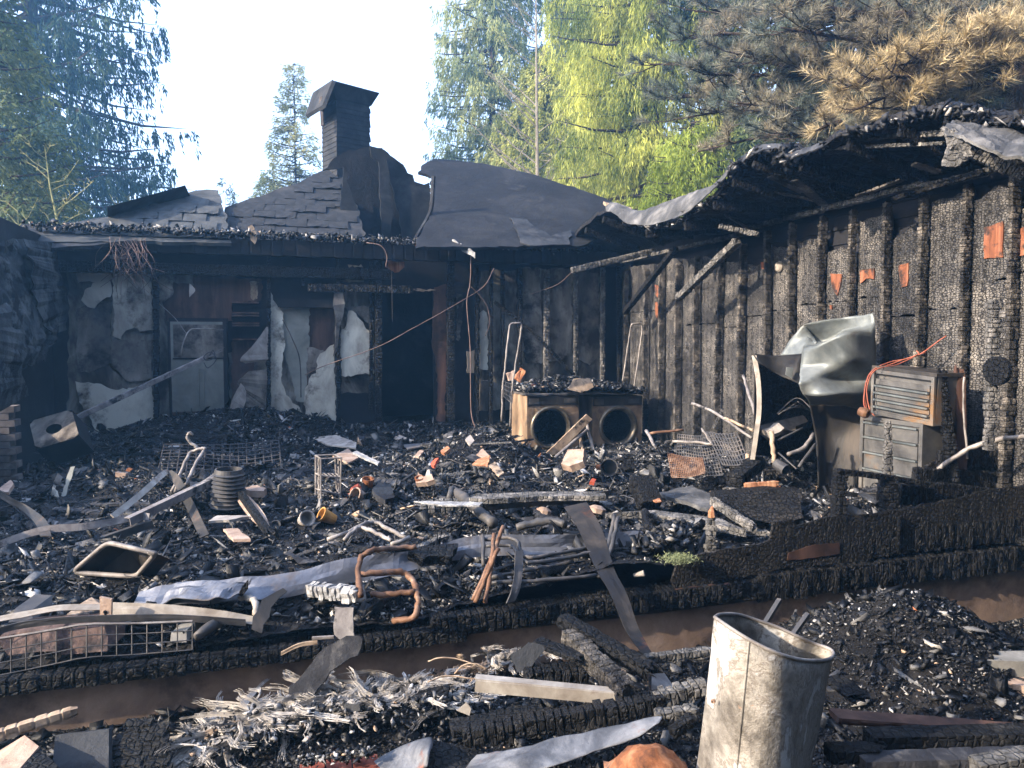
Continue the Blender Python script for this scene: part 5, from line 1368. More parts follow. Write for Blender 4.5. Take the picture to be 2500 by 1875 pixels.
# ---- two front-load dryers
def washer(label, x0, x1, t, ztop_px, cx, cy, ro, ri, dep):
    s0, s1 = inv(W(x0, 1000, t))[0], inv(W(x1, 1000, t))[0]
    z0, z1 = .22, W((x0 + x1) / 2, ztop_px, t).z
    th = thing('front_load_dryer', label, 'dryer', H((s0 + s1) / 2, t, z0), 'burnt laundry machines')
    c = W(cx, cy, t); sc, _ = inv(c); zc = c.z; Yd = c.y
    ro, ri = ro * Yd / FPX, ri * Yd / FPX
    mb = MB(); n = 32; vs = []
    zp = z1 - .13
    for k in range(n):
        a = 2 * math.pi * (k + .5) / n; ca, sa = math.cos(a), math.sin(a)
        m_ = min((s1 - sc) / ca if ca > 1e-6 else ((s0 - sc) / ca if ca < -1e-6 else 9), (zp - zc) / sa if sa > 1e-6 else ((z0 - zc) / sa if sa < -1e-6 else 9))
        vs.append(H(sc + ca * m_, t, zc + sa * m_)); vs.append(H(sc + ca * ro * .9, t - .004 * (k % 3), zc + sa * ro * .9))
    mb.add(vs, [(2 * k, 2 * k + 1, (2 * k + 3) % (2 * n), (2 * k + 2) % (2 * n)) for k in range(n)])
    obj('front_panel', mb, 'dryer', th)
    mb = MB()
    hbox(mb, s0, s0 + .012, t + .003, t + .70, z0, z1); hbox(mb, s1 - .012, s1, t + .003, t + .70, z0, z1); hbox(mb, s0 + .012, s1 - .012, t + .69, t + .70, z0, z1); hbox(mb, s0 + .012, s1 - .012, t + .02, t + .69, z1 - .012, z1)
    obj('casing', mb, 'dryer', th)
    mb = MB(); hbox(mb, s0 + .002, s1 - .002, t - .012, t + .02, zp + .004, z1 - .002); obj('control_panel', mb, 'galv_soot', th)
    mb = MB(); hbox(mb, s0 + .02, s0 + .16, t - .018, t - .0125, zp + .02, z1 - .03); obj('detergent_drawer', mb, 'steel_dark', th)
    mb = MB(); hbox(mb, s1 - .22, s1 - .05, t - .018, t - .0125, zp + .03, z1 - .035); obj('display', mb, 'steel_dark', th)
    mb = MB(); cc = H(sc, t, zc)
    lathe(mb, cc, -NV, [(0, ro), (.022, ro * .985), (.034, ro * .93), (.03, ro * .86), (.012, ri * 1.08), (-.03, ri), (-.05, ri)], 40); obj('door_ring', mb, 'dryer_ring', th, smooth=True)
    mb = MB(); lathe(mb, cc, -NV, [(-.05, ri), (-.08, ri * 1.15), (-.5, ri * 1.12), (-.5, .001)], 32); obj('drum', mb, 'char', th, smooth=True)
    return th, s0, s1, z1
w1, a0, a1, wz = washer('left dryer, larger and with its rusty side showing, open round porthole', 1287, 1413, 5.30, 966, 1345, 1044, 54, 43, .7)
w2, b0, b1, wz2 = washer('right dryer, tan-scorched front with a clean round porthole', 1447, 1567, 5.42, 968, 1509, 1041, 52, 39, .7)
mb = MB(); slab(mb, jag([H(a0 - .02, 5.27, wz + .01), H(a1 + .12, 5.27, wz + .01), H(b1 + .03, 5.45, wz2 + .012), H(b1 + .03, 6.1, wz2 + .012), H(a0 - .02, 6.0, wz + .01)], .08, .012), Vector((0, 0, .02)))
T1(obj('worktop', mb, 'steel_dark'), 'warped dark worktop lying across both dryers', 'worktop')
# rubble heap on top
n = 3800; s_ = a0 + (b1 - a0 + .05) * RNG.random(n); t_ = 5.35 + .65 * RNG.random(n)
hh = .17 * (1 - ((t_ - 5.75) / .6) ** 2).clip(0) * (1 - ((s_ - (a0 + b1) / 2 + .2) / 1.15) ** 2).clip(0) * (.6 + .7 * fbm(s_ * 4, t_ * 4, 1, 2))
z_ = wz + .03 + hh * RNG.random(n) ** .3
T1(chips('dryer_top_rubble', np.stack([OX + s_ * UX - t_ * UY, OY + s_ * UY + t_ * UX, z_], -1), .02 + .06 * RNG.random(n) ** 2, .35, palcol(n, np.full(n, .3)), tilt=.6), 'heap of black burnt scraps on top of the dryers', 'debris')
mb = MB()
vs, fs = grid_mesh(np.linspace(a0, b1, 30), np.linspace(5.35, 6.05, 14), lambda A, B: np.stack([OX + A * UX - B * UY, OY + A * UY + B * UX, wz + .03 + .14 * (1 - ((B - 5.75) / .6) ** 2).clip(0) * (1 - ((A - (a0 + b1) / 2 + .2) / 1.15) ** 2).clip(0)], -1))
T1(obj('ash_heap', None, 'debris_ground', verts=vs, faces=fs), 'lumpy ash mass under the scraps on the dryers', 'debris')['kind'] = 'stuff'
plate('curled_sheet', 'tan curled sheet on the dryers between the two machines', 'sheet', [W(1385, 950, 5.22), W(1400, 925, 5.3), W(1440, 922, 5.3), W(1450, 945, 5.25), W(1420, 960, 5.2)], 'wood_pale', .006)
for pts, lab, cat, m_ in (([W(1237, 912, 5.6), W(1255, 905, 5.6), W(1262, 925, 5.55), W(1243, 930, 5.55)], 'pale scrap leaning in the wire basket left of the dryers', 'scrap', 'stone_tan'),
                       ([W(1258, 925, 5.4), W(1272, 898, 5.45), W(1283, 905, 5.4), W(1272, 935, 5.35)], 'brown lump on the left front corner of the dryers', 'lump', 'terracotta')):
    mb = MB(); slab(mb, jag(pts, .03, .01), NV * .06); T1(obj('scorched_scrap', mb, m_), lab, cat)
# leaning lumber in front
plate('leaning_board', 'pale scorched board leaning against the left dryer porthole', 'board', [W(1340, 1118, 4.7), W(1418, 1008, 5.1), W(1432, 1020, 5.1), W(1372, 1118, 4.7)], 'wood_pale', .03, .004, .1, up=-NV)
for a, b, r_, m_, lab in ((W(1322, 1147, 4.6), W(1433, 1050, 5.0), .022, 'wood_grey', 'grey stick crossing the pale board before the left dryer'),
                       (W(1463, 1148, 4.8), W(1429, 1022, 5.1), .024, 'wood_grey', 'grey stick leaning right between the two portholes'),
                       (W(1433, 1140, 4.8), W(1416, 1070, 5.0), .022, 'wood_pale', 'tan stick upright between the dryers'),
                       (W(1465, 1125, 4.85), W(1474, 1088, 5.0), .012, 'steel_dark', 'short dark rod at the left foot of the right dryer'),
                       (W(1250, 1140, 4.9), W(1296, 1083, 5.0), .010, 'steel_pale', 'thin pale rod slanting up left of the dryers'),
                       (W(1322, 1162, 4.6), W(1345, 1140, 4.7), .012, 'wood_grey', 'thin grey stick low before the left dryer')):
    tubes('burnt_stick', lab, 'stick', [[a, a.lerp(b, .5) + Vector((0, 0, R(-.01, .01))), b]], r_, m_, 6)
plate('red_splint', 'red-brown upright splint left of the pale leaning board', 'splint', [W(1308, 1165, 4.5), W(1304, 1120, 4.6), W(1318, 1105, 4.6), W(1317, 1163, 4.5)], 'terracotta', .02, .003, .05, up=-NV)
# tall U frames
tubes('hand_truck_frame', 'tall bent U-shaped wire frame standing left of the dryers', 'frame', [[W(1225, 1030, 5.1), W(1227, 950, 5.1), W(1244, 795, 5.15), W(1250, 789, 5.15), W(1272, 789, 5.15), W(1273, 800, 5.15), W(1251, 940, 5.1), W(1245, 1042, 5.1)]], .013, 'steel_pale', 8, rc=.04)
tubes('hand_truck_frame', 'bent wire U frame leaning in the corner right of the dryers', 'frame', [[W(1520, 930, 5.7), W(1540, 800, 5.9), W(1543, 790, 5.9), W(1566, 790, 5.9), W(1568, 808, 5.9), W(1548, 945, 5.7)]], .012, 'steel_pale', 8, rc=.04)
def wire_grid(name, label, cat, c00, c10, c11, c01, nu, nv, r_, m, sag=0.0, rim=None):
    th = thing(name, label, cat, (Vector(c00) + Vector(c10)) / 2)
    def at(u, v): return (Vector(c00) * (1 - u) + Vector(c10) * u) * (1 - v) + (Vector(c01) * (1 - u) + Vector(c11) * u) * v + Vector((0, 0, sag * math.sin(u * 7) * math.sin(v * 3) - abs(sag) * 1.5 * math.sin(u * math.pi)))
    for i in range(nu + 1):
        mb = MB(); tube(mb, [at(i / nu + R(-.004, .004), v / 4) for v in range(5)], rim or r_ if i in (0, nu) else r_, 4); obj('wire', mb, m, th)
    for j in range(nv + 1):
        mb = MB(); tube(mb, [at(u / 8, j / nv) for u in range(9)], rim or r_ if j in (0, nv) else r_, 4); obj('wire', mb, m, th)
    return th
wire_grid('wire_basket', 'small wire basket hanging on the tall frame left of the dryers', 'basket', W(1226, 965, 5.2), W(1250, 985, 5.0), W(1256, 940, 5.1), W(1226, 930, 5.3), 7, 4, .004, 'steel_dark')
# ---- crumpled galvanised casing
gc = thing('crumpled_metal_casing', 'crumpled grey-green galvanised metal casing standing before the right wall', 'casing', P(1990, 1185, 6.8))
rows = [[P(1963, 790, 7.1), P(2020, 779, 7.0), P(2080, 770, 6.9), P(2136, 764, 6.7)],
        [P(1972, 818, 7.18), P(2012, 836, 7.15), P(2070, 806, 6.95), P(2137, 788, 6.68)],
        [P(1962, 852, 6.80), P(2008, 838, 6.60), P(2070, 812, 6.50), P(2138, 815, 6.60)],
        [P(1956, 895, 6.78), P(2008, 885, 6.68), P(2070, 875, 6.50), P(2141, 875, 6.62)],
        [P(1952, 933, 6.55), P(2000, 918, 6.60), P(2060, 925, 6.72), P(2144, 925, 6.66)],
        [P(1962, 962, 6.62), P(2005, 962, 6.50), P(2060, 958, 6.48), P(2138, 962, 6.72)],
        [P(1977, 986, 6.80), P(2015, 984, 6.84), P(2060, 990, 6.78), P(2125, 1000, 6.76)]]
v, f = gridsheet(rows, 7, .045, 2.4, 2.0, lin=True)
obj('upper_sheet', None, 'galv', gc, verts=v, faces=f, smooth=True, solid=.004, label='dented pale upper sheet')
rows = [[P(1977, 985, 6.80), P(2015, 983, 6.84), P(2060, 989, 6.78), P(2125, 999, 6.76)], [P(1988, 1045, 6.9), P(2020, 1045, 6.95), P(2060, 1045, 6.9), P(2112, 1040, 6.8)],
        [P(1994, 1110, 6.85), P(2025, 1110, 6.9), P(2065, 1110, 6.85), P(2108, 1110, 6.75)], [P(1996, 1185, 6.8), P(2025, 1190, 6.85), P(2065, 1195, 6.8), P(2110, 1200, 6.7)]]
v, f = gridsheet(rows, 7, .03, 3, 4); obj('lower_sheet', None, 'galv_soot', gc, verts=v, faces=f, smooth=True, solid=.004, label='sooty brown lower sheet')
v, f = gridsheet([[P(1905, 868, 7.25), P(1930, 830, 7.2), P(1963, 790, 7.1)], [P(1930, 868, 7.15), P(1955, 840, 7.1), P(1985, 818, 7.1)], [P(1958, 868, 7.0), P(1970, 855, 6.95), P(1995, 835, 6.9)]], 5, .02, 6, 5)
obj('folded_flap', None, 'galv', gc, verts=v, faces=f, smooth=True, solid=.004)
v, f = gridsheet([[P(1838, 866, 6.9), P(1900, 867, 7.0), P(1962, 862, 6.95)], [P(1845, 876, 6.88), P(1900, 890, 6.95), P(1956, 900, 6.85)], [P(1855, 886, 6.86), P(1902, 914, 6.9), P(1953, 938, 6.8)]], 5, .02, 5, 7)
obj('folded_flap', None, 'galv_soot', gc, verts=v, faces=f, smooth=True, solid=.004)
strip_ = ribbon([P(1841, 868, 6.9), P(1851, 930, 6.85), P(1853, 1000, 6.82), P(1846, 1060, 6.8), P(1837, 1122, 6.78)], Vector((.040, -.012, 0)), 6, .004, 2)
obj('edge_strip', None, 'rail_white', gc, verts=strip_[0], faces=strip_[1], solid=.005)
mb = MB(); slab(mb, [P(1846, 880, 7.05), P(1965, 935, 7.3), P(1990, 1060, 7.3), P(1990, 1130, 7.3), P(1842, 1110, 7.0)], Vector((0, .01, 0))); obj('inner_panel', mb, 'char', gc)
mb = MB(); slab(mb, [P(1842, 872, 6.9), P(1846, 872, 7.6), P(1850, 1100, 7.6), P(1839, 1120, 6.8)], Vector((.01, 0, 0))); obj('side_panel', mb, 'galv_soot', gc)
mb = MB(); slab(mb, [P(1921, 896, 6.8), P(1937, 898, 6.8), P(1934, 925, 6.8), P(1918, 915, 6.8)], Vector((0, .01, 0))); obj('latch_plate', mb, 'galv', gc)
# ---- steel cabinets
SCB = 3.45
def scab(mb, t0, t1, z0, z1, s0, s1, skew=0.0, zt=0.0):
    vs = []
    for s_ in (s0, s1):
        for t_ in (t0, t1):
            for z_ in (z0, z1): vs.append(H(s_ + skew * (z_ - 1.1), t_, z_ + zt * (t_ - .7)))
    mb.add(vs, [(0, 1, 3, 2), (4, 6, 7, 5), (0, 4, 5, 1), (2, 3, 7, 6), (0, 2, 6, 4), (1, 5, 7, 3)])
ta, tb = inv(S(2100, 1100, SCB))[1], inv(S(2253, 1100, SCB))[1]
zl0, zl1 = .30, S(2180, 1024, SCB).z
lc = thing('metal_cabinet', 'lower steel cabinet with scorched orange drawer fronts before the right wall', 'cabinet', H(SCB, (ta + tb) / 2, zl0))
mb = MB(); scab(mb, tb, ta, zl0, zl1, SCB + .012, SCB + .30); obj('body', mb, 'cabinet', lc)
def frame_parts(th, t_lo, t_hi, z0, z1, s_, wd, zt=0.0):
    for (a, b, c, d) in ((t_lo, t_lo + wd, z0, z1), (t_hi - wd, t_hi, z0, z1), (t_lo + wd, t_hi - wd, z1 - wd, z1), (t_lo + wd, t_hi - wd, z0, z0 + wd)):
        mb = MB(); scab(mb, a, b, c, d, s_ - .008, s_ + .012, 0, zt); obj('frame_strip', mb, 'cabinet', th)
frame_parts(lc, tb, ta, zl0, zl1, SCB, .035)
zz = [zl0 + .045, zl0 + .36, zl0 + .50, zl0 + .63, zl1 - .05] if zl1 - zl0 > .7 else [zl0 + .04, zl1 - .38, zl1 - .25, zl1 - .05]
for i in range(len(zz) - 1):
    mb = MB(); scab(mb, tb + .05, ta - .05, zz[i] + .008, zz[i + 1] - .012, SCB - .004, SCB + .013); obj('drawer_front', mb, 'cabinet', lc)
    mb = MB(); scab(mb, tb + .05, ta - .05, zz[i + 1] - .010, zz[i + 1] + .004, SCB - .022, SCB - .0045); obj('drawer_lip', mb, 'galv', lc)
tc, td = inv(S(2128, 960, SCB))[1], inv(S(2282, 960, SCB))[1]
zu0, zu1 = zl1 + .015, S(2200, 908, SCB).z
uc = thing('metal_cabinet', 'upper tilted steel cabinet with four louvres, wires over its left side', 'cabinet', H(SCB, (tc + td) / 2, zu0))
mb = MB(); scab(mb, td, tc, zu0, zu1, SCB + .012, SCB + .25, .06, .06); obj('body', mb, 'cabinet', uc)
frame_parts(uc, td, tc, zu0, zu1, SCB, .03, .06)
mb = MB(); scab(mb, td - .01, tc + .01, zu1 + .002, zu1 + .03, SCB - .02, SCB + .26, .06, .06); obj('top_rim', mb, 'galv_soot', uc)
for k in range(4):
    z_ = zu0 + .06 + k * (zu1 - zu0 - .14) / 4
    mb = MB(); scab(mb, td + .045, tc - .045, z_ + .02, z_ + .065, SCB - .004, SCB + .013, 0, .06); obj('louvre_panel', mb, 'cabinet', uc)
    mb = MB(); scab(mb, td + .045, tc - .045, z_, z_ + .014, SCB - .026, SCB - .0045, 0, .06); obj('louvre', mb, 'galv', uc)
wires = [[S(2118, 1010, 3.35), S(2112, 960, 3.35), S(2125, 910, 3.38), S(2170, 885, 3.6), S(2235, 870, 3.8), S(2310, 820, 3.9)],
         [S(2126, 1012, 3.35), S(2116, 955, 3.33), S(2135, 905, 3.36), S(2190, 890, 3.6), S(2240, 866, 3.8), S(2238, 856, 3.85)],
         [S(2135, 1015, 3.35), S(2110, 990, 3.33), S(2118, 925, 3.36), S(2150, 900, 3.5), S(2200, 880, 3.7), S(2260, 860, 3.85)]]
tubes('red_cable_bundle', 'reddish burnt cables running over the upper cabinet to the wall', 'cables', wires, .0055, 'wire_red', 5, part='cable')
mb = MB(); lathe(mb, S(2112, 1008, 3.3), Vector((.5, -.8, -.2)), [(-.05, .001), (-.05, .035), (0, .045), (.03, .035), (.035, .02), (0, .018)], 12); T1(obj('cable_gland', mb, 'steel_rust', smooth=True), 'rusty round fitting at the foot of the red cables', 'fitting')
mb = MB(); slab(mb, [S(2297, 1040, 3.6), S(2322, 1042, 3.6), S(2322, 1056, 3.6), S(2297, 1055, 3.6)], NU * .03); T1(obj('pale_bracket', mb, 'door_pale'), 'small pale bracket right of the lower cabinet', 'bracket')
# brown post and pipe beyond
one_beam('brown_post', 'reddish burnt post with an orange patch standing right of the cabinets', S(2345, 1150, 3.7), S(2340, 915, 3.7), .08, .06, 'board_brown', 'post', block=.2, depth=.05)
tubes('thin_pipe', 'thin pale vertical pipe right of the reddish post', 'pipe', [[S(2362, 1120, 3.6), S(2352, 1000, 3.6), S(2354, 920, 3.6)]], .009, 'steel_pale', 6)
tubes('bent_pipe', 'long pipe arching from the rubble up to the right frame edge', 'pipe', [[P(2253, 1240, 5.9), P(2262, 1180, 5.8), P(2300, 1140, 5.7), P(2365, 1095, 5.6), P(2440, 1072, 5.5), P(2530, 1064, 5.4)]], .018, 'steel_pale', 10)
# ---- heap items near the casing
plate('crumpled_pale_sheet', 'cream and green charred sheet piled by the crumpled casing', 'sheet', [P(1855, 1040, 7.0), P(1895, 1010, 7.2), P(1945, 1000, 7.3), P(1975, 1030, 7.2), P(1920, 1060, 7.0), P(1880, 1062, 6.9)], 'drywall_dirty', .05, .03, .06)
plate('cream_chunk', 'cream broken chunk under the charred sheet by the casing', 'chunk', [P(1862, 1048, 6.85), P(1900, 1032, 6.9), P(1915, 1045, 6.85), P(1885, 1062, 6.8)], 'paper', .06, .015, .05)
tubes('oven_rack', 'tilted wire oven rack in the heap under the casing', 'rack', [[P(1900 + 12 * k, 1012 - 8 * k, 6.9 - .02 * k), P(1945 + 10 * k, 985 + 6 * k - 2, 7.0)] for k in range(5)] + [[P(1897, 1010, 6.9), P(1945, 972, 7.0), P(1985, 1000, 6.85)]], .006, 'steel_dark', 5, part='wire')
for pts, r_, m_, lab in (([P(1891, 1130, 6.5), P(1886, 1090, 6.55), P(1884, 1055, 6.6)], .022, 'wood_pale', 'orange-tan peg standing in the heap left of the casing'),
                        ([P(1985, 1060, 6.6), P(1965, 1090, 6.5), P(1925, 1110, 6.4)], .018, 'steel_pale', 'curved pale pipe beside the foot of the casing'),
                        ([P(1990, 1085, 6.5), P(1950, 1140, 6.3)], .014, 'steel_dark', 'straight dark rod at the foot of the casing'),
                        ([P(1900, 1075, 6.6), P(1960, 1045, 6.7)], .010, 'steel_dark', 'thin dark bar in the heap below the cream chunk'),
                        ([P(1900, 1105, 6.4), P(1945, 1145, 6.2)], .008, 'steel_dark', 'thin dark wire rod slanting right in the heap'),
                        ([P(1690, 985, 8.2), P(1750, 1010, 7.9), P(1835, 1070, 7.3)], .016, 'wood_grey', 'long grey batten sloping right behind the wire racks'),
                        ([P(1770, 1020, 7.6), P(1840, 1052, 7.2)], .014, 'wood_pale', 'pale batten beside the long grey batten'),
                        ([P(1815, 918, 7.9), P(1843, 1010, 7.3)], .016, 'wood_grey', 'grey stick standing behind the strip edge of the casing'),
                        ([P(1585, 1058, 8.2), P(1668, 1050, 8.2)], .016, 'steel_rust', 'rusty bar above the wire racks right of the dryers'),
                        ([P(1642, 1078, 7.8), P(1700, 1080, 7.7), P(1740, 1086, 7.6)], .016, 'steel_pale', 'pale rod lying over the wire racks'),
                        ([P(1578, 1052, 7.9), P(1602, 1095, 7.6)], .018, 'wood_grey', 'short grey stick just right of the right dryer'),
                        ([P(1714, 1046, 8.0), P(1738, 1086, 7.6)], .012, 'steel_pale', 'short pale rod standing in the wire racks'),
                        ([P(1826, 1130, 6.9), P(1826, 1108, 6.9)], .020, 'wood_pale', 'small pale peg at the foot of the casing strip')):
    tubes('bent_rod', lab, 'rod', [pts], r_, m_, 6)
plate('charred_lath', 'scaled charred lath leaning by the corner of the right wall', 'lath', [P(1738, 1045, 8.0), P(1762, 998, 8.2), P(1766, 1002, 8.2), P(1745, 1048, 8.0)], 'char_ash', .02, .004, .04)
wire_grid('wire_rack', 'fine black wire rack standing left half buried right of the dryers', 'wire rack', P(1650, 1155, 7.5), P(1765, 1160, 7.2), P(1735, 1062, 7.9), P(1655, 1060, 8.1), 16, 12, .006, 'steel_dark', .01)
wire_grid('wire_rack', 'black wire rack leaning by the casing strip', 'wire rack', P(1765, 1135, 7.2), P(1828, 1130, 7.1), P(1800, 1058, 7.6), P(1725, 1055, 7.8), 10, 7, .007, 'steel_dark', .01)
wire_grid('rusty_wire_rack', 'orange rusty fine wire rack lying before the black racks', 'wire rack', P(1640, 1165, 7.3), P(1722, 1155, 7.1), P(1715, 1118, 7.5), P(1630, 1105, 7.7), 18, 13, .0045, 'steel_rust', .012)
for c, ax, r_, L_, m_, lab in ((P(1907, 1140, 6.3), Vector((.4, -.8, -.3)), .045, .12, 'steel_dark', 'small dark funnel-like pot in the heap'), (P(1488, 1140, 7.9), Vector((-.2, -1, .1)), .09, .14, 'steel_dark', 'dark round can lying before the right dryer'),
                              (P(1468, 1140, 8.0), Vector((1, -.6, .2)), .03, .1, 'terracotta', 'small tan tube between the sticks')):
    mb = MB(); lathe(mb, c, ax, [(-L_ / 2, .001), (-L_ / 2, r_), (L_ / 2, r_ * 1.05), (L_ / 2, r_ * .9), (-L_ / 2 + .02, r_ * .85), (-L_ / 2 + .02, .001)], 16); T1(obj('burnt_can', mb, m_, smooth=False), lab, 'can')
# charred lumps and big slabs, middle right
one_beam('charred_block', 'upright black charred block standing before the right dryer', P(1537, 1150, 7.3), P(1530, 1112, 7.4), .10, .08, 'char', 'block', block=.06)
one_beam('charred_block', 'large fibrous charred block leaning behind the long grey board', P(1590, 1235, 6.1), P(1560, 1170, 6.3), .20, .14, 'char_stripe', 'block', block=.10, depth=.12)
one_beam('charred_log', 'thick scaled charred log lying right of the wire racks', P(1790, 1175, 6.5), P(1850, 1128, 6.9), .16, .12, 'char', 'log', block=.045, depth=.25)
one_beam('split_wood', 'orange freshly split piece of wood lying by the casing', P(1818, 1188, 6.2), P(1895, 1182, 6.2), .05, .06, 'wood_raw', 'wood', block=.09, depth=.15)
mb = MB(); slab(mb, jag([P(1745, 1205, 6.0), P(1850, 1198, 6.0), P(1955, 1196, 6.0), P(1962, 1265, 5.7), P(1880, 1278, 5.7), P(1800, 1262, 5.8), P(1745, 1225, 5.9)], .06, .012), Vector((0, .14, 0))); T1(obj('black_slab', mb, 'char_low'), 'large matt black slab left of the burnt corner post', 'slab')
plate('grey_ash_sheet', 'crumpled grey ash-covered sheet left of the matt black slab', 'sheet', [G(1610, 1200, .45), G(1690, 1180, .45), G(1740, 1205, .45), G(1735, 1250, .42), G(1640, 1225, .4)], 'roof_felt', .03, .02, .06, up=(0, 0, 1))
plate('ash_board', 'long charred board with an ash-grey face lying towards the corner post', 'board', [G(1478, 1248, .42), G(1600, 1232, .45), G(1760, 1255, .44), G(1822, 1290, .42), G(1745, 1296, .36), G(1560, 1264, .36)], 'char_ash', .05, .006, .06, up=(0, 0, 1))
one_beam('charred_edge_timber', 'charred timber edge slanting down right of the long grey board', P(1738, 1222, 5.9), P(1840, 1290, 5.4), .05, .07, 'char_ash', 'timber', block=.04)
plate('burnt_plank', 'flat grey burnt plank running to the low front wall', 'plank', [G(1815, 1285, .38), G(1870, 1290, .38), G(1880, 1302, .36), G(1810, 1300, .36)], 'char_ash', .03, .004, .05, up=(0, 0, 1))
# platform with metal trim
plate('ash_platform', 'long ash-crusted slab with a metal edge in the middle of the floor', 'slab', [G(1145, 1222, .46), G(1180, 1206, .48), G(1280, 1196, .5), G(1400, 1188, .52), G(1475, 1195, .5), G(1480, 1212, .48), G(1330, 1215, .47), G(1190, 1228, .45)], 'char_ash', .04, .012, .05, up=(0, 0, 1))
th = strip('metal_edge_trim', 'bent metal trim along the front edge of the ash-crusted slab', 'trim', [G(1185, 1236, .42), G(1300, 1226, .43), G(1430, 1218, .44), G(1485, 1208, .46)], Vector((0, -.01, .075)), 'galv_soot', .006, 6, .006)
one_beam('charred_timber', 'thick scaled timber end with pale ash under the left of the slab', P(1030, 1245, 6.4), P(1190, 1222, 6.5), .16, .14, 'char_ash', 'timber', block=.05, depth=.4)
plate('timber_top', 'grey ash skin on the thick scaled timber', 'sheet', [G(1010, 1240, .42), G(1100, 1216, .50), G(1180, 1212, .52), G(1170, 1226, .5), G(1080, 1238, .46)], 'ash', .01, .01, .05, up=(0, 0, 1))
tubes('fallen_pipe', 'dark pipe with a socket end slanting down in the middle', 'pipe', [[P(1104, 1196, 6.7), P(1140, 1222, 6.3), P(1203, 1278, 5.7)]], .042, 'steel_dark', 12)
tubes('pipe_stub', 'short upright dark pipe stub beside the fallen pipe', 'pipe', [[P(1096, 1218, 6.5), P(1104, 1192, 6.6)]], .032, 'steel_dark', 12)
tubes('curved_hose', 'curved dark hose end lying before the bent metal trim', 'hose', [[P(1262, 1290, 5.6), P(1290, 1280, 5.6), P(1345, 1272, 5.6), P(1378, 1280, 5.55)]], .030, 'steel_dark', 10)
for lab, c, rr_ in (('round grey stone under the metal trim', G(1328, 1248, .36), .06), ('second grey stone right of the trim end', G(1458, 1245, .4), .07)):
    mb = MB(); lathe(mb, c, Vector((.2, .1, 1)), [(-rr_ * .5, .01), (-rr_ * .3, rr_), (rr_ * .2, rr_ * 1.05), (rr_ * .5, rr_ * .5), (rr_ * .55, .01)], 9); T1(obj('stone', mb, 'stone_tan'), lab, 'stone')
# twisted strip in front
strip('twisted_strap', 'long twisted dark metal strap hanging from the floor over the foundation', 'strap',
      [P(1405, 1232, 5.5), P(1440, 1290, 5.1), P(1478, 1390, 4.7), P(1510, 1450, 4.5), P(1545, 1540, 4.25), P(1588, 1610, 4.05), P(1625, 1690, 3.9)],
      [Vector((.17, .02, .03)), Vector((.16, .02, .0)), Vector((.115, .02, 0)), Vector((.10, .02, 0)), Vector((.08, .04, 0)), Vector((.06, -.05, .01)), Vector((.16, -.04, .0))], 'casing_low', .006, 7, .004)
# long flashing
FL = [(-20, 1512, 4.05), (200, 1505, 4.05), (330, 1470, 4.15), (430, 1452, 4.2), (560, 1440, 4.25), (700, 1428, 4.35), (820, 1398, 4.5), (930, 1382, 4.6), (1030, 1365, 4.75), (1150, 1335, 4.95), (1300, 1330, 5.05), (1450, 1330, 5.2), (1560, 1318, 5.3), (1625, 1312, 5.35)]
wv = [Vector((.02, .03, .05))] * 2 + [Vector((.0, .10, .08)), Vector((.0, .14, .08)), Vector((.02, .14, .10)), Vector((.02, .12, .11)), Vector((0, .08, .13)), Vector((0, .08, .13)), Vector((0, .1, .09)), Vector((0, .06, .13)), Vector((0, .06, .12)), Vector((0, .05, .14)), Vector((0, .04, .12)), Vector((0, .02, .03))]
wv = [Vector((q.x, q.y, q.z)) for q in wv]
strip('long_flashing', 'long wavy strip of pale blue-grey flashing lying across the floor', 'flashing', [P(x, y, d) for x, y, d in FL[2:]], wv[2:], 'flashing', .018, 7, .004, ncross=5)
plate('dark_lump', 'black lump lying on the flashing behind the orange chair tube', 'lump', [P(995, 1350, 4.7), P(1030, 1335, 4.8), P(1115, 1325, 4.9), P(1112, 1350, 4.75), P(1030, 1368, 4.65)], 'char', .06, .02, .05)
# chair tubes
tubes('chair_frame', 'orange-brown bent chair tube looping in the centre foreground', 'chair frame', [
    [P(1018, 1336, 4.7), P(960, 1338, 4.65), P(905, 1345, 4.5), P(880, 1365, 4.45), P(875, 1400, 4.35), P(882, 1455, 4.15)],
    [P(880, 1402, 4.35), P(940, 1398, 4.4), P(985, 1398, 4.45), P(1010, 1420, 4.4), P(1018, 1450, 4.3), P(1020, 1480, 4.25), P(1008, 1508, 4.2), P(960, 1515, 4.25)],
    [P(905, 1452, 4.3), P(955, 1450, 4.3), P(1012, 1445, 4.3)]], .0175, 'steel_rust', 10, part='tube')
tubes('chair_frame', 'pair of pale bent chair tubes left of the centre', 'chair frame', [
    [P(850, 1300, 5.35), P(885, 1282, 5.5), P(915, 1275, 5.6), P(950, 1292, 5.5), P(990, 1312, 5.3)],
    [P(840, 1318, 5.2), P(865, 1295, 5.3), P(885, 1288, 5.35), P(920, 1302, 5.25), P(955, 1318, 5.1)],
    [P(955, 1330, 5.0), P(1000, 1313, 5.1)], [P(800, 1318, 5.2), P(850, 1300, 5.3)]], .015, 'steel_pale', 10, part='tube')
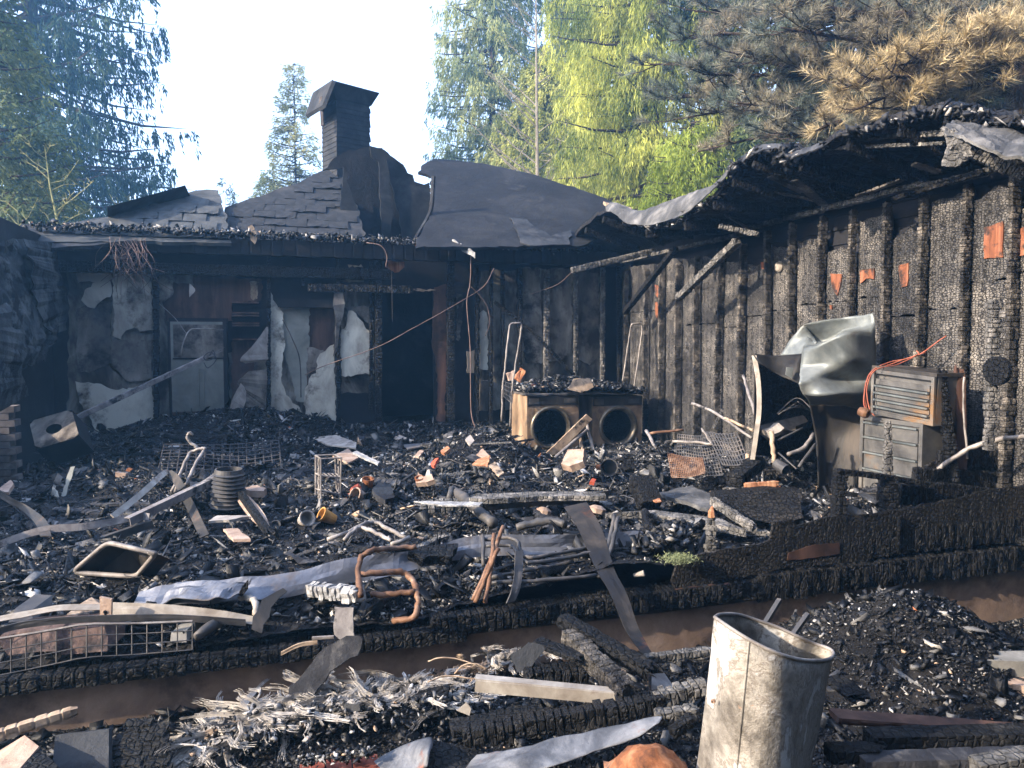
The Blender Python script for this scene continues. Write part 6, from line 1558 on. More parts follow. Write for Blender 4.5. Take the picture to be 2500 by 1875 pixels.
tubes('sun_lounger', 'dark bent tube frame of a lounger lying in the centre', 'frame', [
    [P(1182, 1318, 4.9), P(1240, 1314, 4.9), P(1262, 1322, 4.85), P(1275, 1352, 4.75), P(1300, 1362, 4.7), P(1380, 1348, 4.85), P(1455, 1335, 5.0)],
    [P(1187, 1334, 4.8), P(1235, 1330, 4.8), P(1256, 1340, 4.75), P(1275, 1366, 4.65), P(1300, 1374, 4.6), P(1380, 1362, 4.75), P(1455, 1345, 4.9)],
    [P(1200, 1410, 4.6), P(1300, 1390, 4.7), P(1400, 1372, 4.8)], [P(1197, 1422, 4.5), P(1300, 1418, 4.5), P(1455, 1405, 4.65)],
    [P(1179, 1308, 4.9), P(1181, 1380, 4.7)]], .013, 'steel_dark', 10, part='tube')
tubes('crossed_tubes', 'three dark tubes crossing upright at the left end of the lounger frame', 'tubes', [
    [P(1228, 1284, 4.8), P(1205, 1350, 4.65), P(1155, 1465, 4.4)], [P(1216, 1338, 4.5), P(1190, 1400, 4.4), P(1160, 1472, 4.3)], [P(1206, 1305, 4.7), P(1198, 1390, 4.5), P(1184, 1472, 4.35)]], .014, 'steel_rust', 8, part='tube')
tubes('upright_tubes', 'two open-ended dark tubes standing right of the twisted strap', 'tubes', [
    [P(1500, 1254, 5.2), P(1485, 1330, 4.95), P(1455, 1400, 4.75)], [P(1508, 1263, 5.15), P(1492, 1340, 4.9), P(1462, 1412, 4.7)]], .015, 'steel_dark', 10, part='tube')
strip('curved_strap', 'broad curved dark strap standing upright through the lounger frame', 'strap', [P(1267, 1345, 4.65), P(1265, 1400, 4.5), P(1258, 1440, 4.4), P(1246, 1470, 4.35)], [Vector((.05, .04, 0))] * 4, 'steel_dark', .002, 5, .01)
tubes('curved_bar', 'black curved bar arching over the ash board', 'bar', [[P(1575, 1250, 5.8), P(1580, 1280, 5.5), P(1610, 1300, 5.4), P(1650, 1295, 5.4)]], .03, 'char', 8)
# bushy char bits and moss
line_chips('scaled_char_heap', 'row of brown scaled char chunks beside the yellow-green tuft', [G(1575, 1345, .35), G(1620, 1315, .40), G(1680, 1290, .42)], 420, .05, .045, .35)
n = 900; c = G(1655, 1368, .36); pos = np.array(c)[None] + RNG.normal(0, 1, (n, 3)) * np.array([.05, .03, .012]) + np.array([0, 0, .01]); v, f, cc = leaves(pos, np.tile(np.array([[.3, -.1, .5]]), (n, 1)), np.full(n, .028), np.full(n, .004), np.tile(np.array([[.22, .25, .13]]), (n, 1)), .9)
o = obj('insulation_tuft', None, 'needle', verts=v, faces=f, cols=cc); tagit(o, 'tuft of yellow-green fibre lying above the low front wall', 'tuft')
# ---- left half
wire_grid('wire_mesh', 'large brown wire mesh panel leaning on the rubble before the back wall', 'mesh panel', P(385, 1160, 7.9), P(690, 1165, 8.3), P(680, 1075, 9.2), P(400, 1085, 8.9), 14, 9, .008, 'wire_dark', .02)
tubes('tripod_pipe', 'bent grey pipe with a hooked top standing in the left rubble', 'pipe', [
    [P(420, 1200, 6.7), P(452, 1130, 6.9), P(465, 1105, 7.0), P(490, 1096, 7.0), P(502, 1096, 7.0)], [P(497, 1100, 7.0), P(475, 1140, 6.8), P(450, 1190, 6.6)],
    [P(483, 1094, 7.1), P(462, 1077, 7.1), P(458, 1065, 7.1), P(464, 1056, 7.1), P(468, 1062, 7.1)], [P(425, 1215, 6.5), P(440, 1160, 6.6)]], .016, 'steel_pale', 8, part='pipe')
plate('dark_bucket_board', 'black board behind the crossed angle irons at left', 'board', [P(415, 1265, 6.0), P(425, 1195, 6.4), P(470, 1165, 6.5), P(480, 1260, 6.0)], 'char', .04, .01, .08, up=-NV)
def angle(name, label, a, b, wd, m, side=Vector((0, 0, -1))):
    a, b = Vector(a), Vector(b); d, x, y = frame(b - a)
    mb = MB(); bar(mb, a, b, wd, .006, up=y); bar(mb, a + x * (wd / 2 - .003) - y * (wd / 2 + .0035), b + x * (wd / 2 - .003) - y * (wd / 2 + .0035), .006, wd, up=y)
    return T1(obj(name, mb, m), label, 'metal bar')
T1(obj('peaked_bar', None, 'rail_white', **dict(zip(('verts', 'faces'), ribbon([P(275, 1262, 5.7), P(340, 1210, 6.1), P(395, 1160, 6.5), P(410, 1152, 6.6), P(425, 1158, 6.6)], [Vector((.035, .0, -.035))] * 5, 5, .001, 2))), solid=.012), 'white bar rising to a peak in the left rubble', 'metal bar')
T1(obj('peaked_bar', None, 'galv_soot', **dict(zip(('verts', 'faces'), ribbon([P(410, 1152, 6.6), P(430, 1170, 6.5), P(460, 1225, 6.2), P(500, 1310, 5.6)], [Vector((.07, .0, .03))] * 4, 5, .002, 2))), solid=.01), 'dark right leg of the peaked white bar', 'metal bar')
T1(obj('long_rail', None, 'wood_grey', **dict(zip(('verts', 'faces'), ribbon([P(-20, 1335, 5.3), P(100, 1295, 5.4), P(210, 1285, 5.5), P(335, 1262, 5.7), P(380, 1238, 5.8), P(555, 1150, 6.6)][0:4] + [P(365, 1262, 5.7)], [Vector((.0, .02, .05))] * 5, 6, .003, 2))), solid=.012), 'long low curved rail sweeping to the left frame edge', 'rail')
angle('angle_iron', 'long angle iron rising right across the peaked bar', P(310, 1265, 5.6), P(550, 1152, 6.6), .055, 'wood_grey')
angle('angle_iron', 'dark angle iron just below the long rising one', P(60, 1375, 5.2), P(370, 1270, 5.7), .05, 'steel_dark')
tubes('thin_rail', 'thin rail parallel above the rising angle iron', 'rail', [[P(490, 1180, 6.4), P(530, 1155, 6.6), P(542, 1143, 6.7)]], .012, 'steel_pale', 6)
# perforated strip
T1(obj('perforated_channel', None, 'stone_tan', **dict(zip(('verts', 'faces'), ribbon([P(575, 1195, 6.5), P(600, 1225, 6.2), P(630, 1262, 5.9), P(652, 1290, 5.7)], [Vector((.05, 0, .02)), Vector((.10, 0, .05)), Vector((.10, 0, .05)), Vector((.05, 0, .02))], 5, .001, 2))), solid=.006), 'tan perforated metal channel slanting down right of the ribbed bucket', 'channel')
for k in range(8):
    f_ = (k + .7) / 8.6; p = P(575 + 77 * f_, 1193 + 95 * f_, 6.46 - .78 * f_); mb = MB(); lathe(mb, p + Vector((.012, -.012, .003)), Vector((0, -1, .3)), [(0, .001), (0, .008), (-.004, .008)], 8)
    o = obj('hole', mb, 'char', None); o.parent = bpy.data.objects['perforated_channel']; o.location = Vector(o.location) - Vector(bpy.data.objects['perforated_channel'].location)
one_beam('dark_channel', 'dark underside channel beneath the tan perforated strip', P(555, 1160, 6.7), P(655, 1300, 5.6), .05, .06, 'char', 'channel', block=.2, depth=.05)
# ribbed bucket
rb = G(558, 1238, .33); mb = MB(); prof = []
for k in range(9):
    z_ = k * .034; prof += [(z_, .135 - .002 * k), (z_ + .012, .150 - .002 * k), (z_ + .024, .135 - .002 * k)]
prof = [(0, .001)] + prof + [(.33, .11), (.33, .10), (.05, .10), (.05, .001)]
lathe(mb, rb, Vector((.04, -.03, 1)), prof, 28); T1(obj('ribbed_bucket', mb, 'steel_dark', smooth=False), 'dark ribbed metal bucket in the left rubble', 'bucket')
plate('bucket_lid_sheet', 'crumpled blue-grey sheet over the mouth of the ribbed bucket', 'sheet', [P(548, 1195, 6.6), P(555, 1180, 6.7), P(585, 1172, 6.7), P(592, 1185, 6.6), P(570, 1198, 6.5)], 'soot_sheet', .01, .015, .04)
plate('white_board', 'white broken board below the ribbed bucket', 'board', [G(508, 1272, .36), G(530, 1255, .37), G(605, 1252, .38), G(608, 1260, .36), G(560, 1275, .34), G(545, 1278, .33)], 'paper', .02, .01, .05, up=(0, 0, 1))
plate('tan_slab', 'pale pinkish slab lying right of the white broken board', 'slab', [G(545, 1290, .33), G(580, 1285, .34), G(612, 1318, .32), G(570, 1322, .31)], 'stone_tan', .02, .008, .05, up=(0, 0, 1))
plate('yellow_lump', 'yellowish scorched foam lump right of the bucket', 'lump', [G(592, 1195, .40), G(625, 1180, .43), G(650, 1190, .42), G(640, 1205, .39), G(610, 1207, .38)], 'stone_tan', .06, .02, .04, up=(0, 0, 1))
# plant stand
ps = thing('plant_stand', 'small black two-tier metal stand with scrolled sides', 'stand', P(805, 1240, 6.9))
def seg(a, b, r_=.008, nm='bar', m_='steel_pale'):
    mb = MB(); tube(mb, [a, b], r_, 6); obj(nm, mb, m_, ps)
A = [P(771, 1228, 6.7), P(783, 1230, 6.5), P(830, 1245, 6.6), P(824, 1232, 6.85)]
Bt = [P(771, 1112, 6.8), P(783, 1120, 6.6), P(833, 1118, 6.65), P(818, 1110, 6.85)]
for a, b in zip(A, Bt): seg(a, b, .009, 'post')
for i in range(4): seg(Bt[i], Bt[(i + 1) % 4], .008, 'top_bar')
for fz in (.30, .62):
    L4 = [a.lerp(b, fz) for a, b in zip(A, Bt)]
    for i in range(4): seg(L4[i], L4[(i + 1) % 4], .007, 'shelf_bar')
    for j in range(1, 5):
        f_ = j / 5; seg(L4[0].lerp(L4[3], f_), L4[1].lerp(L4[2], f_), .005, 'shelf_bar')
for i, j in ((0, 1), (3, 2)):
    for k in range(5):
        c = A[i].lerp(Bt[i], (k + .5) / 5).lerp(A[j].lerp(Bt[j], (k + .5) / 5), .5)
        ux_ = (A[j] - A[i]).normalized() * .03; mb = MB()
        tube(mb, [c + ux_ * math.cos(a_) * (.35 + .65 * a_ / 8) + Vector((0, 0, .05)) * math.sin(a_) * (.35 + .65 * a_ / 8) for a_ in [q * .5 for q in range(17)]], .004, 4); obj('scroll', mb, 'steel_pale', ps)
# pots, red scraps
for c, ax, r_, L_, m_, lab in ((P(898, 1185, 7.0), Vector((.1, -.2, 1)), .052, .14, 'terracotta', 'brown upright ridged pot behind the crumpled grey scrap'), (P(878, 1212, 6.7), Vector((-.5, -.7, .4)), .062, .13, 'stone_tan', 'tan pot lying on its side beside the brown pot'),
                              (P(800, 1262, 6.1), Vector((-.7, -.5, .5)), .055, .13, 'amber', 'amber-orange pot lying before the black stand'), (P(745, 1268, 6.0), Vector((.6, -.7, .4)), .06, .10, 'paper', 'white cup lying left of the amber pot'),
                              (P(673, 1284, 5.8), Vector((.2, -.7, .6)), .035, .05, 'steel_dark', 'small dark ring-shaped can below the perforated channel'), (P(1024, 1175, 7.0), Vector((0, -.3, 1)), .04, .08, 'terracotta', 'pinkish jug-like fragment in the middle rubble'),
                              (P(1560, 1402, 4.8), Vector((1, -.3, .3)), .018, .07, 'paper', 'small white tube on the charcoal right of the strap')):
    mb = MB(); lathe(mb, c, ax, [(-L_ / 2, .001), (-L_ / 2, r_ * .75), (L_ * .3, r_), (L_ * .32, r_ * 1.1), (L_ / 2, r_ * 1.1), (L_ / 2, r_ * .92), (-L_ / 2 + .02, r_ * .6), (-L_ / 2 + .02, .001)], 18); T1(obj('burnt_pot', mb, m_, smooth=False), lab, 'pot')
items = [
 ('red_scrap', 'bright red-orange crumpled scrap beside the black stand', 'scrap', [P(846, 1205, 6.8), P(855, 1188, 6.9), P(873, 1178, 6.9), P(880, 1200, 6.8), P(862, 1207, 6.7)], 'red_rubber', .05),
 ('grey_scrap', 'crumpled grey sheet right of the brown pot', 'scrap', [P(908, 1200, 6.7), P(925, 1183, 6.9), P(955, 1180, 6.9), P(965, 1205, 6.6), P(940, 1215, 6.5), P(915, 1212, 6.6)], 'soot_sheet', .05),
 ('pink_fragment', 'pinkish bone-shaped fragment in the middle rubble', 'fragment', [P(1014, 1178, 6.95), P(1020, 1152, 7.1), P(1032, 1165, 7.0), P(1055, 1160, 7.0), P(1060, 1172, 6.9), P(1040, 1176, 6.9)], 'stone_tan', .05),
 ('white_egg_lump', 'small white rounded lump behind the pinkish fragment', 'lump', [P(1038, 1160, 7.05), P(1042, 1147, 7.1), P(1050, 1148, 7.1), P(1052, 1162, 7.0)], 'paper', .04),
 ('open_carton', 'orange-tan open carton flap in front of the heap left of the dryers', 'carton', [P(1152, 1132, 7.7), P(1165, 1120, 7.8), P(1198, 1115, 7.8), P(1190, 1136, 7.5)], 'wood_raw', .012),
 ('open_carton', 'cream upright carton flap right of the orange-tan one', 'carton', [P(1193, 1135, 7.5), P(1208, 1127, 7.6), P(1230, 1155, 7.2), P(1218, 1162, 7.1)], 'wood_pale', .012),
 ('open_carton', 'pale folded carton piece standing behind the orange-tan flap', 'carton', [P(1163, 1110, 7.9), P(1178, 1095, 8.0), P(1200, 1118, 7.8), P(1185, 1122, 7.8)], 'stone_tan', .012),
 ('orange_brand', 'small glowing-red looking chunk on the rubble left of the heap', 'chunk', [P(1050, 1130, 7.6), P(1062, 1118, 7.7), P(1072, 1122, 7.7), P(1058, 1136, 7.5)], 'red_rubber', .03),
 ('orange_flake', 'orange-tan flake above the red chunk', 'flake', [P(1075, 1100, 8.0), P(1092, 1088, 8.1), P(1098, 1095, 8.0), P(1084, 1106, 7.9)], 'wood_raw', .03),
 ('cream_flake', 'upright cream flake on the heap left of the dryers', 'flake', [P(1136, 1072, 8.6), P(1148, 1060, 8.7), P(1158, 1078, 8.6), P(1148, 1086, 8.5)], 'paper', .02),
 ('white_panel_piece', 'long white curled panel piece lying before the doorway', 'panel', [G(760, 1068, .42), G(820, 1062, .45), G(870, 1080, .42), G(868, 1092, .40), G(800, 1086, .39)], 'paper', .02),
 ('white_panel_piece', 'pale pinkish panel piece below the long curled one', 'panel', [G(812, 1112, .38), G(850, 1095, .40), G(875, 1118, .36), G(850, 1130, .35)], 'stone_tan', .02),
 ('white_panel_piece', 'curved white shard lying just inside the doorway', 'panel', [G(960, 1068, .42), G(975, 1062, .44), G(1010, 1074, .42), G(985, 1078, .40)], 'paper', .02),
 ('white_panel_piece', 'flat white shard right of the curved one before the doorway', 'panel', [G(985, 1085, .40), G(1040, 1080, .42), G(1030, 1092, .4), G(995, 1096, .4)], 'flashing', .015),
 ('white_panel_piece', 'small pinkish shard in the rubble below the flat white shard', 'panel', [G(1012, 1112, .38), G(1025, 1098, .4), G(1035, 1100, .4), G(1022, 1115, .38)], 'stone_tan', .02),
 ('brick_piece', 'bright cream brick piece in the shaded left rubble', 'brick', [P(288, 1162, 7.5), P(288, 1150, 7.5), P(313, 1154, 7.5), P(312, 1165, 7.5)], 'stone_tan', .05),
 ('brick_piece', 'small orange brick piece above the cream one', 'brick', [P(306, 1150, 7.6), P(312, 1142, 7.6), P(322, 1146, 7.6), P(316, 1152, 7.6)], 'terracotta', .03),
 ('pale_shard', 'tall pale shard standing in the shade at left', 'shard', [P(148, 1216, 6.9), P(172, 1140, 7.2), P(183, 1138, 7.2), P(158, 1215, 6.9)], 'door_pale', .01),
 ('pale_shard', 'pale lump left of the tall shard', 'shard', [P(120, 1205, 6.9), P(128, 1180, 7.0), P(140, 1198, 7.0), P(142, 1215, 6.8)], 'drywall', .03),
 ('pale_shard', 'pale broken shard beside the tall shard', 'shard', [P(132, 1175, 7.2), P(142, 1155, 7.3), P(154, 1165, 7.3), P(142, 1185, 7.2)], 'drywall_dirty', .02),
 ('scaled_lath', 'pale scaled lath lying right of the black stand', 'lath', [P(860, 1105, 8.1), P(870, 1101, 8.2), P(928, 1124, 7.7), P(922, 1133, 7.6)], 'ash', .02),
 ('orange_chip', 'small orange chip beside the foot of the dark angle iron', 'chip', [G(466, 1222, .36), G(480, 1214, .38), G(482, 1220, .37), G(472, 1226, .36)], 'wood_raw', .02),
 ('red_lump', 'small red lump before the right dryer', 'lump', [P(1440, 1175, 7.0), P(1446, 1167, 7.1), P(1456, 1170, 7.1), P(1452, 1178, 7.0)], 'red_rubber', .03),
 ('orange_sliver', 'orange sliver lying on the charred block behind the grey board', 'sliver', [P(1590, 1218, 6.1), P(1610, 1215, 6.1), P(1615, 1225, 6.0), P(1600, 1224, 6.0)], 'wood_raw', .01),
 ('cream_block', 'cream scorched block under the leaning board', 'block', [P(1368, 1130, 7.7), P(1385, 1095, 7.9), P(1428, 1100, 7.8), P(1425, 1130, 7.6), P(1390, 1135, 7.6)], 'stone_tan', .08),
]
for nm, lab, cat, pts, m_, th_ in items: plate(nm, lab, cat, pts, m_, th_, .006, .04)
# sink
sk = thing('steel_sink', 'tilted rectangular steel basin half full of rubble at left', 'sink', G(270, 1395, .3))
corner = [G(262, 1324, .52), G(380, 1352, .52), G(332, 1408, .30), G(176, 1398, .32)]
rim_ = round_corners(corner + [corner[0], corner[1]], .06)[1:]
mb = MB(); tube(mb, rim_, .016, 6); obj('rim', mb, 'steel_pale', sk, smooth=True)
c_ = sum(corner, Vector()) / 4; nn = (corner[1] - corner[0]).cross(corner[3] - corner[0]).normalized()
if nn.z > 0: nn = -nn
inn = [p.lerp(c_, .12) + nn * .13 for p in corner]
mb = MB(); mb.add(corner + inn, [(0, 1, 5, 4), (1, 2, 6, 5), (2, 3, 7, 6), (3, 0, 4, 7), (4, 5, 6, 7)]); obj('basin', mb, 'galv_soot', sk, solid=.005)
# speaker
sp = thing('speaker_box', 'tilted square box with a round hole in the dark left corner', 'box', P(130, 1095, 8.5))
q = [P(72, 1030, 8.7), P(175, 1000, 8.7), P(192, 1062, 8.3), P(88, 1098, 8.3)]
n_ = (q[1] - q[0]).cross(q[3] - q[0]).normalized(); n_ = n_ if n_.y > 0 else -n_
mb = MB(); cc_ = sum(q, Vector()) / 4; vs = []; ex = (q[1] - q[0]) / 2; ey = (q[0] - q[3]) / 2
for k in range(24):
    a = 2 * math.pi * (k + .5) / 24; m_ = 1 / max(abs(math.cos(a)), abs(math.sin(a)))
    vs.append(cc_ + ex * math.cos(a) * m_ + ey * math.sin(a) * m_); vs.append(cc_ + ex * math.cos(a) * .36 + ex.length * .36 * ey.normalized() * math.sin(a))
mb.add(vs, [(2 * k, 2 * k + 1, (2 * k + 3) % 48, (2 * k + 2) % 48) for k in range(24)]); obj('front_board', mb, 'drywall_dirty', sp)
mb = MB(); b2 = [p + n_ * .3 for p in q]; q2 = [p + n_ * .004 for p in q]
mb.add(q2 + b2, [(4, 5, 6, 7), (0, 4, 5, 1), (1, 5, 6, 2), (2, 6, 7, 3), (3, 7, 4, 0)]); obj('carcass', mb, 'soot', sp)
one_beam('slanting_pole', 'long dark pole slanting from the tilted box up to the pale door', W(183, 1022, 5.9), W(512, 868, 6.6), .085, .07, 'wood_grey', 'pole', block=.5, depth=.04, taper=(1, .8))
# hanging cables and fibres
def hang(label, pts, r_=.006, m_='wire', name='hanging_cable'): return tubes(name, label, 'cable', [pts], r_, m_, 5)
hang('long thin cable crossing the wall from the eave down past the doorway', [W(1206, 655, 6.3), W(1180, 700, 6.2), W(1110, 745, 6.1), W(1020, 795, 6.0), W(920, 848, 6.0), W(800, 890, 6.2), W(745, 915, 6.6)])
hang('upright reddish cable dropping from the eave to the rubble', [W(1150, 625, 6.5), W(1148, 690, 6.4), W(1140, 740, 6.3), W(1148, 850, 6.2), W(1150, 1000, 6.0), W(1160, 1045, 5.9)], .008)
hang('looped cable hanging beside the scaled studs', [W(1150, 700, 6.6), W(1170, 720, 6.6), W(1190, 750, 6.6), W(1195, 790, 6.6), W(1185, 820, 6.6)], .005)
hang('thin wire curving from the pale rafter to the corner', [W(1395, 665, 6.2), W(1360, 695, 6.4), W(1290, 720, 6.8)], .004)
hang('dark cable sagging from the slanting pole across the cream drywall', [W(190, 1025, 6.0), W(260, 1065, 6.4), W(330, 1090, 6.8), W(420, 1092, 6.9), W(470, 1070, 6.9)], .007, 'wire_dark')
hang('orange-brown cable pair over the eave left of the doorway', [W(895, 592, 6.7), W(930, 600, 6.6), W(945, 625, 6.6), W(942, 650, 6.6), W(950, 655, 6.7)], .007, 'wire')
hang('white-ended cable bent over the pale door', [W(440, 870, 6.5), W(450, 830, 6.5), W(465, 805, 6.6), W(500, 803, 6.6), W(545, 805, 6.8)], .008, 'steel_pale')
hang('coiled cable at the top of the slanting pole', [W(512, 868, 6.5), W(520, 855, 6.5), W(524, 872, 6.5), W(505, 880, 6.5), W(498, 870, 6.5), W(515, 860, 6.5), W(528, 878, 6.5), W(508, 898, 6.5), W(498, 885, 6.5)], .006, 'wire_dark')
hang('cable looping down the pale greenish panel', [W(690, 780, 6.9), W(715, 830, 6.9), W(732, 880, 6.9), W(735, 970, 6.9)], .008, 'wire_dark')
hang('thin wire from the door cable to the drywall above', [W(455, 815, 6.7), W(430, 780, 6.8), W(390, 742, 6.9)], .004, 'steel_pale')
hang('thin wire hanging down inside the doorway from its header', [W(956, 660, 6.9), W(957, 720, 6.9), W(958, 785, 6.9)], .004, 'wire_dark')
mb = MB()
for k in range(46):
    x0 = R(262, 372); y0 = R(572, 605); l_ = R(40, 150)
    p0 = W(x0, y0, 6.8); p1 = W(x0 + R(-40, 45), y0 + l_ * .5, 6.7 + R(-.2, .2)); p2 = W(x0 + R(-60, 70), y0 + l_, 6.8 + R(-.2, .2))
    tube(mb, smooth_path([p0, p1, p2], 4), .003, 3, caps=False)
T1(obj('dangling_fibres', mb, 'wire'), 'tangle of thin brown wires dangling from the eave over the left drywall', 'wires')['kind'] = 'stuff'
strip('hanging_coil', 'pale scaled lath end poking over the eave right of the doorway', 'lath', [W(1105, 590, 6.6), W(1130, 605, 6.5), W(1160, 622, 6.4)], [Vector((0, -.02, .08))] * 3, 'ash', .02, 6, .02, rag=.2)
plate('pale_eave_scrap', 'pale upright scrap standing on the eave above the niches', 'scrap', [W(605, 555, 6.9), W(615, 550, 6.9), W(630, 575, 6.85), W(622, 595, 6.8), W(612, 585, 6.8)], 'wood_pale', .02, .01, .04, up=-NV)
plate('orange_eave_scrap', 'orange triangular scrap on the eave right of the chimney foot', 'scrap', [W(1012, 600, 6.8), W(1022, 590, 6.8), W(1038, 583, 6.8), W(1035, 604, 6.75)], 'wood_raw', .02, .004, .04, up=-NV)
# ---- front-left rails, basket and stones
strip('white_rail', 'broad white metal rail lying along the front edge, keyhole plate on it', 'rail', [P(270, 1486, 4.0), P(400, 1490, 4.02), P(520, 1500, 4.05), P(620, 1515, 4.08)], [Vector((0, .03, .06)), Vector((0, .03, .055)), Vector((0, .03, .045)), Vector((0, .03, .035))], 'rail_white', .003, 6, .006)
strip('white_rail', 'thin white rail running left from the keyhole plate', 'rail', [P(-20, 1515, 3.85), P(60, 1500, 3.9), P(150, 1484, 3.95), P(250, 1482, 4.0)], [Vector((0, .03, .022))] * 4, 'rail_white', .003, 6, .006)
kp = thing('lock_plate', 'small tan lock plate with a black keyhole on the white rail', 'lock plate', P(257, 1510, 3.9))
mb = MB(); slab(mb, [P(243, 1457, 3.92), P(272, 1463, 3.92), P(271, 1511, 3.9), P(244, 1511, 3.9)], Vector((0, .015, 0))); obj('plate', mb, 'stone_tan', kp)
mb = MB(); c = P(257, 1494, 3.905) + Vector((0, -.003, 0)); lathe(mb, c, Vector((0, -1, 0)), [(0, .001), (.002, .009), (-.004, .009)], 10); mb2 = slab(mb, [c + Vector((-.004, .0, 0)), c + Vector((.004, 0, 0)), c + Vector((.005, 0, -.03)), c + Vector((-.005, 0, -.03))], Vector((0, .003, 0))); obj('keyhole', mb, 'char', kp)
strip('crumpled_flashing', 'crumpled white flashing with an upturned black corner above the white rail', 'flashing', [P(180, 1412, 4.6), P(230, 1440, 4.45), P(275, 1452, 4.4), P(360, 1455, 4.35)], [Vector((.02, .07, .04)), Vector((.0, .06, .05)), Vector((0, .03, .03)), Vector((0, .03, .04))], 'rail_white', .012, 6, .005)
strip('crumpled_flashing', 'broad folded white flashing sheet left of the long flashing', 'flashing', [P(395, 1462, 4.2), P(450, 1440, 4.2), P(510, 1445, 4.15), P(560, 1440, 4.15), P(605, 1430, 4.2)], [Vector((0, .12, .05)), Vector((0, .2, .04)), Vector((0, .22, .02)), Vector((0, .2, .03)), Vector((0, .12, .05))], 'flashing', .03, 6, .005, ncross=6)
plate('upturned_corner', 'black upturned sheet corner on the folded white flashing', 'corner', [P(580, 1455, 4.1), P(607, 1412, 4.15), P(606, 1435, 4.15), P(590, 1460, 4.1)], 'char', .01, .004, .05, up=-NV)
tubes('curved_bar', 'white curved bar looping down behind the broad white rail', 'bar', [[P(586, 1460, 4.2), P(610, 1462, 4.15), P(626, 1475, 4.1), P(622, 1505, 4.05)]], .018, 'rail_white', 8)
tubes('curved_bar', 'thick dark curved pipe behind the broad white rail', 'bar', [[P(385, 1478, 4.25), P(405, 1450, 4.3), P(430, 1438, 4.3), P(470, 1445, 4.25)]], .022, 'steel_dark', 8)
plate('torn_sheet', 'torn dark sheet standing at the right end of the white rails', 'sheet', [P(615, 1530, 3.95), P(618, 1500, 4.0), P(640, 1462, 4.1), P(690, 1440, 4.2), P(700, 1450, 4.2), P(660, 1490, 4.1), P(640, 1540, 3.95)], 'galv_soot', .006, .01, .05)
strip('dark_hoop', 'dark flat hoop along the top of the front-left basket', 'hoop', [P(-30, 1548, 3.72), P(60, 1525, 3.78), P(200, 1512, 3.85), P(420, 1508, 3.95), P(600, 1520, 4.05)], [Vector((0, 0, .035))] * 5, 'steel_dark', .002, 6, .008)
wb = thing('wire_basket', 'long low wire basket along the front edge holding stones at left', 'basket', P(200, 1600, 3.7))
def wbp(u, v): # u 0..1 left-right, v 0..1 top-bottom
    return P(-10 + 480 * u, 1560 - 45 * min(1, u * 2.2) + (90 - 20 * u) * v + 8 * math.sin(u * 3), 3.60 + .25 * u - .04 * v)
for i in range(14):
    mb = MB(); tube(mb, [wbp(i / 13, v / 4) for v in range(5)], .0035, 4); obj('wire', mb, 'steel_dark', wb)
for j in range(4):
    mb = MB(); tube(mb, [wbp(u / 12, j / 3) for u in range(13)], .007 if j == 0 else .0035, 5); obj('wire', mb, 'steel_pale' if j == 0 else 'steel_dark', wb)
for pts, m_, lab in (([P(-10, 1560, 3.74), P(40, 1545, 3.8), P(140, 1540, 3.82), P(140, 1590, 3.76), P(20, 1600, 3.72)], 'stone_dirty', 'purplish-tan stone at the left end of the long basket'),
                     ([P(145, 1538, 3.84), P(255, 1530, 3.88), P(262, 1590, 3.82), P(150, 1598, 3.80)], 'stone_dirty', 'large brown stone in the middle of the long basket'),
                     ([P(105, 1530, 4.05), P(175, 1522, 4.1), P(170, 1545, 4.0), P(110, 1545, 4.0)], 'wood_pale', 'orange-pale stone top behind the basket rim'),
                     ([P(418, 1545, 3.98), P(455, 1540, 3.98), P(455, 1568, 3.95), P(415, 1568, 3.95)], 'block', 'small grey block at the right end of the long basket'),
                     ([P(20, 1520, 3.9), P(38, 1485, 4.0), P(80, 1488, 4.0), P(80, 1515, 3.95)], 'steel_dark', 'grey dark block standing behind the thin rail'),
                     ([P(150, 1510, 3.95), P(180, 1492, 4.05), P(200, 1500, 4.05), P(203, 1512, 3.95)], 'wood_pale', 'small pale pointed lump behind the thin rail')):
    mb = MB(); slab(mb, jag(pts, .06, .008), Vector((.02, .14, .03))); T1(obj('stone_block', mb, m_), lab, 'stone')
mb = MB(); tube(mb, [P(478, 1556, 3.9), P(500, 1540, 3.95), P(520, 1525, 4.0), P(535, 1522, 4.05)], [.022, .03, .03, .026], 8); T1(obj('glove_like_bundle', mb, 'steel_dark', smooth=True), 'pale-tipped dark bundle under the right end of the white rail', 'bundle')
one_beam('scaled_knot', 'pale scaled charred wood end left of the orange chair tube', P(760, 1440, 4.4), P(878, 1452, 4.2), .10, .09, 'ash', 'wood', block=.035, depth=.45)
# planks hanging over the edge
plate('hanging_board', 'pale grey torn board hanging over the foundation edge', 'board', [P(822, 1480, 4.0), P(868, 1482, 4.0), P(866, 1530, 3.95), P(858, 1598, 3.8), P(850, 1600, 3.8), P(840, 1575, 3.85), P(815, 1550, 3.9)], 'wood_grey', .015, .006, .03, up=(0, -1, .3))
plate('hanging_board', 'long charred blue-grey board propped down across the foundation', 'board', [P(890, 1552, 3.95), P(898, 1560, 3.95), P(880, 1600, 3.85), P(800, 1640, 3.7), P(750, 1705, 3.6), P(738, 1718, 3.58), P(688, 1700, 3.6), P(690, 1685, 3.62), P(740, 1640, 3.72), P(800, 1580, 3.85), P(860, 1552, 3.95)], 'plank', .03, .008, .05, up=(0, -1, .4))
strip('thin_rib', 'thin pale curved lath above the foundation left of the hanging boards', 'lath', [P(686, 1596, 3.95), P(730, 1575, 3.98), P(775, 1568, 4.0)], [Vector((0, 0, .02))] * 3, 'wood_pale', .003, 5, .01)
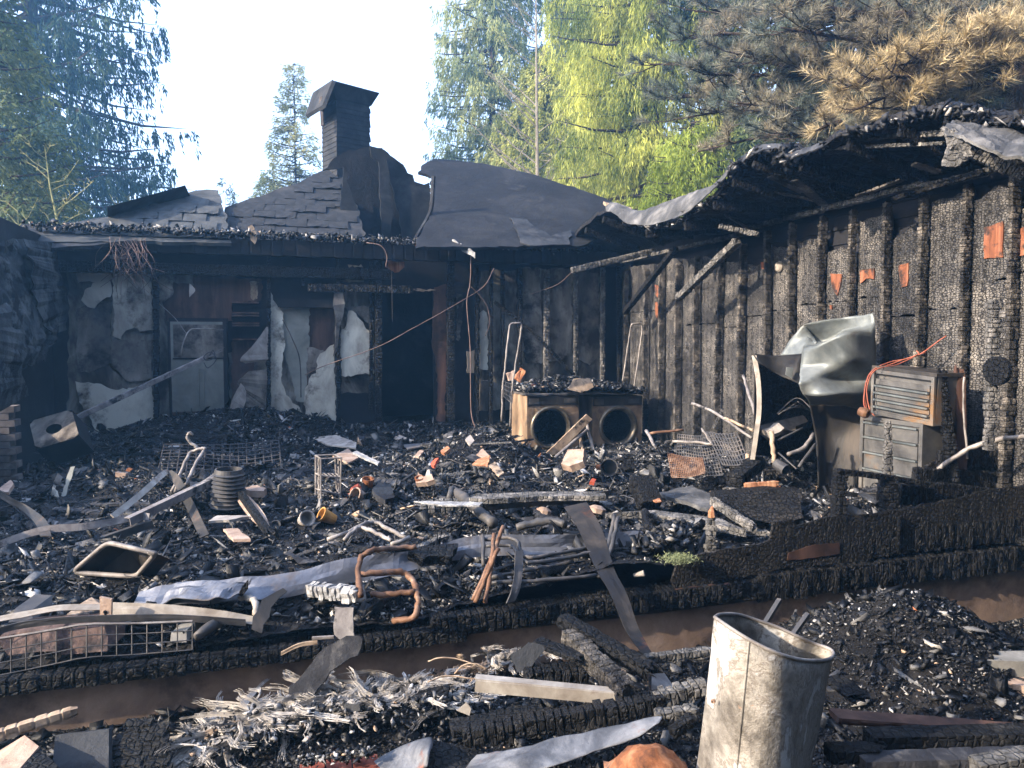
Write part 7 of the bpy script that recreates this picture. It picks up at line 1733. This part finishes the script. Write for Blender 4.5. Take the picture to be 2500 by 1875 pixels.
strip('thin_rib', 'short pale lath above the longer curved one', 'lath', [P(762, 1558, 4.0), P(815, 1555, 4.0)], [Vector((0, 0, .015))] * 2, 'wood_grey', .003, 5, .01)
# left edge pole and sheets
strip('bent_strap', 'reddish bent strap curving down at the left frame edge', 'strap', [P(-10, 1200, 6.2), P(25, 1222, 6.0), P(60, 1240, 5.9), P(100, 1275, 5.6), P(112, 1310, 5.3)], [Vector((.02, 0, .05)), Vector((.03, 0, .04)), Vector((.05, 0, .03)), Vector((.08, 0, .03)), Vector((.08, 0, .0))], 'galv_soot', .004, 5, .008)
plate('pale_left_scrap', 'pale open box corner at the left frame edge', 'scrap', [P(-10, 1195, 6.6), P(25, 1170, 6.8), P(35, 1185, 6.7), P(20, 1200, 6.5)], 'stone_tan', .03, .006, .05)
# ================================================================== things in front of the foundation
# flattened cylinder
brl = thing('metal_tank', 'upright mottled cream and grey metal tank, open and flattened at the top', 'tank', P(1845, 1900, 3.0))
near = [(1745, 1507, 3.02), (1790, 1538, 2.86), (1840, 1568, 2.80), (1895, 1594, 2.78), (1950, 1610, 2.84), (2000, 1613, 2.95), (2030, 1606, 3.08)]
far_ = [(2034, 1592, 3.16), (2020, 1582, 3.20), (1990, 1572, 3.22), (1950, 1555, 3.20), (1900, 1532, 3.24), (1850, 1515, 3.24), (1800, 1500, 3.20), (1760, 1500, 3.12)]
top = smooth_path([P(*p) for p in near + far_ + [near[0]]], 5)[:-1]
cb = P(1845, 1900, 2.98)
nb_ = len(top); rows_n = 22
dv = Vector((-.17, -.05, -1.10)); vs = []
ctop = sum(top, Vector()) / nb_
for j in range(rows_n):
    f_ = j / (rows_n - 1)
    for i, p in enumerate(top):
        q = p.lerp(Vector((ctop.x + (p.x - ctop.x) * 1.0, ctop.y + (p.y - ctop.y) * 1.25 , ctop.z - .05)), min(1, f_ * 2.2))
        q = q + dv * f_
        n_ = Vector((p.x - ctop.x, p.y - ctop.y, 0)).normalized()
        q = q + n_ * ((.030 * (float(vnoise(i * .16, f_ * 3, 1)) - .5) + .012 * (float(vnoise(i * .5, f_ * 9, 5)) - .5)) * min(1, f_ * 6))
        vs.append(q)
fs = [(j * nb_ + i, j * nb_ + (i + 1) % nb_, (j + 1) * nb_ + (i + 1) % nb_, (j + 1) * nb_ + i) for j in range(rows_n - 1) for i in range(nb_)]
mb = MB(); mb.add(vs, fs); obj('shell', mb, 'barrel', brl, smooth=True, solid=.005)
mb = MB(); tube(mb, top + [top[0], top[1]], .0075, 8); obj('rim', mb, 'steel_pale', brl, smooth=True)
mb = MB(); k0 = 9
tube(mb, [Vector(vs[j * nb_ + k0]) + Vector((-.002, -.003, 0)) for j in range(rows_n)], .004, 6); obj('seam', mb, 'barrel', brl)
for px, py in ((1788, 1690), (1741, 1712)):
    mb = MB(); c = P(px, py, 2.86); lathe(mb, c, Vector((-.3, -1, 0)), [(0, .001), (.006, .006), (0, .010)], 8); obj('bolt', mb, 'steel_rust', brl)
for a, b, lab in ((P(1866, 1525, 3.75), P(1903, 1465, 3.9), 'left dark square rod rising behind the metal tank'), (P(1936, 1550, 3.7), P(1972, 1500, 3.8), 'right dark square rod rising behind the metal tank')):
    mb = MB(); bar(mb, a - (b - a) * .6, b, .022, .022); T1(obj('square_rod', mb, 'steel_dark'), lab, 'rod')
# concrete blocks at right
for pts, lab in (([G(2303, 1594, -.10), G(2400, 1592, -.10), G(2402, 1610, -.10), G(2355, 1614, -.10)], 'left half of the pale concrete block near the right edge'),):
    pass
def blk(name, label, quad, hgt, m='block'):
    mb = MB(); slab(mb, quad, Vector((0, 0, -hgt))); return T1(obj(name, mb, m), label, 'concrete block')
blk('concrete_block', 'pale concrete block, left one of the row by the right edge', [G(2302, 1593, -.06), G(2396, 1590, -.06), G(2402, 1612, -.06), G(2348, 1615, -.06)], .2)
blk('concrete_block', 'pale concrete block, right one of the row by the right edge', [G(2412, 1590, -.06), G(2530, 1588, -.06), G(2530, 1616, -.06), G(2405, 1612, -.06)], .2)
blk('concrete_paver', 'pale paver lying left below the concrete blocks', [G(2262, 1608, -.16), G(2310, 1604, -.16), G(2360, 1625, -.16), G(2300, 1640, -.16)], .06)
blk('concrete_paver', 'larger pale paver right of the small one', [G(2305, 1640, -.17), G(2362, 1625, -.17), G(2432, 1655, -.17), G(2350, 1662, -.17)], .06)
blk('concrete_paver', 'sunlit tan paver corner at the right frame edge', [G(2442, 1665, -.15), G(2530, 1640, -.15), G(2530, 1680, -.15)], .07, 'stone_tan')
# burnt beams in front centre
def bm(label, a, b, wd, hg, m='char', **k): return one_beam('burnt_beam', label, a, b, wd, hg, m, **k)
bm('upper of two crossed burnt beams sloping down right before the foundation', P(1372, 1512, 4.1), P(1590, 1640, 3.7), .10, .07, 'char', block=.12, depth=.15)
bm('fine-scaled brown burnt beam sloping down under the upper one', P(1390, 1552, 4.0), P(1530, 1692, 3.5), .11, .09, 'char_fine', block=.05, depth=.22)
bm('thin burnt beam lying right of the crossed beams', P(1575, 1610, 3.9), P(1730, 1590, 4.0), .06, .05, 'char_ash', block=.05)
bm('broken black lath pointing left of the crossed beams', P(1310, 1565, 3.9), P(1420, 1610, 3.75), .09, .03, 'char', block=.1, depth=.1)
bm('long scaled burnt log in front of the white gutter', P(1130, 1800, 3.35), P(1620, 1715, 3.45), .10, .10, 'char_stripe', block=.045, depth=.35)
bm('pale-scaled end of the long burnt log beside the tank', P(1600, 1712, 3.45), P(1722, 1675, 3.5), .09, .09, 'char_ash', block=.035, depth=.4)
bm('scaled black beam behind the white gutter', P(1280, 1655, 3.75), P(1430, 1640, 3.8), .10, .09, 'char_stripe', block=.045, depth=.35)
bm('dark plank end left of the burnt log', P(1100, 1780, 3.4), P(1330, 1735, 3.5), .12, .05, 'char', block=.09, depth=.2)
bm('short scaled black beam low beside the tank', P(1600, 1750, 3.3), P(1700, 1738, 3.3), .07, .06, 'char_ash', block=.04)
# white gutter
gt = thing('gutter_rail', 'long cream metal rail with a rusty lower face before the crossed beams', 'rail', P(1330, 1710, 3.5))
g0, g1 = P(1160, 1672, 3.52), P(1515, 1700, 3.5)
mb = MB(); bar(mb, g0 + Vector((0, .03, .025)), g1 + Vector((0, .03, .012)), .055, .006); obj('top_face', mb, 'rail_white', gt)
mb = MB(); bar(mb, g0 + Vector((0, .0, -.006)), g1 + Vector((0, .0, -.015)), .006, .055); obj('front_face', mb, 'rail_white', gt)
# metal sheets bottom
v, f = gridsheet([[P(880, 1880, 3.25), P(960, 1830, 3.3), P(1045, 1800, 3.3), P(1060, 1808, 3.3)], [P(940, 1880, 3.2), P(1000, 1850, 3.2), P(1040, 1830, 3.15), P(1050, 1830, 3.15)], [P(1000, 1890, 3.1), P(1020, 1880, 3.1), P(1035, 1875, 3.1), P(1045, 1870, 3.1)]], 6, .015, 5, 1)
T1(obj('bent_sheet', None, 'sheet_mottled', verts=v, faces=f, solid=.004, smooth=True), 'grey-green bent metal sheet with a raised fold at the bottom', 'metal sheet')
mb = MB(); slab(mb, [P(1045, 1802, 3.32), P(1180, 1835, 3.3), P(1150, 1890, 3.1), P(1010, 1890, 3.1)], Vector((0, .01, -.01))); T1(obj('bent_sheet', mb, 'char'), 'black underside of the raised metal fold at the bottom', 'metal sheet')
v, f = gridsheet([[P(1130, 1885, 3.1), P(1150, 1860, 3.2), P(1165, 1842, 3.25)], [P(1250, 1885, 3.05), P(1260, 1850, 3.1), P(1265, 1825, 3.2)], [P(1350, 1870, 3.05), P(1345, 1830, 3.15), P(1345, 1805, 3.2)], [P(1450, 1835, 3.1), P(1450, 1800, 3.2), P(1460, 1780, 3.25)], [P(1550, 1800, 3.15), P(1560, 1770, 3.2), P(1590, 1750, 3.25)], [P(1610, 1762, 3.2), P(1615, 1755, 3.22), P(1620, 1748, 3.25)]], 6, .02, 5, 8)
T1(obj('bent_sheet', None, 'sheet_mottled', verts=v, faces=f, solid=.004, smooth=True), 'long curled metal sheet with a rusty dent along the bottom', 'metal sheet')
mb = MB(); vs, fs = grid_mesh(np.linspace(-1, 1, 16), np.linspace(-1, 1, 12), lambda A, B: np.stack([P(1585, 1880, 2.95).x + A * .17, P(1585, 1880, 2.95).y + B * .12, P(1585, 1880, 2.95).z - .06 + .13 * (1 - A ** 2).clip(0) * (1 - B ** 2).clip(0) ** .5 + .05 * fbm(A * 4, B * 4, 1, 4)], -1))
T1(obj('terracotta_lump', None, 'terracotta', verts=vs, faces=fs), 'orange rounded terracotta lump at the bottom centre', 'lump')
# red bricks
for x_, y_, lab in ((755, 1890, 'red brick, leftmost of three at the bottom edge'), (822, 1880, 'red brick with ash on top, middle of three at the bottom edge'), (888, 1867, 'red brick, rightmost of three beside the metal sheet')):
    c = P(x_, y_, 3.22); mb = MB(); box(mb, c + Vector((0, .05, -.06)), Vector((.052, .014, 0)), Vector((-.02, .07, 0)), Vector((0, 0, .045))); T1(obj('red_brick', mb, 'red_brick'), lab, 'brick', 'red bricks at the bottom edge')
line_chips('brick_ash', 'ash and grit lying on the tops of the red bricks', [P(730, 1868, 3.24), P(830, 1856, 3.24), P(910, 1845, 3.24)], 260, .018, .022, .9)
line_chips('pile_grit', 'coarse bits mixed into the fibre pile', [OG(480, 1860) + Vector((0, 0, .04)), OG(700, 1800) + Vector((0, 0, .06)), OG(1000, 1760) + Vector((0, 0, .06)), OG(1150, 1740) + Vector((0, 0, .06))], 1500, .022, .09, .85, .03)
# bottom-left pieces
bm('pale-edged burnt stick at the bottom left pointing up right', P(-20, 1800, 3.35), P(178, 1738, 3.5), .05, .05, 'wood_pale', block=.05, depth=.2)
wbk = MB(); slab(wbk, [P(-30, 1850, 3.25), P(60, 1795, 3.3), P(95, 1822, 3.2), P(40, 1885, 3.05), P(-30, 1900, 3.05)], Vector((.03, .04, -.12))); T1(obj('sawn_block', wbk, 'stone_tan'), 'sunlit tan sawn block in the bottom left corner', 'block')
wbk = MB(); slab(wbk, [P(95, 1820, 3.22), P(62, 1793, 3.32), P(140, 1870, 3.1), P(130, 1895, 3.05), P(45, 1890, 3.03)], Vector((.02, .06, -.1))); T1(obj('sawn_block', wbk, 'char'), 'end of the sawn block at the bottom left, its shade coloured black', 'block')  # shade on the block's end put in as black colour
mb = MB(); slab(mb, [P(135, 1795, 3.4), P(266, 1780, 3.4), P(265, 1900, 3.2), P(125, 1900, 3.2)], Vector((0, .03, -.01))); T1(obj('slate_tile', mb, 'soot_sheet'), 'square slate-grey tile leaning at the bottom left', 'tile')
mb = MB()
gx = thing('charred_post', 'stack of cracked black charcoal shingles standing at the bottom left', 'post', P(350, 1880, 3.3))
for r_ in range(11):
    for c in range(4):
        x_ = 300 + c * 33 + (r_ % 2) * 6 + (10 - r_) * -1.2; y_ = 1768 + r_ * 12 + R(-2, 2)
        if c == 0 and r_ < 3 or (c == 3 and r_ == 0): continue
        p = P(x_, y_, 3.46 - .02 * r_); mb = MB(); box(mb, p, Vector((.028 + R(-.004, .004), R(-.004, .004), R(-.003, .003))), Vector((0, .02, .008)), Vector((0, R(-.003, .003), .0105))); obj('char_scale', mb, 'char', gx)
# lath over the fibre pile
strip('pale_lath', 'pale curved lath lying over the left end of the fibre pile', 'lath', [P(500, 1795, 3.5), P(570, 1772, 3.55), P(640, 1762, 3.6), P(700, 1764, 3.6)], [Vector((0, .02, .035))] * 4, 'wood_pale', .004, 5, .012)
# fibre pile
def fibres(name, label, path, n, spread, ln, r_=.0022, m_='fiber', curl=.06):
    """bundles of near-parallel strands, draped"""
    pp = smooth_path(path, 6); mb = MB(); nb_ = max(4, n // 22)
    for k in range(nb_):
        i = random.randrange(len(pp) - 1); q = pp[i].lerp(pp[i + 1], R(0, 1)); d = (pp[i + 1] - pp[i]).normalized()
        q = q + Vector((random.gauss(0, spread), random.gauss(0, spread * 1.2), abs(random.gauss(0, spread * .3))))
        a = d * R(.6, 1) * random.choice((-1, 1)) + Vector((R(-.5, .5), R(-.5, .5), R(-.05, .12)))
        L_ = ln * R(.5, 1.4); pts = [q.copy()]; zt_ = q.z + .04; wob_ = R(0, 6)
        for s_ in range(8):
            a = (a + Vector((R(-1, 1), R(-1, 1), R(-.4, .4))) * curl * 5).normalized(); q = q + a * L_ / 8
            q.z = min(max(q.z, float(gh(q.x, q.y, False)) + .008), zt_); pts.append(q.copy())
        side_ = a.cross(Vector((0, 0, 1))).normalized(); wb_ = R(.006, .022)
        for j in range(22):
            o1 = side_ * random.gauss(0, wb_) + Vector((0, 0, random.gauss(0, wb_ * .4))); o2 = side_ * random.gauss(0, wb_) + Vector((0, 0, random.gauss(0, wb_ * .4)))
            e = random.randrange(5, 9)
            tube(mb, [p + o1.lerp(o2, t_ / 8) + Vector((R(-1, 1), R(-1, 1), R(-1, 1))) * .0025 for t_, p in enumerate(pts[:e + 1])], r_ * R(.5, 1.6), 3, caps=False)
    T1(obj(name, mb, m_), label, 'fibre')['kind'] = 'stuff'
fibres('fibre_pile', 'pile of pale tangled glass fibre strands before the foundation', [OG(470, 1850) + Vector((0, 0, .06)), OG(640, 1800) + Vector((0, 0, .09)), OG(800, 1760) + Vector((0, 0, .10)), OG(980, 1745) + Vector((0, 0, .09)), OG(1120, 1740) + Vector((0, 0, .08))], 5600, .055, .24, .0012, curl=.12)
fibres('fibre_strands', 'long straight white strands fanning out at the bottom left of the pile', [OG(470, 1865) + Vector((0, 0, .05)), OG(560, 1825) + Vector((0, 0, .07)), OG(720, 1790) + Vector((0, 0, .09))], 700, .035, .42, .0018, curl=.04)
fibres('fibre_curls', 'curly pale fibre tuft above the cream rail', [OG(1190, 1665) + Vector((0, 0, .10)), OG(1290, 1655) + Vector((0, 0, .12))], 900, .045, .16, curl=.2)
fibres('straw_tuft', 'dry straw-like tuft left of the cream rail', [OG(1130, 1700) + Vector((0, 0, .08)), OG(1180, 1660) + Vector((0, 0, .12))], 320, .05, .08, .0018, 'wood_pale')
# twigs, stones and other bits
for pts, lab in (([P(1045, 1665, 3.7), P(1085, 1650, 3.75), P(1140, 1655, 3.75), P(1180, 1660, 3.75)], 'thin dry twig sticking left from the straw tuft'), ([P(1110, 1645, 3.8), P(1130, 1625, 3.8), P(1160, 1620, 3.8), P(1190, 1635, 3.8)], 'arched dry twig above the straw tuft'), ([P(1045, 1615, 3.85), P(1080, 1605, 3.85), P(1130, 1612, 3.85), P(1180, 1632, 3.8)], 'long arched bare twig before the foundation')):
    tubes('dry_twig', lab, 'twig', [pts], .004, 'wood_pale', 5)
plate('torn_felt', 'torn dark roofing felt folded above the curly tuft', 'felt', [P(1245, 1600, 3.85), P(1290, 1570, 3.9), P(1335, 1580, 3.85), P(1300, 1625, 3.75), P(1262, 1640, 3.7)], 'soot_sheet', .01, .01, .04, up=(0, -1, .5))
plate('blue_grey_rubble', 'blue-grey flat slab leaning at the foundation left of the beams', 'slab', [P(935, 1740, 3.65), P(1000, 1700, 3.75), P(1100, 1690, 3.8), P(1085, 1730, 3.6), P(990, 1755, 3.55)], 'char', .03, .01, .06, up=(0, -.6, 1))
plate('white_cup_piece', 'white fluted cup fragment on the fibre pile', 'fragment', [P(1115, 1735, 3.5), P(1140, 1712, 3.55), P(1150, 1730, 3.5), P(1145, 1752, 3.45)], 'rail_white', .02, .003, .04, up=(0, -1, .3))
plate('white_cup_piece', 'pale flat shell-like piece against the foundation', 'fragment', [P(838, 1725, 3.6), P(845, 1715, 3.62), P(878, 1718, 3.6), P(876, 1738, 3.55), P(848, 1742, 3.55)], 'roof_felt', .015, .004, .03, up=(0, -1, .3))
strip('foot_strap', 'light triangular foot of the twisted strap resting on the beams', 'strap', [P(1596, 1612, 4.0), P(1612, 1660, 3.85), P(1622, 1690, 3.8)], [Vector((.01, 0, 0)), Vector((.09, 0, 0)), Vector((.13, 0, 0))], 'steel_pale', .002, 5, .006)
# planks at bottom right
bp_ = [((2035, 1748, 3.3), (2520, 1785, 3.35), .10, .03, 'board_brown', 'long smooth pinkish-dark plank at the bottom right'), ((2120, 1805, 3.15), (2520, 1795, 3.2), .11, .07, 'char', 'thick blue-black plank below the pinkish one'),
       ((2020, 1838, 3.05), (2135, 1838, 3.05), .09, .06, 'char', 'short dark plank end right of the tank base'), ((2100, 1862, 3.0), (2520, 1850, 3.05), .10, .06, 'plank', 'ash-speckled plank along the bottom right edge'),
       ((2380, 1875, 2.95), (2530, 1850, 3.0), .09, .07, 'char_ash', 'scaled plank end in the bottom right corner')]
for a, b, w_, h_, m_, lab in bp_: one_beam('burnt_plank', lab, P(*a), P(*b), w_, h_, m_, 'plank', block=.12, depth=.10)
one_beam('burnt_plank', 'flat plank with a pale torn edge right of the tank', P(2035, 1655, 3.6), P(2100, 1705, 3.4), .12, .03, 'char', 'plank', block=.1, depth=.1)
one_beam('standing_ember', 'upright black ember standing on the charcoal mound', P(2125, 1520, 4.6), P(2128, 1490, 4.65), .04, .04, 'char', 'ember', block=.03)
one_beam('charred_stick', 'scaled charred stick standing right of the burnt log', P(1640, 1790, 3.2), P(1690, 1755, 3.25), .05, .05, 'char', 'stick', block=.04)

# ================================================================== even blue haze added in place of the lens's veiling glare
mb = MB(); box(mb, (0, 4, 9.3), (93, 0, 0), (0, 93, 0), (0, 0, 11.2))
hz = obj('haze', mb, None); hz['kind'] = 'stuff'
hm = bpy.data.materials.new('haze'); hm.use_nodes = True
hn = hm.node_tree
for n_ in list(hn.nodes):
    if n_.type == 'BSDF_PRINCIPLED': hn.nodes.remove(n_)
pv = hn.nodes.new('ShaderNodeVolumePrincipled')
pv.inputs['Color'].default_value = (0.22, 0.55, 1.0, 1)
pv.inputs['Density'].default_value = 0.0038
pv.inputs['Anisotropy'].default_value = 0.35
hn.links.new(pv.outputs[0], hn.nodes['Material Output'].inputs['Volume'])
hz.data.materials.append(hm)
